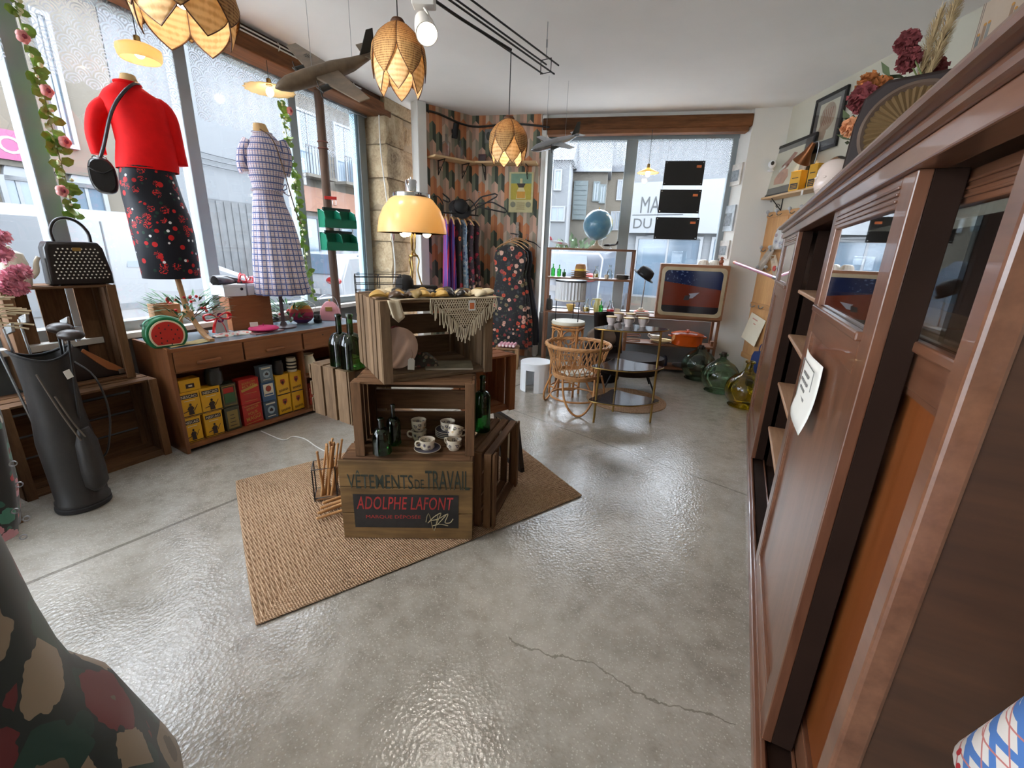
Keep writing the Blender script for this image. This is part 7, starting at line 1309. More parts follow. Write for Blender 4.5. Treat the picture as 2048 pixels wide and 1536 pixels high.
tvp = lambda x, y: t.location+rotz(t.rotation_euler.z).to_3x3() @ V((x, y, 0))+V((0, 0, Ht+.0005))
M_mould = mat('white_mould', P((226, 220, 208)), .3)
tv = t
for i, (x, lb) in enumerate(((.10, 'left white ribbed jelly mould on the television'), (.22, 'right white ribbed jelly mould on the television'))):
    o = thing('jelly_mould', lb, 'mould', tvp(x, .14)); rr = []
    for z, r_ in ((0, .058), (.01, .06), (.04, .052), (.055, .036), (.058, .02)): rr.append([V((r_*(1+.06*sin(12*a))*cos(a), r_*(1+.06*sin(12*a))*sin(a), z)) for a in [2*PI*j/48 for j in range(48)]])
    MB().loft(rr).build('ribbed_body', M_mould, o, smooth=60); MB().lathe([(.058, 0), (.066, .001), (.066, .006), (.058, .008)], 28).build('rim', M_mould, o, smooth=50)
o = thing('wooden_figure', 'small wooden bird figure at the right end of the television', 'figure', tvp(.295, .12)); MB().lathe([(.001, 0), (.024, 0), (.024, .012), (.016, .016), (.026, .04), (.022, .06), (.012, .068), (.018, .08), (.016, .094), (.001, .10)], 18).build('body', mat('figure_wood', P((150, 84, 56)), .5), o, smooth=50); MB().loft([[V((.014, -.005, .086)), V((.014, .005, .086)), V((.014, 0, .078))], [V((.034, -.001, .082)), V((.034, .001, .082)), V((.034, 0, .080))]]).build('beak', mat('beak', P((190, 130, 70)), .5), o)
# console shelf: glass tray, platter, sauce boat, orange pot
q = US(1265, 682, .12, zL); o = thing('glass_dish', 'square glass dish with copper rim on the console shelf', 'dish', q, RZB); g = MB()
for z in (.004, .075): g.tube([(-.09, -.06, z), (.09, -.06, z), (.09, .06, z), (-.09, .06, z)], .005, 6, close=True)
g.build('copper_frame', mat('copper', P((190, 120, 84)), .3, .9), o); g = MB(); 
for a, b in (((-.09, -.06), (.09, -.058)), ((-.09, .058), (.09, .06)), ((-.09, -.06), (-.088, .06)), ((.088, -.06), (.09, .06))): g.bx((a[0], a[1], .005), (b[0], b[1], .075))
g.build('glass_walls', M_clear, o)
q = US(1322, 684, .12, zL); o = thing('serving_platter', 'pale round platter with gold edge on the console shelf', 'platter', q, RZB); MB().lathe([(.001, .006), (.08, 0), (.085, .004), (.135, .03), (.138, .034), (.13, .034), (.08, .01), (.001, .01)], 36, sx=1.0, sy=.8).build('plate', M_cer, o, smooth=50); MB().lathe([(.134, .033), (.14, .036), (.139, .031)], 36, sx=1, sy=.8).build('gilt_edge', M_brass, o)
q = US(1312, 672, .22, zL); o = thing('sauce_boat', 'white sauce boat behind the platter', 'sauce boat', q+V((0, 0, .0)), RZB); MB().lathe([(.001, .0), (.03, 0), (.025, .02), (.045, .05), (.05, .075), (.046, .075), (.001, .03)], 24, sx=1.5, sy=.8).build('bowl', M_mould, o, smooth=50); MB().tube([(-.06, 0, .06), (-.09, 0, .09), (-.10, 0, .06), (-.065, 0, .035)], .006, 8).build('handle', M_mould, o, smooth=60)
q = US(1372, 689, .10, zL); o = thing('orange_casserole', 'orange enamel casserole with lid on the console shelf', 'casserole', q, RZB); M_oe = mat('orange_enamel', P((206, 84, 20)), .18); rp = (BWP(1412, 665, OFc+.1)-BWP(1346, 665, OFc+.1)).length/2; MB().lathe([(.001, 0), (rp*.88, 0), (rp*.93, .006), (rp*.97, .125), (rp, .13), (rp*.94, .13), (rp*.9, .01), (.001, .01)], 36).build('pot', M_oe, o, smooth=50); MB().lathe([(rp, .132), (rp*1.01, .138), (rp*.8, .150), (rp*.3, .160), (.012, .162), (.01, .172), (.022, .178), (.02, .19), (.001, .193)], 36).build('lid', M_oe, o, smooth=50)
for s_ in (-1, 1): MB().tube([(s_*rp*.95, -.03, .10), (s_*(rp+.025), -.025, .106), (s_*(rp+.025), .025, .106), (s_*rp*.95, .03, .10)], .008, 8).build('handle', M_oe, o, smooth=60)
o = thing('wooden_block', 'small wooden box at the right end of the console shelf', 'box', US(1425, 697, .10, zL), RZB); MB().bx((-.035, -.03, 0), (.035, .05, .06)).build('box', M_tvw, o, bevel=.003); MB().bx((-.036, -.031, .045), (.036, .051, .049)).build('lid_line', M_black, o)
for i, (px, r_, h_, c, lb) in enumerate(((1272, .035, .12, (70, 72, 74), 'dark jar at the left on the bottom board of the console'), (1283, .03, .14, (140, 140, 136), 'grey ceramic bottle on the bottom board of the console'), (1303, .04, .09, (170, 168, 160), 'pale banded jar on the bottom board of the console'), (1327, .035, .13, (36, 40, 60), 'dark blue jar on the bottom board of the console'))):
    jar('storage_jar', lb, US(px, 738, .10, .0705), [(.001, .002), (r_*.9, 0), (r_, .01), (r_, h_*.7), (r_*.6, h_*.86), (r_*.65, h_), (r_*.5, h_), (.001, h_*.9)], mat('jar_%d' % i, P(c), .4), None)
o = thing('metal_tray', 'round metal tray on the bottom board of the console', 'tray', US(1365, 740, .12, .0705), RZB); MB().lathe([(.001, .004), (.11, .0), (.14, .02), (.143, .022), (.136, .022), (.105, .006), (.001, .006)], 32).build('dish', M_steel, o, smooth=50); MB().lathe([(.139, .021), (.145, .025), (.145, .02), (.14, .018)], 32).build('rolled_rim', M_steel, o)
# ================================================================ stools, basket, tiered table
p = FL(1070, 778); o = thing('white_stool', 'round white plastic stool on straight wide legs', 'stool', p, R(20)); zS_ = AT(1071, 722, p).z; rS = (AT(1102, 725, p)-AT(1039, 725, p)).length/2; M_wp = mat('white_plastic', P((222, 226, 230)), .4, var=.02)
MB().lathe([(.001, zS_-.012), (rS*.96, zS_-.012), (rS, zS_-.006), (rS*.97, zS_), (.001, zS_+.001)], 36).build('seat', M_wp, o, smooth=40)
g = MB(); g.lathe([(rS*.99, zS_-.075), (rS*.99, zS_-.008), (rS*.95, zS_-.008), (rS*.95, zS_-.075)], 36); g.build('skirt', M_wp, o, smooth=40)
for k in range(4):
    a0_ = k*PI/2; rr = []
    for z in (0, zS_-.07): rr.append([V((rr_*cos(a0_+da), rr_*sin(a0_+da), z)) for rr_, da in ((rS*.99, -.5), (rS*.99, -.17), (rS*.99, .17), (rS*.99, .5), (rS*.93, .5), (rS*.93, .17), (rS*.93, -.17), (rS*.93, -.5))])
    MB().loft(rr).build('leg', M_wp, o, bevel=.003)
# bamboo stool with cushion
M_bam = wood('honey_bamboo', P((160, 104, 56)), P((206, 150, 92)), 'Z', 10, .45, .1); p = FL(1127, 786); o = thing('bamboo_stool', 'hexagonal bamboo stool with a cream padded top', 'stool', p, R(0)); zB_ = AT(1126, 645, p).z; rB = (AT(1160, 660, p)-AT(1090, 660, p)).length/2*.95; zB_ = AT(1126, 640, p).z
hexp = lambda r_, z, k=6: [V((r_*cos(2*PI*i/k), r_*sin(2*PI*i/k), z)) for i in range(k)]
for q_ in hexp(rB*.92, 0): MB().cyl(q_, q_*.96+V((0, 0, zB_-.04)), .012, n=10).build('leg', M_bam, o, smooth=50)
for z, r_ in ((zB_-.045, .96), (zB_-.075, .96), (zB_*.5, .93), (.08, .93)):
    hh = hexp(rB*r_, z); g = MB()
    for i in range(6): g.cyl(hh[i], hh[(i+1) % 6], .010, n=8)
    g.build('hoop', M_bam, o, smooth=50)
for i in range(6):
    a, b = hexp(rB*.92, 0)[i], hexp(rB*.92, 0)[(i+1) % 6]; m_ = (a+b)/2; u_ = (b-a).normalized(); L_ = (b-a).length*.42; zc_2 = zB_-.09-L_; g = MB(); g.tube([m_+u_*L_*cos(t2)+V((0, 0, zc_2+L_*sin(t2))) for t2 in [j*2*PI/20 for j in range(20)]], .007, 6, close=True); g.build('ring', M_bam, o, smooth=60)
MB().lathe([(.001, zB_-.035), (rB*.98, zB_-.035), (rB*1.02, zB_-.02), (rB*.98, zB_-.004), (.001, zB_)], 30).build('cushion', mat('cream_vinyl', P((206, 200, 180)), .5), o, smooth=60)
# fluted lamp on black legs standing on it
q = V((p.x, p.y, zB_+.0005)); o = thing('fluted_lamp', 'white fluted drum lamp with black rim on thin black legs', 'lamp', q, R(15)); zl0 = AT(1130, 598, q).z-q.z; zl1 = AT(1130, 562, q).z-q.z; rl_ = (AT(1160, 580, q)-AT(1101, 580, q)).length/2
rr = [[V((rl_*(1+.035*sin(28*a))*cos(a), rl_*(1+.035*sin(28*a))*sin(a), z)) for a in [2*PI*j/112 for j in range(112)]] for z in (zl0, zl1)]; MB().loft(rr).build('fluted_shade', mat('fluted_white_glass', P((214, 218, 222)), .3, var=.02), o, smooth=60); MB().lathe([(rl_*1.03, zl1-.004), (rl_*1.06, zl1), (rl_*1.06, zl1+.012), (rl_*1.0, zl1+.014), (.001, zl1+.014)], 40).build('rim', M_black, o, smooth=40); MB().lathe([(rl_*1.0, zl0-.014), (rl_*1.06, zl0-.012), (rl_*1.06, zl0), (rl_*1.0, zl0+.002)], 40).build('base_ring', M_mould, o, smooth=40)
for k in range(3): a = R(-70)+k*2*PI/3; MB().cyl((rl_*.93*cos(a), rl_*.93*sin(a), 0), (rl_*.93*cos(a), rl_*.93*sin(a), zl0), .005, n=8).build('leg', M_black, o, smooth=50)
# wicker basket on cane legs
p = FL(1147, 812); o = thing('wicker_basket', 'round wicker basket on looped cane legs', 'basket', p, 0); M_wk = mat('wicker', P((186, 136, 88)), .6, var=.2, vs=30, bump=.2); zk1 = AT(1147, 688, p).z; zk0 = AT(1147, 748, p).z; rk = (AT(1212, 686, p)-AT(1084, 686, p)).length/2; rk0 = rk*.72
g = MB(); nB = 30
for sg in (1, -1):
    for i in range(nB):
        a = 2*PI*i/nB; g.tube([V(((rk0+(rk-rk0)*k/4)*cos(a+sg*.105*k), (rk0+(rk-rk0)*k/4)*sin(a+sg*.105*k), zk0+(zk1-zk0)*k/4)) for k in range(0, 5, 4)], .0048, 5)
g.build('lattice', M_wk, o, smooth=60)
for k in range(3):
    g = MB(); g.tube([V(((rk+.008*cos(8*a+k*2.1))*cos(a), (rk+.008*cos(8*a+k*2.1))*sin(a), zk1+.008*sin(8*a+k*2.1)+.03*cos(a+.4)*0)) for a in [2*PI*i/96 for i in range(96)]], .012, 6, close=True); g.build('plaited_rim', M_wk, o, smooth=60)
for k in range(4): MB().tube([V(((rk0+.004*k)*cos(a), (rk0+.004*k)*sin(a), zk0-.012+.011*k)) for a in [2*PI*i/40 for i in range(40)]], .007, 6, close=True).build('base_weave', M_wk, o, smooth=60)
MB().lathe([(.001, zk0-.012), (rk0, zk0-.012), (rk0, zk0-.004), (.001, zk0-.004)], 30).build('bottom', M_wk, o, smooth=40)
for k in range(3):
    a = R(-90)+k*2*PI/3; c_, s_ = cos(a), sin(a); tn = V((-s_, c_, 0)); rad = V((c_, s_, 0)); w_ = rk*.62; MB().tube([rad*rk0*.88+tn*w_*.8+V((0, 0, zk0)), rad*rk*.86+tn*w_*.72+V((0, 0, zk0*.5)), rad*rk*.98+tn*w_*.40+V((0, 0, .05)), rad*rk*1.02+V((0, 0, .008)), rad*rk*.98-tn*w_*.40+V((0, 0, .05)), rad*rk*.86-tn*w_*.72+V((0, 0, zk0*.5)), rad*rk0*.88-tn*w_*.8+V((0, 0, zk0))], .010, 8).build('cane_leg', M_bam, o, smooth=60)
MB().tube([V((rk*.78*cos(a), rk*.78*sin(a), .11)) for a in [2*PI*i/40 for i in range(40)]], .009, 7, close=True).build('floor_ring', M_bam, o, smooth=60)
pp2 = thing('folded_newspaper', 'white papers lying in the wicker basket', 'papers', V((p.x, p.y, zk0-.003)), R(20)); MB().grid(lambda u, v: (-.14+.28*u, -.10+.2*v, .006+.03*abs(u-.5)+.008*sin(v*6)), 8, 6).build('sheet', M_paperw, pp2, solid=.002, smooth=60); MB().grid(lambda u, v: (-.10+.22*u, -.08+.14*v, .022+.03*abs(u-.4)), 6, 4).build('sheet', M_paperw, pp2, solid=.002, smooth=60)
# three-tier half-moon table
lA, lB_, = FL(1187, 845), FL(1300, 845); lC = FL(1237, 822); zt_ = [AT(1240, 655, lA.lerp(lB_, .5)).z-.0, AT(1250, 733, lA.lerp(lB_, .5)).z, AT(1245, 800, lA.lerp(lB_, .5)).z]
cen = lA.lerp(lB_, .5); uT = (lB_-lA).normalized(); rzT = math.atan2(uT.y, uT.x); HW = (lB_-lA).length/2; o = thing('tiered_table', 'three-tier half-moon table with brass legs and dark shiny tops', 'table', V((cen.x, cen.y, 0)), rzT)
M_top = mat('dark_laminate', P((50, 42, 42)), .12, var=.1); dpt = HW*1.25
def tri(k=1.0):
    out = []; n = 16
    cs_ = [(-HW*1.22*k, .0), (0, -.14*k), (HW*1.22*k, .0), (HW*.45*k, dpt*.62*k), (0, dpt*k), (-HW*.45*k, dpt*.62*k)]
    m_ = len(cs_)
    for i in range(m_):
        p_1, p_2 = V(cs_[i]), V(cs_[(i+1) % m_]); p_0 = V(cs_[i-1]); p_3 = V(cs_[(i+2) % m_])
        for j in range(6): f_ = j/6; out.append(tuple(.5*((2*p_1)+(p_2-p_0)*f_+(2*p_0-5*p_1+4*p_2-p_3)*f_*f_+(3*p_1-p_0-3*p_2+p_3)*f_**3)))
    return out
zt_ = sorted(zt_, reverse=True)
for k, z in enumerate(zt_):
    tp2 = MB().prism(tri(), .012, z0=z-.012).build('tier', M_top, o, bevel=.003); MB().tube([V((x, y, z-.008)) for x, y in tri(1.005)], .0055, 6, close=True).build('brass_edge', M_brass, tp2, smooth=60)
for q_ in ((-HW, 0), (HW, 0), (0, dpt*.85)): MB().cyl((q_[0], q_[1], .006), (q_[0]*.97, q_[1]*.97, zt_[0]-.012), .010, n=10).build('leg', M_brass, o, smooth=50); MB().ell((q_[0], q_[1], .008), .011, 10, 6).build('foot', M_brass, bpy.data.objects[o.children[-1].name], smooth=60)
def tcup(label, px, py):
    q = FL(px, py, zt_[0]+.0005); c = thing('tea_cup', label, 'cup', q, R(30), 'cups on the tiered table'); MB().lathe([(.001, .004), (.026, 0), (.024, .012), (.036, .03), (.044, .07), (.046, .075), (.043, .075), (.033, .032), (.001, .014)], 24).build('bowl', mat('rose_porcelain', P((214, 202, 198)), .25, var=.1, vs=40), c, smooth=50); MB().tube([(.04, 0, .06), (.062, 0, .062), (.066, 0, .04), (.038, 0, .026)], .004, 7).build('handle', M_mould, c, smooth=60); MB().lathe([(.0445, .068), (.047, .072), (.0468, .076), (.044, .077)], 24).build('gilt_rim', M_brass, c)
for lb, px, py in (('tea cup at the front left of the table', 1222, 650), ('tea cup behind the front left one', 1236, 642), ('tea cup in the middle front of the table', 1256, 653), ('tea cup behind the middle one', 1260, 643), ('tea cup at the right of the table', 1285, 653)): tcup(lb, px, py)
# round jute mat under the table
a_, b_ = FL(1178, 798), FL(1335, 812); c_ = FL(1252, 806); r_ = .40; o = thing('round_mat', 'round woven mat on the floor under the tiered table', 'mat', V((c_.x+.02, c_.y+.1, .001)), 0); MB().lathe([(.001, 0), (r_, 0), (r_, .004), (.001, .004)], 40).build('backing', M_jute, o); g = MB()
for k in range(16): rr_ = r_*(k+.6)/16.2; g.tube([V((rr_*cos(a), rr_*sin(a), .005)) for a in [2*PI*i/36 for i in range(36)]], .012, 5, close=True, flat=.4)
k_ = g.build('braids', M_jute, o, smooth=60); k_['kind'] = 'stuff'
# dark shell chair and cushion behind
q = FL(1262, 795); o = thing('shell_chair', 'low dark leather shell chair on thin splayed legs', 'chair', V((q.x+.05, q.y+.38, 0)), R(-8)); M_dl = mat('dark_brown_leather', P((36, 28, 26)), .75, var=.15, bump=.1, spec=.2); zch = .36; rr = []
for z, rx, ry in ((.14, .20, .12), (.17, .30, .20), (.24, .35, .25), (.32, .37, .27), (.36, .36, .265)): rr.append([V((rx*cos(a), ry*sin(a), z)) for a in [2*PI*i/36 for i in range(36)]])
MB().loft(rr).build('seat_shell', M_dl, o, smooth=60)
MB().grid(lambda u, v: (-.36+.26*u-.05*v, .10+.16*(1-(2*u-1)**2)+.05*v, .30+.50*v), 12, 8).build('backrest', M_dl, o, smooth=60, solid=.05)
for x, y in ((-.2, -.12), (.2, -.12), (-.2, .14), (.2, .14)): MB().cyl((x*1.35, y*1.35, 0), (x, y, .16), .008, .010, n=8).build('leg', M_black, o, smooth=50)
q = FL(1180, 668, .45); t = thing('side_cushion', 'rumpled brown cushion between the bamboo stool and chair', 'cushion', V((1.05, 5.02, .44)), R(-15)); rr = []
for z, k in ((0, .75), (.05, 1), (.10, .98), (.15, .7), (.17, .35)): rr.append([V((.19*k*(abs(cos(a))**.6)*(1 if cos(a) > 0 else -1)*(1+.04*sin(5*a)), .12*k*(abs(sin(a))**.6)*(1 if sin(a) > 0 else -1), z)) for a in [2*PI*i/32 for i in range(32)]])
MB().loft(rr).build('cover', mat('brown_linen', P((112, 92, 76)), .9, var=.15, bump=.3, bs=90), t, smooth=60); MB().tube([V((.19*cos(a), .12*sin(a), .06)) for a in [2*PI*i/32 for i in range(32)]], .006, 6, close=True).build('piping', mat('brown_linen2', P((90, 74, 60)), .9), t, smooth=60)
t = thing('low_pouffe', 'dark pouffe under the brown cushion', 'pouffe', V((1.05, 5.02, 0)), R(-15)); MB().lathe([(.001, 0), (.2, 0), (.22, .03), (.22, .40), (.2, .435), (.001, .438)], 32).build('body', M_dl, t, smooth=50); MB().lathe([(.221, .2), (.226, .205), (.226, .215), (.221, .22)], 32).build('seam', M_black, t)
# ================================================================ demijohns
def demijohn(label, px, py, pr, m, ptop, cork=None):
    p = FL(px, py); q_ = p; r_ = (AT(px+pr, py-pr, p)-AT(px-pr, py-pr, p)).length/2; p = p*(1+r_/p.length*.55); zt2 = AT(px+14, ptop, p).z; t = thing('demijohn', label, 'demijohn', V((p.x, p.y, 0)), 0, 'glass demijohns'); pf = [(.001, .02), (r_*.5, .004), (r_*.75, .01)]
    for i in range(9): a = -.9+i*(.9+1.15)/8; pf.append((r_*cos(a), r_*.88+r_*.95*sin(a)))
    hn = zt2; pf += [(r_*.24, max(hn-.10, r_*1.9)), (r_*.17, hn-.06), (r_*.16, hn-.02), (r_*.24, hn-.016), (r_*.24, hn), (r_*.14, hn), (r_*.14, hn-.03)]
    MB().lathe(pf, 36).build('glass', m, t, smooth=60)
    if cork: MB().cyl((0, 0, hn-.03), (0, 0, hn+.02), r_*.15, n=12).build('cork', cork, t, smooth=50)
    return t
M_dg = bottle_glass('demijohn_green', (.55, .72, .55)); M_dy = bottle_glass('demijohn_amber', (.80, .66, .12)); M_dk2 = bottle_glass('demijohn_grey_green', (.5, .6, .5))
demijohn('amber yellow demijohn nearest the cabinet', 1483, 818, 44, M_dy, 722); demijohn('green glass demijohn in the middle of three', 1434, 788, 40, M_dg, 708, mat('demijohn_stopper', P((60, 44, 34)), .7)); demijohn('smoky green demijohn nearest the console', 1392, 762, 36, M_dk2, 694, mat('demijohn_stopper', P((60, 44, 34)), .7))
# ================================================================ window: dark panels, little pictures
for i, (xa, ya, xb, yb, lb) in enumerate(((1331, 322, 1404, 371, 'topmost of three black panels hanging in the far window'), (1321, 379, 1397, 427, 'middle one of three black panels hanging in the far window'), (1312, 434, 1393, 480, 'lowest of three black panels hanging in the far window'))):
    of = .04; (s0, z1), (s1, z0) = bs(xa, ya, of), bs(xb, yb, of); w_, h_ = s1-s0, z1-z0; t = thing('black_slate', lb, 'panel', BW((s0+s1)/2, of, z0), RZB, 'black panels in the far window'); box_obj('plate', M_black, t, (-w_/2, -.006, 0), (w_/2, .006, h_), .002)
    for x in (-w_/2+.02, w_/2-.02):
        for z in (.02, h_-.02): MB().ell((x, -.008, z), .006, 8, 5).build('rivet', M_steel, t)
        MB().cyl((x, 0, h_), (x, 0, h_+(.25 if i == 0 else .06)), .0015, n=5).build('wire', M_steel, t)
    MB().bx((w_*.30, -.0075, h_*.72), (w_*.42, -.006, h_*.82)).build('sticker', mat('orange_sticker', P((206, 110, 60)), .6), t)
spl = V((S1, 0, 0)); spd = V((-.12, WB+.1, 0)).normalized(); spa = math.atan2(spd.y, spd.x)
for i, (py, h_, lb) in enumerate(((350, .24, 'uppermost small canvas on the slanted window reveal'), (437, .30, 'middle grey canvas on the slanted window reveal'), (500, .22, 'lowest small canvas on the slanted window reveal'))):
    q = BW(S1, 0)+rotz(RZB).to_3x3() @ (spd*.14)+rotz(RZB).to_3x3() @ V((-spd.y, spd.x, 0))*.0; z = AT(1468, py, q).z; t = thing('small_canvas', lb, 'picture', V((q.x, q.y, z-h_/2)), RZB+spa+PI); MB().bx((-.11, -.022, 0), (.11, -.002, h_)).build('canvas', mat('pale_sketch_%d' % i, P(((196, 190, 182), (176, 184, 190), (190, 186, 180))[i]), .8, var=.25, vs=14), t, bevel=.002); MB().bx((-.08, -.0235, h_*.2), (.07, -.021, h_*.7)).build('drawing', mat('grey_sketch', P((130, 136, 140)), .8, var=.4, vs=25), t)
# ================================================================ right wall
def rw(px, py, x): p = RWP(px, py, x); return p.y, p.z
# wooden hook board leaning on the wall; local x runs along the wall away from the viewer
M_hb = wood('honey_board', P((176, 124, 72)), P((214, 164, 108)), 'Z', 4, .4, .04); M_hbx = wood('honey_rail', P((166, 116, 66)), P((206, 156, 100)), 'X', 5, .4, .04)
yb_, _ = rw(1512, 470, 2.95); zb1 = rw(1530, 428, 2.95)[1]; Lh = 1.15
hbd = thing('hook_board', 'honey coloured wooden board with metal hooks on the side wall', 'board', (2.955, yb_, 0), -PI/2)   # local +x towards the viewer, -y into the room
box_obj('panel', M_hb, hbd, (0, .006, .22), (Lh, .024, zb1), .002)
rails = [zb1-.02, AT(1520, 500, (2.95, yb_)).z, AT(1480, 605, (2.95, yb_)).z, .26]
for z in rails: box_obj('cross_rail', M_hbx, hbd, (0, -.004, z-.03), (Lh, .008, z+.03), .003)
for x in (0, .55, Lh-.05): box_obj('upright', M_hb, hbd, (x, -.002, .22), (x+.05, .01, zb1), .003)
for k, z in enumerate((zb1-.02, rails[1], rails[1]-.22, rails[2])):
    for x in (.10, .28, .46, .70, .9):
        hk = MB().tube([(x, -.004, z), (x, -.03, z-.02), (x, -.055, z-.01), (x, -.06, z+.02)], .006, 6).build('hook', M_steel, hbd, smooth=60)
        if k < 3: MB().ell((x, -.062, z+.026), .020, 10, 7).build('hook_knob', mat('grey_knob', P((178, 180, 182)), .4), hk, smooth=60)
def HBP(x, y, z): return V((2.955+y, yb_-x, z))
def hbs(px, py, dy=-.05): y, z = rw(px, py, 2.955+dy); return yb_-y, z
# white card, scarves, magnetic strip on the board
x_, z_ = hbs(1495, 655); t = thing('handwritten_card', 'large cream card with faint red writing on the hook board', 'card', HBP(x_+.10, -.03, z_), rot=(R(-8), R(10), -PI/2)); MB().bx((-.17, -.003, -.17), (.17, .0, .16)).build('card', mat('cream_card', P((226, 216, 192)), .8, var=.04), t); 
for k, (xa, xb) in enumerate(((-.10, .02), (-.04, .01))): MB().bx((xa, -.0042, .10-.05*k), (xb, -.0028, .114-.05*k)).build('faint_writing', mat('faint_red', P((206, 150, 130)), .8), t)
for i, (px, py, mm, lb) in enumerate(((1560, 478, fabric_flower('grey_scarf_print', P((190, 188, 184)), [P((150, 130, 130)), P((160, 160, 170))], P((200, 190, 190)), 20), 'pale printed scarf hanging at the top of the hook board'), (1530, 520, mat('grey_check_scarf', P((170, 158, 144)), .9, var=.25, vs=12), 'grey checked scarf crossing the hook board'), (1552, 540, mat('beige_check_scarf', P((186, 168, 146)), .9, var=.25, vs=12), 'beige checked scarf with a red patch on the hook board'))):
    x_, z_ = hbs(px, py); t = thing('hung_scarf', lb, 'scarf', HBP(x_, -.04, z_), rot=(0, R((0, 40, -38)[i]), -PI/2)); w_ = (.10, .05, .05)[i]; h_ = (.22, .36, .34)[i]
    MB().grid(lambda u, v: (-w_+2*w_*u, -.006-.012*sin(u*9+v*3)-.01*v, h_*.5-h_*v), 10, 8).build('cloth', mm, t, smooth=60, solid=.003)
    if i == 2: MB().cyl((0, -.03, .02), (0, -.022, .02), .03, n=16).build('red_patch', mat('red_patch', P((176, 60, 50)), .8), t)
    MB().tube([(-w_*.6, -.02, h_*.5), (0, -.03, h_*.5+.02), (w_*.6, -.02, h_*.5)], .006, 6).build('fold', mm, t, smooth=60)
a_, b_ = RWP(1470, 525, 2.56), RWP(1552, 556, 2.44); t = thing('pink_tube_light', 'slim pink tube sticking out from the side wall board', 'tube', a_); g = MB(); g.cyl((0, 0, 0), b_-a_, .016, n=14); g.build('tube', mat('pink_tube', P((214, 150, 176)), .25, var=.03), t, smooth=50); MB().cyl((b_-a_)*.96, (b_-a_)*1.03, .018, n=14).build('end_cap', M_steel, t, smooth=50); MB().cyl((b_-a_)*-.02, (b_-a_)*.03, .018, n=14).build('end_cap', mat('orange_cap', P((206, 110, 70)), .4), t, smooth=50)
t = thing('blue_bag', 'dark blue cloth bag behind the amber demijohn', 'bag', V((2.86, yb_-.80, 0)), R(10)); g = MB(); g.loft([[V((sx_*.10*k, sy_*.07*k, z)) for sx_, sy_ in ((-1, -1), (0, -1.15), (1, -1), (1, 1), (0, 1.1), (-1, 1))] for z, k in ((0, .9), (.03, 1), (.36, .9), (.42, .75))]); g.build('cloth', mat('navy_cloth', P((34, 54, 110)), .8), t, smooth=40, bevel=.01); MB().tube([(-.05, 0, .41), (-.04, 0, .5), (.04, 0, .5), (.05, 0, .41)], .006, 6).build('handle', mat('navy_cloth', P((34, 54, 110)), .8), t, smooth=60)
# shelf with brackets
ys0, zs0 = rw(1524, 396, 2.84); ys1, _ = rw(1640, 374, 2.84); sh_ = thing('wall_shelf', 'pale shelf with black brackets carrying the pictures', 'shelf', (2.998, ys0, zs0), -PI/2); Ls = ys0-ys1+.25; box_obj('board', M_shf, sh_, (0, -.17, -.02), (Ls, 0, 0), .003)
for x in (.16, Ls*.72): bracket(sh_, x, M_black, .15, .15)
MB().bx((Ls*.60, -.172, -.06), (Ls*.60+.03, -.170, -.015)).build('price_tag', M_paperw, sh_); MB().ell((.10, -.10, -.045), .012, 8, 6).build('cup_hook', M_steel, sh_)
zsr = zs0+.001
def RP(px, py, x): y, z = rw(px, py, x); return y, z
def framed(name, label, px0, py0, px1, py1, x, tilt, art, mat_col, base=None):
    ya, za = RP(px0, py1, x); yb2, zb2 = RP(px1, py0, x); w_ = ya-yb2; h_ = zb2-za
    if base is not None: h_ = h_+(za-base); za = base
    t = thing(name, label, 'picture', (x, ya, za), rot=(R(-tilt), 0, -PI/2)); g = MB(); f_ = .03
    for a, b in (((0, 0), (w_, f_)), ((0, h_-f_), (w_, h_)), ((0, f_), (f_, h_-f_)), ((w_-f_, f_), (w_, h_-f_))): g.bx((a[0], -.012, a[1]), (b[0], .012, b[1]))
    g.build('moulding', M_black, t, bevel=.003); MB().bx((f_, -.002, f_), (w_-f_, .004, h_-f_)).build('mount', mat_col, t); pw_ = MB().bx((w_*.2, -.004, h_*.18), (w_*.82, -.001, h_*.86)).build('print', mat('anatomy_paper', P((206, 196, 178)), .8, var=.05), t); art(t, w_, h_); MB().bx((f_, -.008, f_), (w_-f_, -.0065, h_-f_)).build('glazing', M_clear, t); return t
M_mt = mat('grey_mount', P((104, 100, 100)), .8); M_sk = mat('skull_pink', P((190, 140, 118)), .8, var=.2, vs=14); M_sk2 = mat('skull_dark', P((150, 96, 80)), .8, var=.2, vs=14); M_hd = mat('head_print', P((176, 150, 130)), .8, var=.15, vs=12)
def blob(t, pts, m, y, name): g = MB(); g.prism(pts, .001, MX.Translation((0, y, 0)) @ FRONT); g.build(name, m, t)
def art1(t, w, h):
    c = lambda x, z: (w*x, h*z); blob(t, [c(.32, .24), c(.55, .22), c(.62, .34), c(.58, .48), c(.46, .52), c(.36, .44), c(.30, .34)], M_sk, -.0045, 'jaw_drawing'); blob(t, [c(.42, .50), c(.52, .50), c(.60, .60), c(.70, .74), c(.62, .78), c(.52, .66), c(.40, .58)], M_sk2, -.0050, 'throat_drawing'); blob(t, [c(.36, .50), c(.48, .58), (w*.50, h*.54), c(.38, .46)], M_paperw, -.0055, 'highlight')
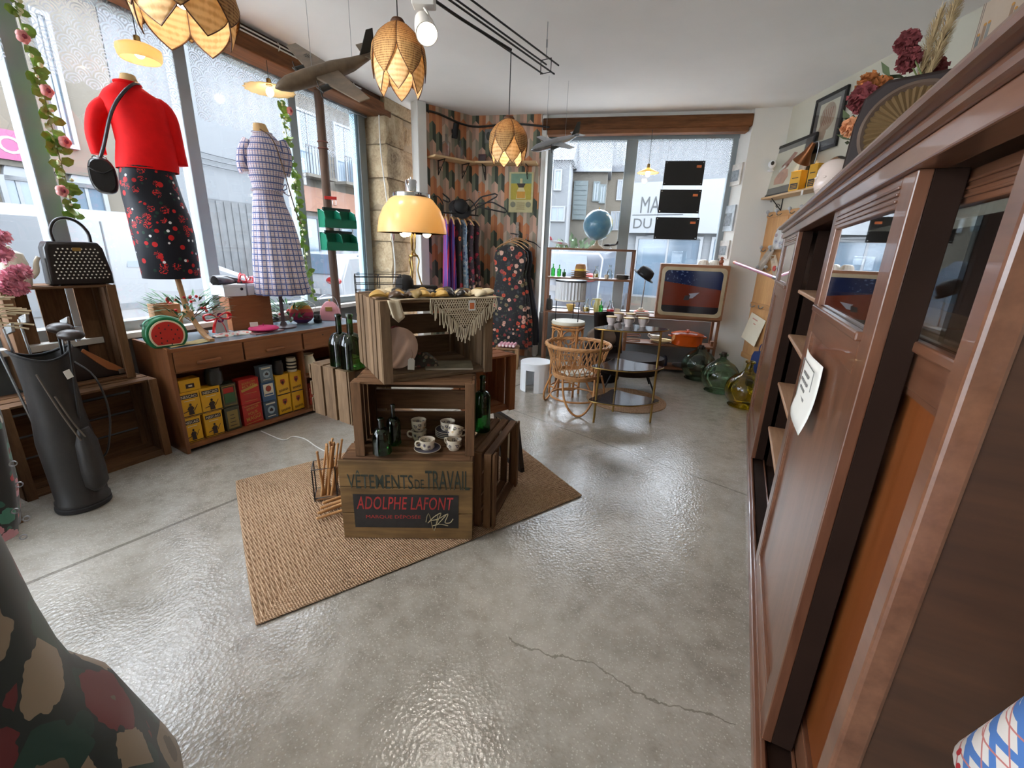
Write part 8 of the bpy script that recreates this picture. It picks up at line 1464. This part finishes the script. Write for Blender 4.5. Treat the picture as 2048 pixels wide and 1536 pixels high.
def art2(t, w, h):
    c = lambda x, z: (w*x, h*z); blob(t, [(w*(.52+.24*cos(a)), h*(.60+.24*sin(a))) for a in [i*PI/12 for i in range(24)]], M_hd, -.0045, 'head_drawing'); blob(t, [c(.34, .52), c(.56, .34), c(.52, .20), c(.32, .22), c(.28, .40)], M_hd, -.0048, 'neck_drawing')
    for k in range(5): g = MB(); g.tube([(w*(.34+.08*k), -.006, h*.74), (w*(.40+.06*k), -.006, h*.60), (w*(.36+.07*k), -.006, h*.46)], .0025, 5); g.build('vein_line', M_sk2, t)
framed('framed_print', 'framed anatomical print of a jaw on the wall shelf', 1518, 262, 1625, 394, 2.90, 6, art1, M_mt, zsr)
framed('framed_print', 'framed anatomical head print hung above the lamp', 1612, 168, 1700, 312, 2.982, 0, art2, M_mt)
# webcam
y_, z_ = rw(1512, 350, 2.97); t = thing('wall_camera', 'small white round security camera on the pier', 'camera', (2.86, 5.46, z_), R(-20)); MB().ell((0, -.03, .02), (.04, .03, .045), 16, 10).build('body', M_wp, t, smooth=60); MB().ell((0, -.056, .025), (.018, .01, .022), 12, 8).build('lens', M_black, t, smooth=60); MB().lathe([(.03, -.05), (.034, -.045), (.016, -.02), (.012, -.01)], 16).build('foot', M_wp, t, smooth=50)
# copper reading lamp, yellow tins, heads
y_, _ = rw(1612, 330, 2.88); z_ = rw(1612, 320, 2.88)[1]; pl2 = V((2.86, y_, zsr)); t = thing('copper_lamp', 'copper cone clip lamp shining on the jaw print', 'lamp', pl2, 0); mouth = RWP(1603, 324, 2.84)-pl2; apex = RWP(1628, 285, 2.86)-pl2; ax = (mouth-apex).normalized(); M_cop = mat('aged_copper', P((130, 82, 50)), .35, .8)
F_ = frame_to(ax); Lc = (mouth-apex).length; prof = [(.02, 0), (.028, .03), (.04, Lc*.5), (.085, Lc), (.082, Lc), (.036, Lc*.5), (.022, .035)]; g = MB(); g.lathe(prof, 24, M=MX.Translation(apex) @ F_); g.build('cone_shade', M_cop, t, smooth=50); MB().ell(mouth-ax*.012, .026, 12, 8).build('bulb', M_bulb, t, smooth=60); MB().tube([apex, apex+V((.03, -.04, -.03)), V((.05, -.06, .10)), V((.05, -.06, .0))], .005, 7).build('flex_arm', M_steel, t, smooth=60); MB().cyl((.05, -.06, 0), (.05, -.06, .012), .04, n=16).build('foot', M_cop, t, smooth=50)
for i, (px, w_, h_, lb) in enumerate(((1600, .13, .19, 'yellow printed tin standing on the wall shelf'), (1625, .10, .22, 'second yellow tin with black print behind the lamp'))):
    y_, _ = rw(px, 370, 2.9); t = thing('yellow_tin', lb, 'tin', (2.87+.04*i, y_, zsr), -PI/2+R(12)); MB().bx((-w_/2, -.04, 0), (w_/2, .04, h_-.01)).build('body', Y_, t, bevel=.004); MB().bx((-w_/2-.002, -.042, h_-.014), (w_/2+.002, .042, h_)).build('lid', Y_, t, bevel=.003); MB().bx((-w_*.36, -.0415, h_*.08), (w_*.36, -.039, h_*.38)).build('black_print', M_black, t); MB().bx((-w_*.3, -.0415, h_*.62), (w_*.3, -.039, h_*.66)).build('black_line', M_black, t)
    for k in range(3): MB().bx((-w_*.28, -.0425, h_*(.14+.07*k)), (w_*.28, -.041, h_*(.155+.07*k))).build('line_of_print', Y_, t)
def head(name, label, loc, rz, m, s=1.0, hair=None, cat='head', rot=None):
    t = thing(name, label, cat, loc, rz, rot=rot); rr = []
    # profile sections: z, half width, back y, front y
    for z, w, yb3, yf in ((0, .05, .045, -.05), (.03, .045, .045, -.045), (.06, .048, .05, -.055), (.075, .058, .065, -.085), (.095, .066, .085, -.096), (.12, .072, .098, -.098), (.15, .078, .106, -.102), (.18, .08, .108, -.098), (.21, .076, .102, -.094), (.24, .062, .084, -.08), (.262, .036, .05, -.046), (.27, .01, .014, -.012)):
        ring = []
        for j in range(28):
            a = 2*PI*j/28; c_, s_ = cos(a), sin(a); y = (yb3+yf)/2+(yb3-yf)/2*s_; x = w*c_
            if s_ < -.86:
                k = (-s_-.86)/.14
                if .11 < z < .16: y -= .018*k
                if z == .15: y += .012*k
                if .07 < z < .10: y -= .006*k
                if z == .18: y += .006*k
            ring.append(V((x, y, z))*s)
        rr.append(ring)
    MB().loft(rr).build('head_form', m, t, smooth=60)
    for sx_ in (-1, 1):
        MB().ell(V((sx_*.03, -.088, .165))*s, (.014*s, .008*s, .007*s), 10, 6).build('eye', m, t, smooth=60); MB().ell(V((sx_*.079, .012, .15))*s, (.008*s, .018*s, .03*s), 10, 6).build('ear', m, t, smooth=60)
    MB().loft([[V((-.008, -.096, .17))*s, V((.008, -.096, .17))*s, V((0, -.090, .17))*s], [V((-.015, -.098, .128))*s, V((.015, -.098, .128))*s, V((0, -.124, .132))*s], [V((-.010, -.096, .120))*s, V((.010, -.096, .120))*s, V((0, -.104, .120))*s]]).build('nose', m, t, smooth=50); MB().ell(V((0, -.096, .098))*s, (.022*s, .008*s, .007*s), 12, 6).build('mouth', m, t, smooth=60)
    if hair: MB().ell(V((0, .018, .205))*s, (.084*s, .10*s, .072*s), 18, 10).build('hair', hair, t, smooth=60)
    return t
y_, z_ = rw(1648, 365, 2.82); head('carved_head', 'brown carved wooden head at the end of the wall shelf', (2.90, y_+.0, zsr), R(-70), wood('carved_head_wood', P((110, 72, 42)), P((160, 110, 66)), 'Z', 8, .4, .1), .85, mat('dark_carved_hair', P((48, 36, 28)), .5))
# ---------------------------------------------------------------- things on the cabinet top
ZK = ZT+.0925
def CT_(px, py, off): p = CBP(px, py, off); return (p-PCB).dot(UC), p.z
hp = CB(.42, .07, ZK); tz = AT(1672, 318, hp).z-ZK; head('white_mask_head', 'glossy white mannequin head on the cabinet top', hp, R(-82), mat('white_gloss', P((226, 206, 194)), .18, var=.02), min(1.2, tz/.27))
# radio
sc, zc3 = CT_(1778, 268, .13); zc3 = max(zc3, ZK+.155); M_bk = mat('bakelite_brown', P((38, 25, 21)), .55, var=.12, spec=.25); RG = .135
rd = thing('art_deco_radio', 'dark brown radio with a big round pleated speaker on the cabinet', 'radio', CB(1.27, .15, ZK), R(-45)); zc4 = .165; o_ = [(-.155, 0), (.155, 0), (.165, .05), (.16, .20), (.145, .28), (.09, .325), (-.09, .325), (-.145, .28), (-.16, .20), (-.165, .05)]
MB().prism(o_, .16, MX.Translation((0, .16, 0)) @ FRONT).build('case', M_bk, rd, bevel=.012, seg=3)
MB().prism([(x*.9, z*.88+.02) for x, z in o_], .14, MX.Translation((0, .30, 0)) @ FRONT).build('rear_case', M_bk, rd, bevel=.01); box_obj('shelf_foot', M_bk, rd, (-.17, -.01, 0), (.17, .28, .022), .005)
MB().lathe([(RG, 0), (RG+.004, .008), (RG-.006, .014), (RG-.016, .006), (RG-.016, 0)], 48, M=MX.Translation((0, .002, zc4)) @ MX.Rotation(PI/2, 4, 'X')).build('speaker_ring', mat('ring_brown', P((92, 74, 62)), .35), rd, smooth=40)
g = MB(); nP = 40; g.add([(0, -.006, zc4)]+[((RG-.014)*cos(2*PI*i/(2*nP)), -.010 if i % 2 else .0005, zc4+(RG-.014)*sin(2*PI*i/(2*nP))) for i in range(2*nP)], [(0, 1+i, 1+(i+1) % (2*nP)) for i in range(2*nP)]); g.build('pleated_cloth', mat('bronze_pleat', P((112, 88, 56)), .6, var=.1), rd); MB().ell((0, -.008, zc4), (.014, .008, .014), 14, 8).build('centre_button', M_bk, rd, smooth=60)
sb2, _ = CT_(1905, 200, .22); bx2 = thing('black_case', 'long dark box lying behind the radio on the cabinet', 'box', CB(1.62, .30, ZK), RZC); MB().bx((-.18, -.10, 0), (.18, .14, .17)).build('case', mat('dark_box', P((40, 34, 32)), .5), bx2, bevel=.006); MB().bx((-.19, -.11, .17), (.19, .15, .20)).build('lid', mat('dark_box', P((40, 34, 32)), .5), bx2, bevel=.006)
# glass cloche with dried bouquet behind the radio
vp = CB(.93, .38, ZK); t = thing('dried_bouquet', 'dried bouquet with burgundy heads and pampas behind the radio', 'bouquet', vp, 0); MB().lathe([(.045, 0), (.05, .004), (.045, .15), (.03, .21), (.035, .24), (.03, .24), (.026, .21), (.04, .15), (.045, .01)], 24).build('glass_vase', M_cl, t, smooth=50)
M_burg = mat('burgundy_head', P((128, 58, 60)), .9, var=.25, vs=50); M_rust = mat('rust_bloom', P((164, 96, 46)), .9, var=.3, vs=60); M_pamp = mat('pampas', P((190, 164, 122)), .95, var=.12, vs=30, bump=.5, bs=200); M_lf2 = mat('dull_leaf', P((92, 104, 72)), .7, var=.2, vs=20); M_peach = mat('peach_lily', P((206, 140, 96)), .7, var=.15)
def bq_pt(px, py, k=1.0): return (EYE+(AT(px, py, vp)-EYE)*k)-vp
for px, py, r_, m_, k in ((1815, 85, .038, M_burg, 1.05), (1818, 120, .036, M_burg, 1.05), (1725, 195, .042, M_burg, .98), (1868, 140, .040, M_burg, 1.1), (1735, 168, .035, M_rust, 1.0), (1762, 178, .035, M_rust, 1.0), (1700, 255, .028, M_peach, .95)):
    q_ = bq_pt(px, py, k); MB().tube([(0, 0, .2), q_*.6+V((0, 0, .06)), q_], .003, 5).build('stem', M_vs, t); fluff(t, 'flower_head', q_, (r_, r_, r_*1.15), m_, 190, r_*.5, int(px))
def plume(t, a, b):
    g = MB(); rnd = random.Random(int(a.x*999)); g.tube([a, b], .003, 5); ax_ = (b-a).normalized()
    for i in range(420):
        f_ = rnd.random(); w_ = .030*sin(PI*(.1+.88*f_))**.6; p_ = a.lerp(b, f_); d_ = V((rnd.gauss(0, 1), rnd.gauss(0, 1), rnd.gauss(0, 1))); d_ = (d_-ax_*d_.dot(ax_)).normalized(); e_ = p_+d_*w_+ax_*rnd.uniform(.02, .05); s_ = d_.cross(ax_)*.0022; g.add([p_-s_, p_+s_, e_+s_*.3, e_-s_*.3], [(0, 1, 2, 3)])
    o = g.build('pampas_plume', M_pamp, t); o['kind'] = 'stuff'
for (x0_, y0_), (x1_, y1_) in (((1835, 165), (1880, 30)), ((1860, 150), (1915, 0)), ((1850, 160), (1940, -60))):
    a, b = bq_pt(x0_, y0_, 1.06), bq_pt(x1_, y1_, 1.06); plume(t, a, b); MB().tube([(0, 0, .2), a], .003, 5).build('stem', M_vs, t)
rnd = random.Random(6)
for i in range(26):
    px, py = rnd.choice(((1790, 165), (1800, 150), (1775, 160), (1690, 275), (1712, 240), (1785, 175))); q_ = bq_pt(px+rnd.uniform(-14, 14), py+rnd.uniform(-12, 12), 1.0); dd = V((rnd.uniform(-1, 1), rnd.uniform(-1, 1), rnd.uniform(-.2, 1))).normalized(); ss = dd.cross(V((.3, .2, .9))).normalized(); L_ = rnd.uniform(.05, .08); g = MB(); g.add([q_, q_+dd*L_*.5+ss*L_*.2, q_+dd*L_, q_+dd*L_*.5-ss*L_*.2], [(0, 1, 2, 3)]); g.build('leaf', M_lf2, t)
g = thing('glass_cloche', 'tall clear glass cloche left of the radio', 'cloche', CB(.93, .14, ZK)); MB().lathe([(.055, 0), (.06, .002), (.055, .20), (.045, .27), (.02, .30), (.001, .305)], 28).build('dome', M_clear, g, smooth=60); MB().ell((0, 0, .315), .014, 12, 8).build('knob', M_clear, g, smooth=60)
# art print on the side wall and curtain bar
ya, za = rw(1930, 140, 2.985); yb3, zb3 = rw(2090, -80, 2.985); w_ = ya-yb3; t = thing('city_print', 'large pale poster of grey towers on the side wall', 'poster', (2.99, ya, za-.1), -PI/2); h_ = zb3-za+.1; MB().bx((0, -.004, 0), (w_, .004, h_)).build('sheet', mat('pale_pink_paper', P((206, 186, 166)), .8, var=.04), t); rnd = random.Random(12)
for i in range(11): x = w_*(.06+.08*i); hh = h_*rnd.uniform(.3, .8); k = MB().bx((x, -.0055, .02), (x+w_*.06, -.0035, hh)).build('tower_shape', mat('tower_%d' % (i % 3), P(((130, 132, 130), (166, 138, 116), (150, 150, 146))[i % 3]), .8, var=.15), t); MB().cyl((x+w_*.03, -.0065, hh), (x+w_*.03, -.0045, hh), w_*.028, n=14).build('lens_shape', mat('lens_orange', P((206, 150, 80)), .8), k)
for k in range(2): MB().bx((w_*.012+k*.012, -.0055, 0), (w_*.012+k*.012+.003, -.003, h_)).build('border_line', mat('border_grey', P((140, 130, 120)), .8), t)
a, b = RWP(1832, 44, 2.9), RWP(1880, -20, 2.9); t = thing('ceiling_rail', 'short steel rail end near the ceiling on the right', 'rail', a); MB().cyl((0, 0, 0), b-a, .012, n=12).build('bar', M_steel, t, smooth=50); MB().cyl((b-a)*.4, (b-a)*.46, .018, n=12).build('joint', M_chrome, t, smooth=50); MB().cyl((b-a)*.5, (b-a)*.5+V((0, 0, ZC-.001-a.z-(b-a).z*.5)), .005, n=8).build('hanger_rod', M_steel, t)
# ================================================================ hanging lamps, planes and rails
def CDp(px, py, dep): return EYE+_ray(px, py)*(dep/FPX)
def m_weave(name, c1, c2, s=1.0, tr=.35):
    t = NT(name); x = t.xyz(); a = t.ma('SINE', t.ma('MULTIPLY', x[2], 560.0*s)); b = t.noise(140*s, 3, t.mp((1, 1, .15))); h = t.ma('ADD', t.ma('MULTIPLY', a, .5), b)
    col = t.ramp(t.ma('ADD', t.ma('MULTIPLY', a, .2), b), [(.25, c1), (.6, c2)]); t.set(col=col, rough=.7); t.bump(h, .4, .003); tl = t.n('ShaderNodeBsdfTranslucent'); t.put(tl.inputs[0], col); mx = t.n('ShaderNodeMixShader'); mx.inputs[0].default_value = tr; t.put(mx.inputs[1], t.b.outputs[0]); t.put(mx.inputs[2], tl.outputs[0]); t.put(t.out.inputs[0], mx.outputs[0]); return t.m
M_rat = m_weave('rattan_weave', P((140, 100, 58)), P((206, 166, 108))); M_bamp = m_weave('bamboo_sheet', P((206, 176, 128)), P((232, 208, 164)), .45, .4); M_rim = mat('dark_rattan_rim', P((84, 50, 26)), .6); M_led = glow('lamp_bulb', (1, .80, .55), 10)
def _prof(v):               # radius of the egg form from crown (0) to tips (1)
    K = ((0, .10), (.08, .42), (.2, .74), (.35, .95), (.5, 1.0), (.65, .985), (.8, .93), (.92, .86), (1, .80))
    for (a, ra0), (b, rb0) in zip(K[:-1], K[1:]):
        if v <= b: return ra0+(rb0-ra0)*(v-a)/(b-a)
    return .8
def petal_pt(u, v, rad, h, ang, v0, v1, zs=0):
    f = v0+(v1-v0)*v; r = rad*_prof(f); k = 1.0 if v < .48 else max(0, 1-((v-.48)/.52)**1.7)
    a = ang+(u-.5)*2*PI/6*k; return V((r*cos(a), r*sin(a), -h*f))
def flower_pendant(label, loc_top, h, rad, cord_top, rz=0, e=20, group='flower shaped rattan pendants'):
    t = thing('flower_pendant', label, 'pendant lamp', loc_top, rz, group)
    for k in range(6):
        for layer in (1, 0):
            ang = 2*PI*(k+.5*layer)/6; nm = 'bamboo_petal' if layer else 'rattan_petal'
            P_ = (lambda u, v: petal_pt(u, v, rad*.93, h, ang, .40, 1.0)) if layer else (lambda u, v: petal_pt(u, v, rad, h, ang, .02, .80))
            o = MB().grid(P_, 8, 16).build(nm, M_bamp if layer else M_rat, t, smooth=60, solid=.003)
            edge = [P_(0, i/16) for i in range(17)]+[P_(1, i/16) for i in range(15, -1, -1)]; MB().tube(edge, .0026, 5, close=True).build('petal_rim', M_rim, o, smooth=60)
    MB().lathe([(.001, .012), (.03, .01), (.04, -.004), (.035, -.02), (.001, -.02)], 18).build('crown_cap', M_rim, t, smooth=50); MB().tube([(0, 0, .01), V((0, 0, cord_top-loc_top[2])) if not hasattr(cord_top, 'x') else cord_top-V(loc_top)], .0035, 6).build('cord', M_black, t, smooth=60)
    MB().cyl((0, 0, -.02), (0, 0, -.08), .018, n=12).build('socket', M_blackm, t, smooth=50); MB().ell((0, 0, -.125), (.032, .032, .042), 16, 10).build('bulb', M_led, t, smooth=60)
    point('pendant_light', (0, 0, -.13), e, (1, .90, .76), .04, t); return t
def hang_at(px, ytop, ybot, dep): a = CDp(px, ytop, dep); b = AT(px, ybot, a); return a, a.z-b.z
def point(name, loc, e, col, r=.05, parent=None):
    l = bpy.data.lights.new(name, 'POINT'); l.energy = e; l.color = col; l.shadow_soft_size = r; o = bpy.data.objects.new(name, l); COL.objects.link(o); o.location = loc; o.parent = parent; return o
EP_ = 2.6
a, h_ = hang_at(795, 42, 190, 2.45); w_ = 55*2.45/FPX*1.0; flower_pendant('flower pendant lamp right of the big model plane', a, h_, w_, ZC, R(10), EP_)
ra_ = FL(1022, 105, 2.72); a = AT(1018, 236, ra_); h_ = a.z-AT(1018, 330, ra_).z; dep2 = (CR.transposed() @ (a-EYE)).z; flower_pendant('flower pendant lamp in front of the wallpaper', a, h_, 39*dep2/FPX, V((ra_.x, ra_.y, 2.73)), R(18), EP_)
a, h_ = hang_at(350, -95, 80, 1.55); flower_pendant('large flower pendant lamp cut off at the upper left', a, h_, 100*1.55/FPX, ZC, R(0), EP_*.6)
# small glass pendants
M_peachg = NT('peach_glass'); tl = M_peachg.n('ShaderNodeBsdfTranslucent'); tl.inputs[0].default_value = (*P((255, 222, 178)), 1); M_peachg.set(col=P((240, 200, 154)), rough=.3); mx = M_peachg.n('ShaderNodeMixShader'); mx.inputs[0].default_value = .55; M_peachg.put(mx.inputs[1], M_peachg.b.outputs[0]); M_peachg.put(mx.inputs[2], tl.outputs[0]); M_peachg.put(M_peachg.out.inputs[0], mx.outputs[0]); M_peachg = M_peachg.m
M_opalg = M_opal
def glass_pendant(label, top, r, prof, m, cord_z, e, scallop=0, bulb_drop=.05):
    t = thing('glass_pendant', label, 'pendant lamp', top, 0, 'small glass pendants'); n = 48; rr = []
    for rr_, z in prof: rr.append([V((r*rr_*(1+scallop*sin(16*a)*(rr_ > .9))*cos(a), r*rr_*(1+scallop*sin(16*a)*(rr_ > .9))*sin(a), z)) for a in [2*PI*j/n for j in range(n)]])
    MB().loft(rr, cap=False).build('glass_shade', m, t, smooth=60, solid=.003); MB().lathe([(.014, .04), (.018, .035), (.02, .0), (.024, -.012), (.001, -.012)], 16).build('brass_holder', M_brass, t, smooth=50); MB().cyl((0, 0, .035), (0, 0, cord_z-top.z), .003, n=6).build('cord', M_black, t); MB().ell((0, 0, -bulb_drop), (.03, .03, .036), 14, 9).build('bulb', M_led, t, smooth=60)
    point('pendant_light', (0, 0, -bulb_drop-.0), e, (1, .84, .62), .035, t)
a = LWP(275, 86, .0); r_ = (LWP(320, 110, 0)-LWP(230, 110, 0)).length/2; glass_pendant('peach glass pendant lamp above the red sweater', a, r_*.82, [(.2, -.006), (.7, -.014), (.98, -.03), (1.0, -.05), (.96, -.08), (.88, -.095)], M_peachg, 2.87, 1.2)
a = LWP(538, 168, .0); r_ = (LWP(580, 190, 0)-LWP(500, 190, 0)).length/2; glass_pendant('scalloped opal glass pendant lamp above the checked dress', a, r_*.9, [(.12, -.004), (.5, -.018), (.92, -.04), (1.0, -.046)], M_opal, 2.87, 1.5, .04, .06)
a = BWP(1297, 335, -.02); r_ = (BWP(1319, 345, -.02)-BWP(1275, 345, -.02)).length/2; glass_pendant('small pale pendant lamp in the far window', a, r_, [(.12, -.004), (.4, -.02), (.92, -.055), (1.0, -.062)], M_opal, 2.86, 3, .0, .07)
for dx in (-.012, .02): MB().cyl(a+V((dx, 0, .02)), V((a.x+dx*.6, a.y, 2.9)), .002, n=5)
# rail lighting
za_ = 2.74; e0, e1 = FL(1100, 150, za_), FL(895, 8, za_); dr_ = (e0-e1).normalized(); L0 = e1-dr_*2.2; nr_ = V((-dr_.y, dr_.x, 0)); rt = thing('lighting_rail', 'black four-rod lighting rail under the ceiling', 'lighting rail', (0, 0, 0))
w2_ = .075
for sx_, sz_, k in ((-1, 0, 0), (1, 0, -.05), (-1, 1, .06), (1, 1, .0)):
    o0 = nr_*(w2_/2*sx_)+V((0, 0, w2_*sz_)); MB().cyl(L0+o0, e0+o0+dr_*k, .006, n=8).build('rod', M_black, rt, smooth=50)
for f_ in (.02, .45, .8):
    c_ = e0.lerp(L0, f_)+V((0, 0, w2_/2)); MB().tube([c_+nr_*(w2_*.6*x)+V((0, 0, w2_*.6*z)) for x, z in ((-1, -1), (1, -1), (1, 1), (-1, 1))], .004, 6, close=True).build('frame_loop', M_black, rt); MB().cyl(c_+V((0, 0, w2_*.6)), V((c_.x, c_.y, ZC-.001)), .003, n=6).build('suspension_wire', M_steel, rt)
    MB().cyl(V((c_.x, c_.y, c_.z+.12)), V((c_.x, c_.y, c_.z+.17)), .007, n=8).build('turnbuckle', M_steel, rt)
cc = [e0.lerp(L0, i/10)+nr_*w2_*.5+V((.0, 0, -.004+.008*sin(i*2.2))) for i in range(3, 11)]; MB().tube([V((ra_.x, ra_.y, 2.735))]+cc, .009, 7).build('wrapped_flex', M_black, rt, smooth=60)
def spot(label, pos, aim, e, seen=True):
    t = thing('rail_spotlight', label, 'spotlight', pos, 0, 'rail spotlights'); d_ = (V(aim)-V(pos)).normalized(); F = frame_to(d_); M_wh = mat('white_enamel', P((216, 212, 206)), .4, var=.02)
    MB().bx((-.05, -.03, .0), (.05, .03, .09)).build('transformer_box', M_wh, t, bevel=.004); g = MB(); g.lathe([(.02, -.06), (.035, -.055), (.045, .0), (.05, .07), (.046, .07), (.04, .0), (.001, -.03)], 24, M=MX.Translation((0, 0, -.07)) @ F); g.build('lamp_head', M_wh, t, smooth=50); MB().tube([(0, 0, 0), (.02, 0, -.03), (0, 0, -.05)], .006, 6).build('yoke', M_wh, t); g = MB(); g.lathe([(.001, .045), (.036, .045), (.036, .052), (.001, .052)], 20, M=MX.Translation((0, 0, -.07)) @ F); g.build('lit_lens', glow('spot_lens', (1, .86, .66), 9), t)
    MB().cyl((0, 0, .09), (0, 0, za_-pos[2]+.0), .006, n=8).build('rail_arm', M_black, t)
    l = bpy.data.lights.new('spot_beam', 'SPOT'); l.energy = e; l.color = (1, .93, .84); l.spot_size = R(120); l.spot_blend = 1; l.shadow_soft_size = .08; o = bpy.data.objects.new('spot_beam', l); COL.objects.link(o); o.parent = t; o.location = V((0, 0, -.07))+d_*.08; o.rotation_euler = (-d_).to_track_quat('Z', 'Y').to_euler(); return t
sp = CDp(848, 15, 1.95); spot('white rail spotlight shining at the top of the picture', V((sp.x, sp.y, sp.z)), (.25, .7, .7), 12)
for i, (f_, aim, lb) in enumerate(((.62, (1.6, 4.6, .3), 'added unseen fill spotlight above the viewer aimed at the far window'), (.75, (-1.6, 2.2, .2), 'added unseen fill spotlight above the viewer aimed at the desk'), (.9, (.6, 1.8, 0), 'added unseen fill spotlight above the viewer aimed at the floor'))):  # spotlights added out of view to brighten the interior
    c_ = e0.lerp(L0, f_); spot(lb, V((c_.x+nr_.x*.1, c_.y+nr_.y*.1, za_-.14)), aim, 16)
# big wooden model plane and small silver one
def plane_between(name, label, nose, tail, tipA, tipB, m, m2, letters=None):
    c = tipA.lerp(tipB, .5); L = (tail-nose).length; X = (tail-nose).normalized(); Yv = (tipB-tipA); span = Yv.length; Yv = (Yv-X*Yv.dot(X)).normalized(); Z = X.cross(Yv)
    if Z.z < 0: Yv = -Yv; Z = X.cross(Yv)
    M4 = MX(((X.x, Yv.x, Z.x), (X.y, Yv.y, Z.y), (X.z, Yv.z, Z.z))); ctr = nose.lerp(tail, .5); t = plane_model(name, label, ctr, M4.to_euler(), L, span, m, m2, engines=1, stand=False, sw=0.0); return t
nose, tail, tA, tB = CDp(550, 176, 2.75), CDp(752, 114, 3.0), CDp(612, 70, 3.05), CDp(727, 192, 2.55)
M_plw = mat('patinated_metal_plane', P((112, 96, 78)), .45, .3, var=.25, vs=14); pln = plane_between('model_plane', 'large patinated model plane hanging under the beam', nose, tail, tA, tB, M_plw, mat('dark_plane_metal', P((44, 44, 40)), .5))
text('HRA', M_blackm, pln, .075, .035, MX.Translation((-.01, .28, .0165)) @ MX.Rotation(R(90), 4, 'Z'), bold=.01); text('HRA', M_blackm, pln, .075, .035, MX.Translation((-.01, -.26, -.008)) @ MX.Rotation(PI, 4, 'X') @ MX.Rotation(R(90), 4, 'Z'), bold=.01)
for q_ in (nose.lerp(tail, .35), nose.lerp(tail, .75)): 
    o = MB().cyl(pln.matrix_basis.inverted() @ (q_+V((0, 0, .03))), pln.matrix_basis.inverted() @ V((q_.x, q_.y, ZC-.002)), .0015, n=5).build('hanging_wire', M_steel, pln)
nose, tail, tA, tB = CDp(1062, 300, 4.3), CDp(1158, 272, 4.5), CDp(1086, 268, 4.6), CDp(1128, 297, 4.2)
pl2_ = plane_between('model_plane', 'silver model plane hanging by the far window reveal', nose, tail, tA, tB, M_sil, mat('dark_plane_metal', P((44, 44, 40)), .5))
for q_ in (nose.lerp(tail, .3), nose.lerp(tail, .7)): MB().cyl(pl2_.matrix_basis.inverted() @ (q_+V((0, 0, .02))), pl2_.matrix_basis.inverted() @ V((q_.x, q_.y, ZC-.002)), .0015, n=5).build('hanging_wire', M_steel, pl2_)
# lights inside the table lamp and the copper lamp
for i in range(3): a = R(-100)+i*2*PI/3; point('lamp_light', (cos(a)*RL*.42, sin(a)*RL*.42, HL+.035), .07, (1, .84, .62), .03, LMP)
cl_ = bpy.data.objects['copper_lamp']; point('lamp_light', mouth+ax*.01, 1.2, (1, .70, .34), .02, cl_)
# daylight portals: guide the sampling of the sky through the openings
def portal(c, rz, w, h, name, fx):
    l = bpy.data.lights.new(name, 'AREA'); l.shape = 'RECTANGLE'; l.size = w; l.size_y = h; l.cycles.is_portal = True
    o = bpy.data.objects.new(name, l); COL.objects.link(o); o.location = c; o.rotation_euler = fx; return o
portal(LW(-4.6, WO+.14, 1.85), 0, 9.2, 2.2, 'window_portal', (R(90), 0, RZL))
portal(BW((S0+S1)/2, WB+.14, 1.75), 0, 2.4, 2.4, 'window_portal', (R(90), 0, RZB))
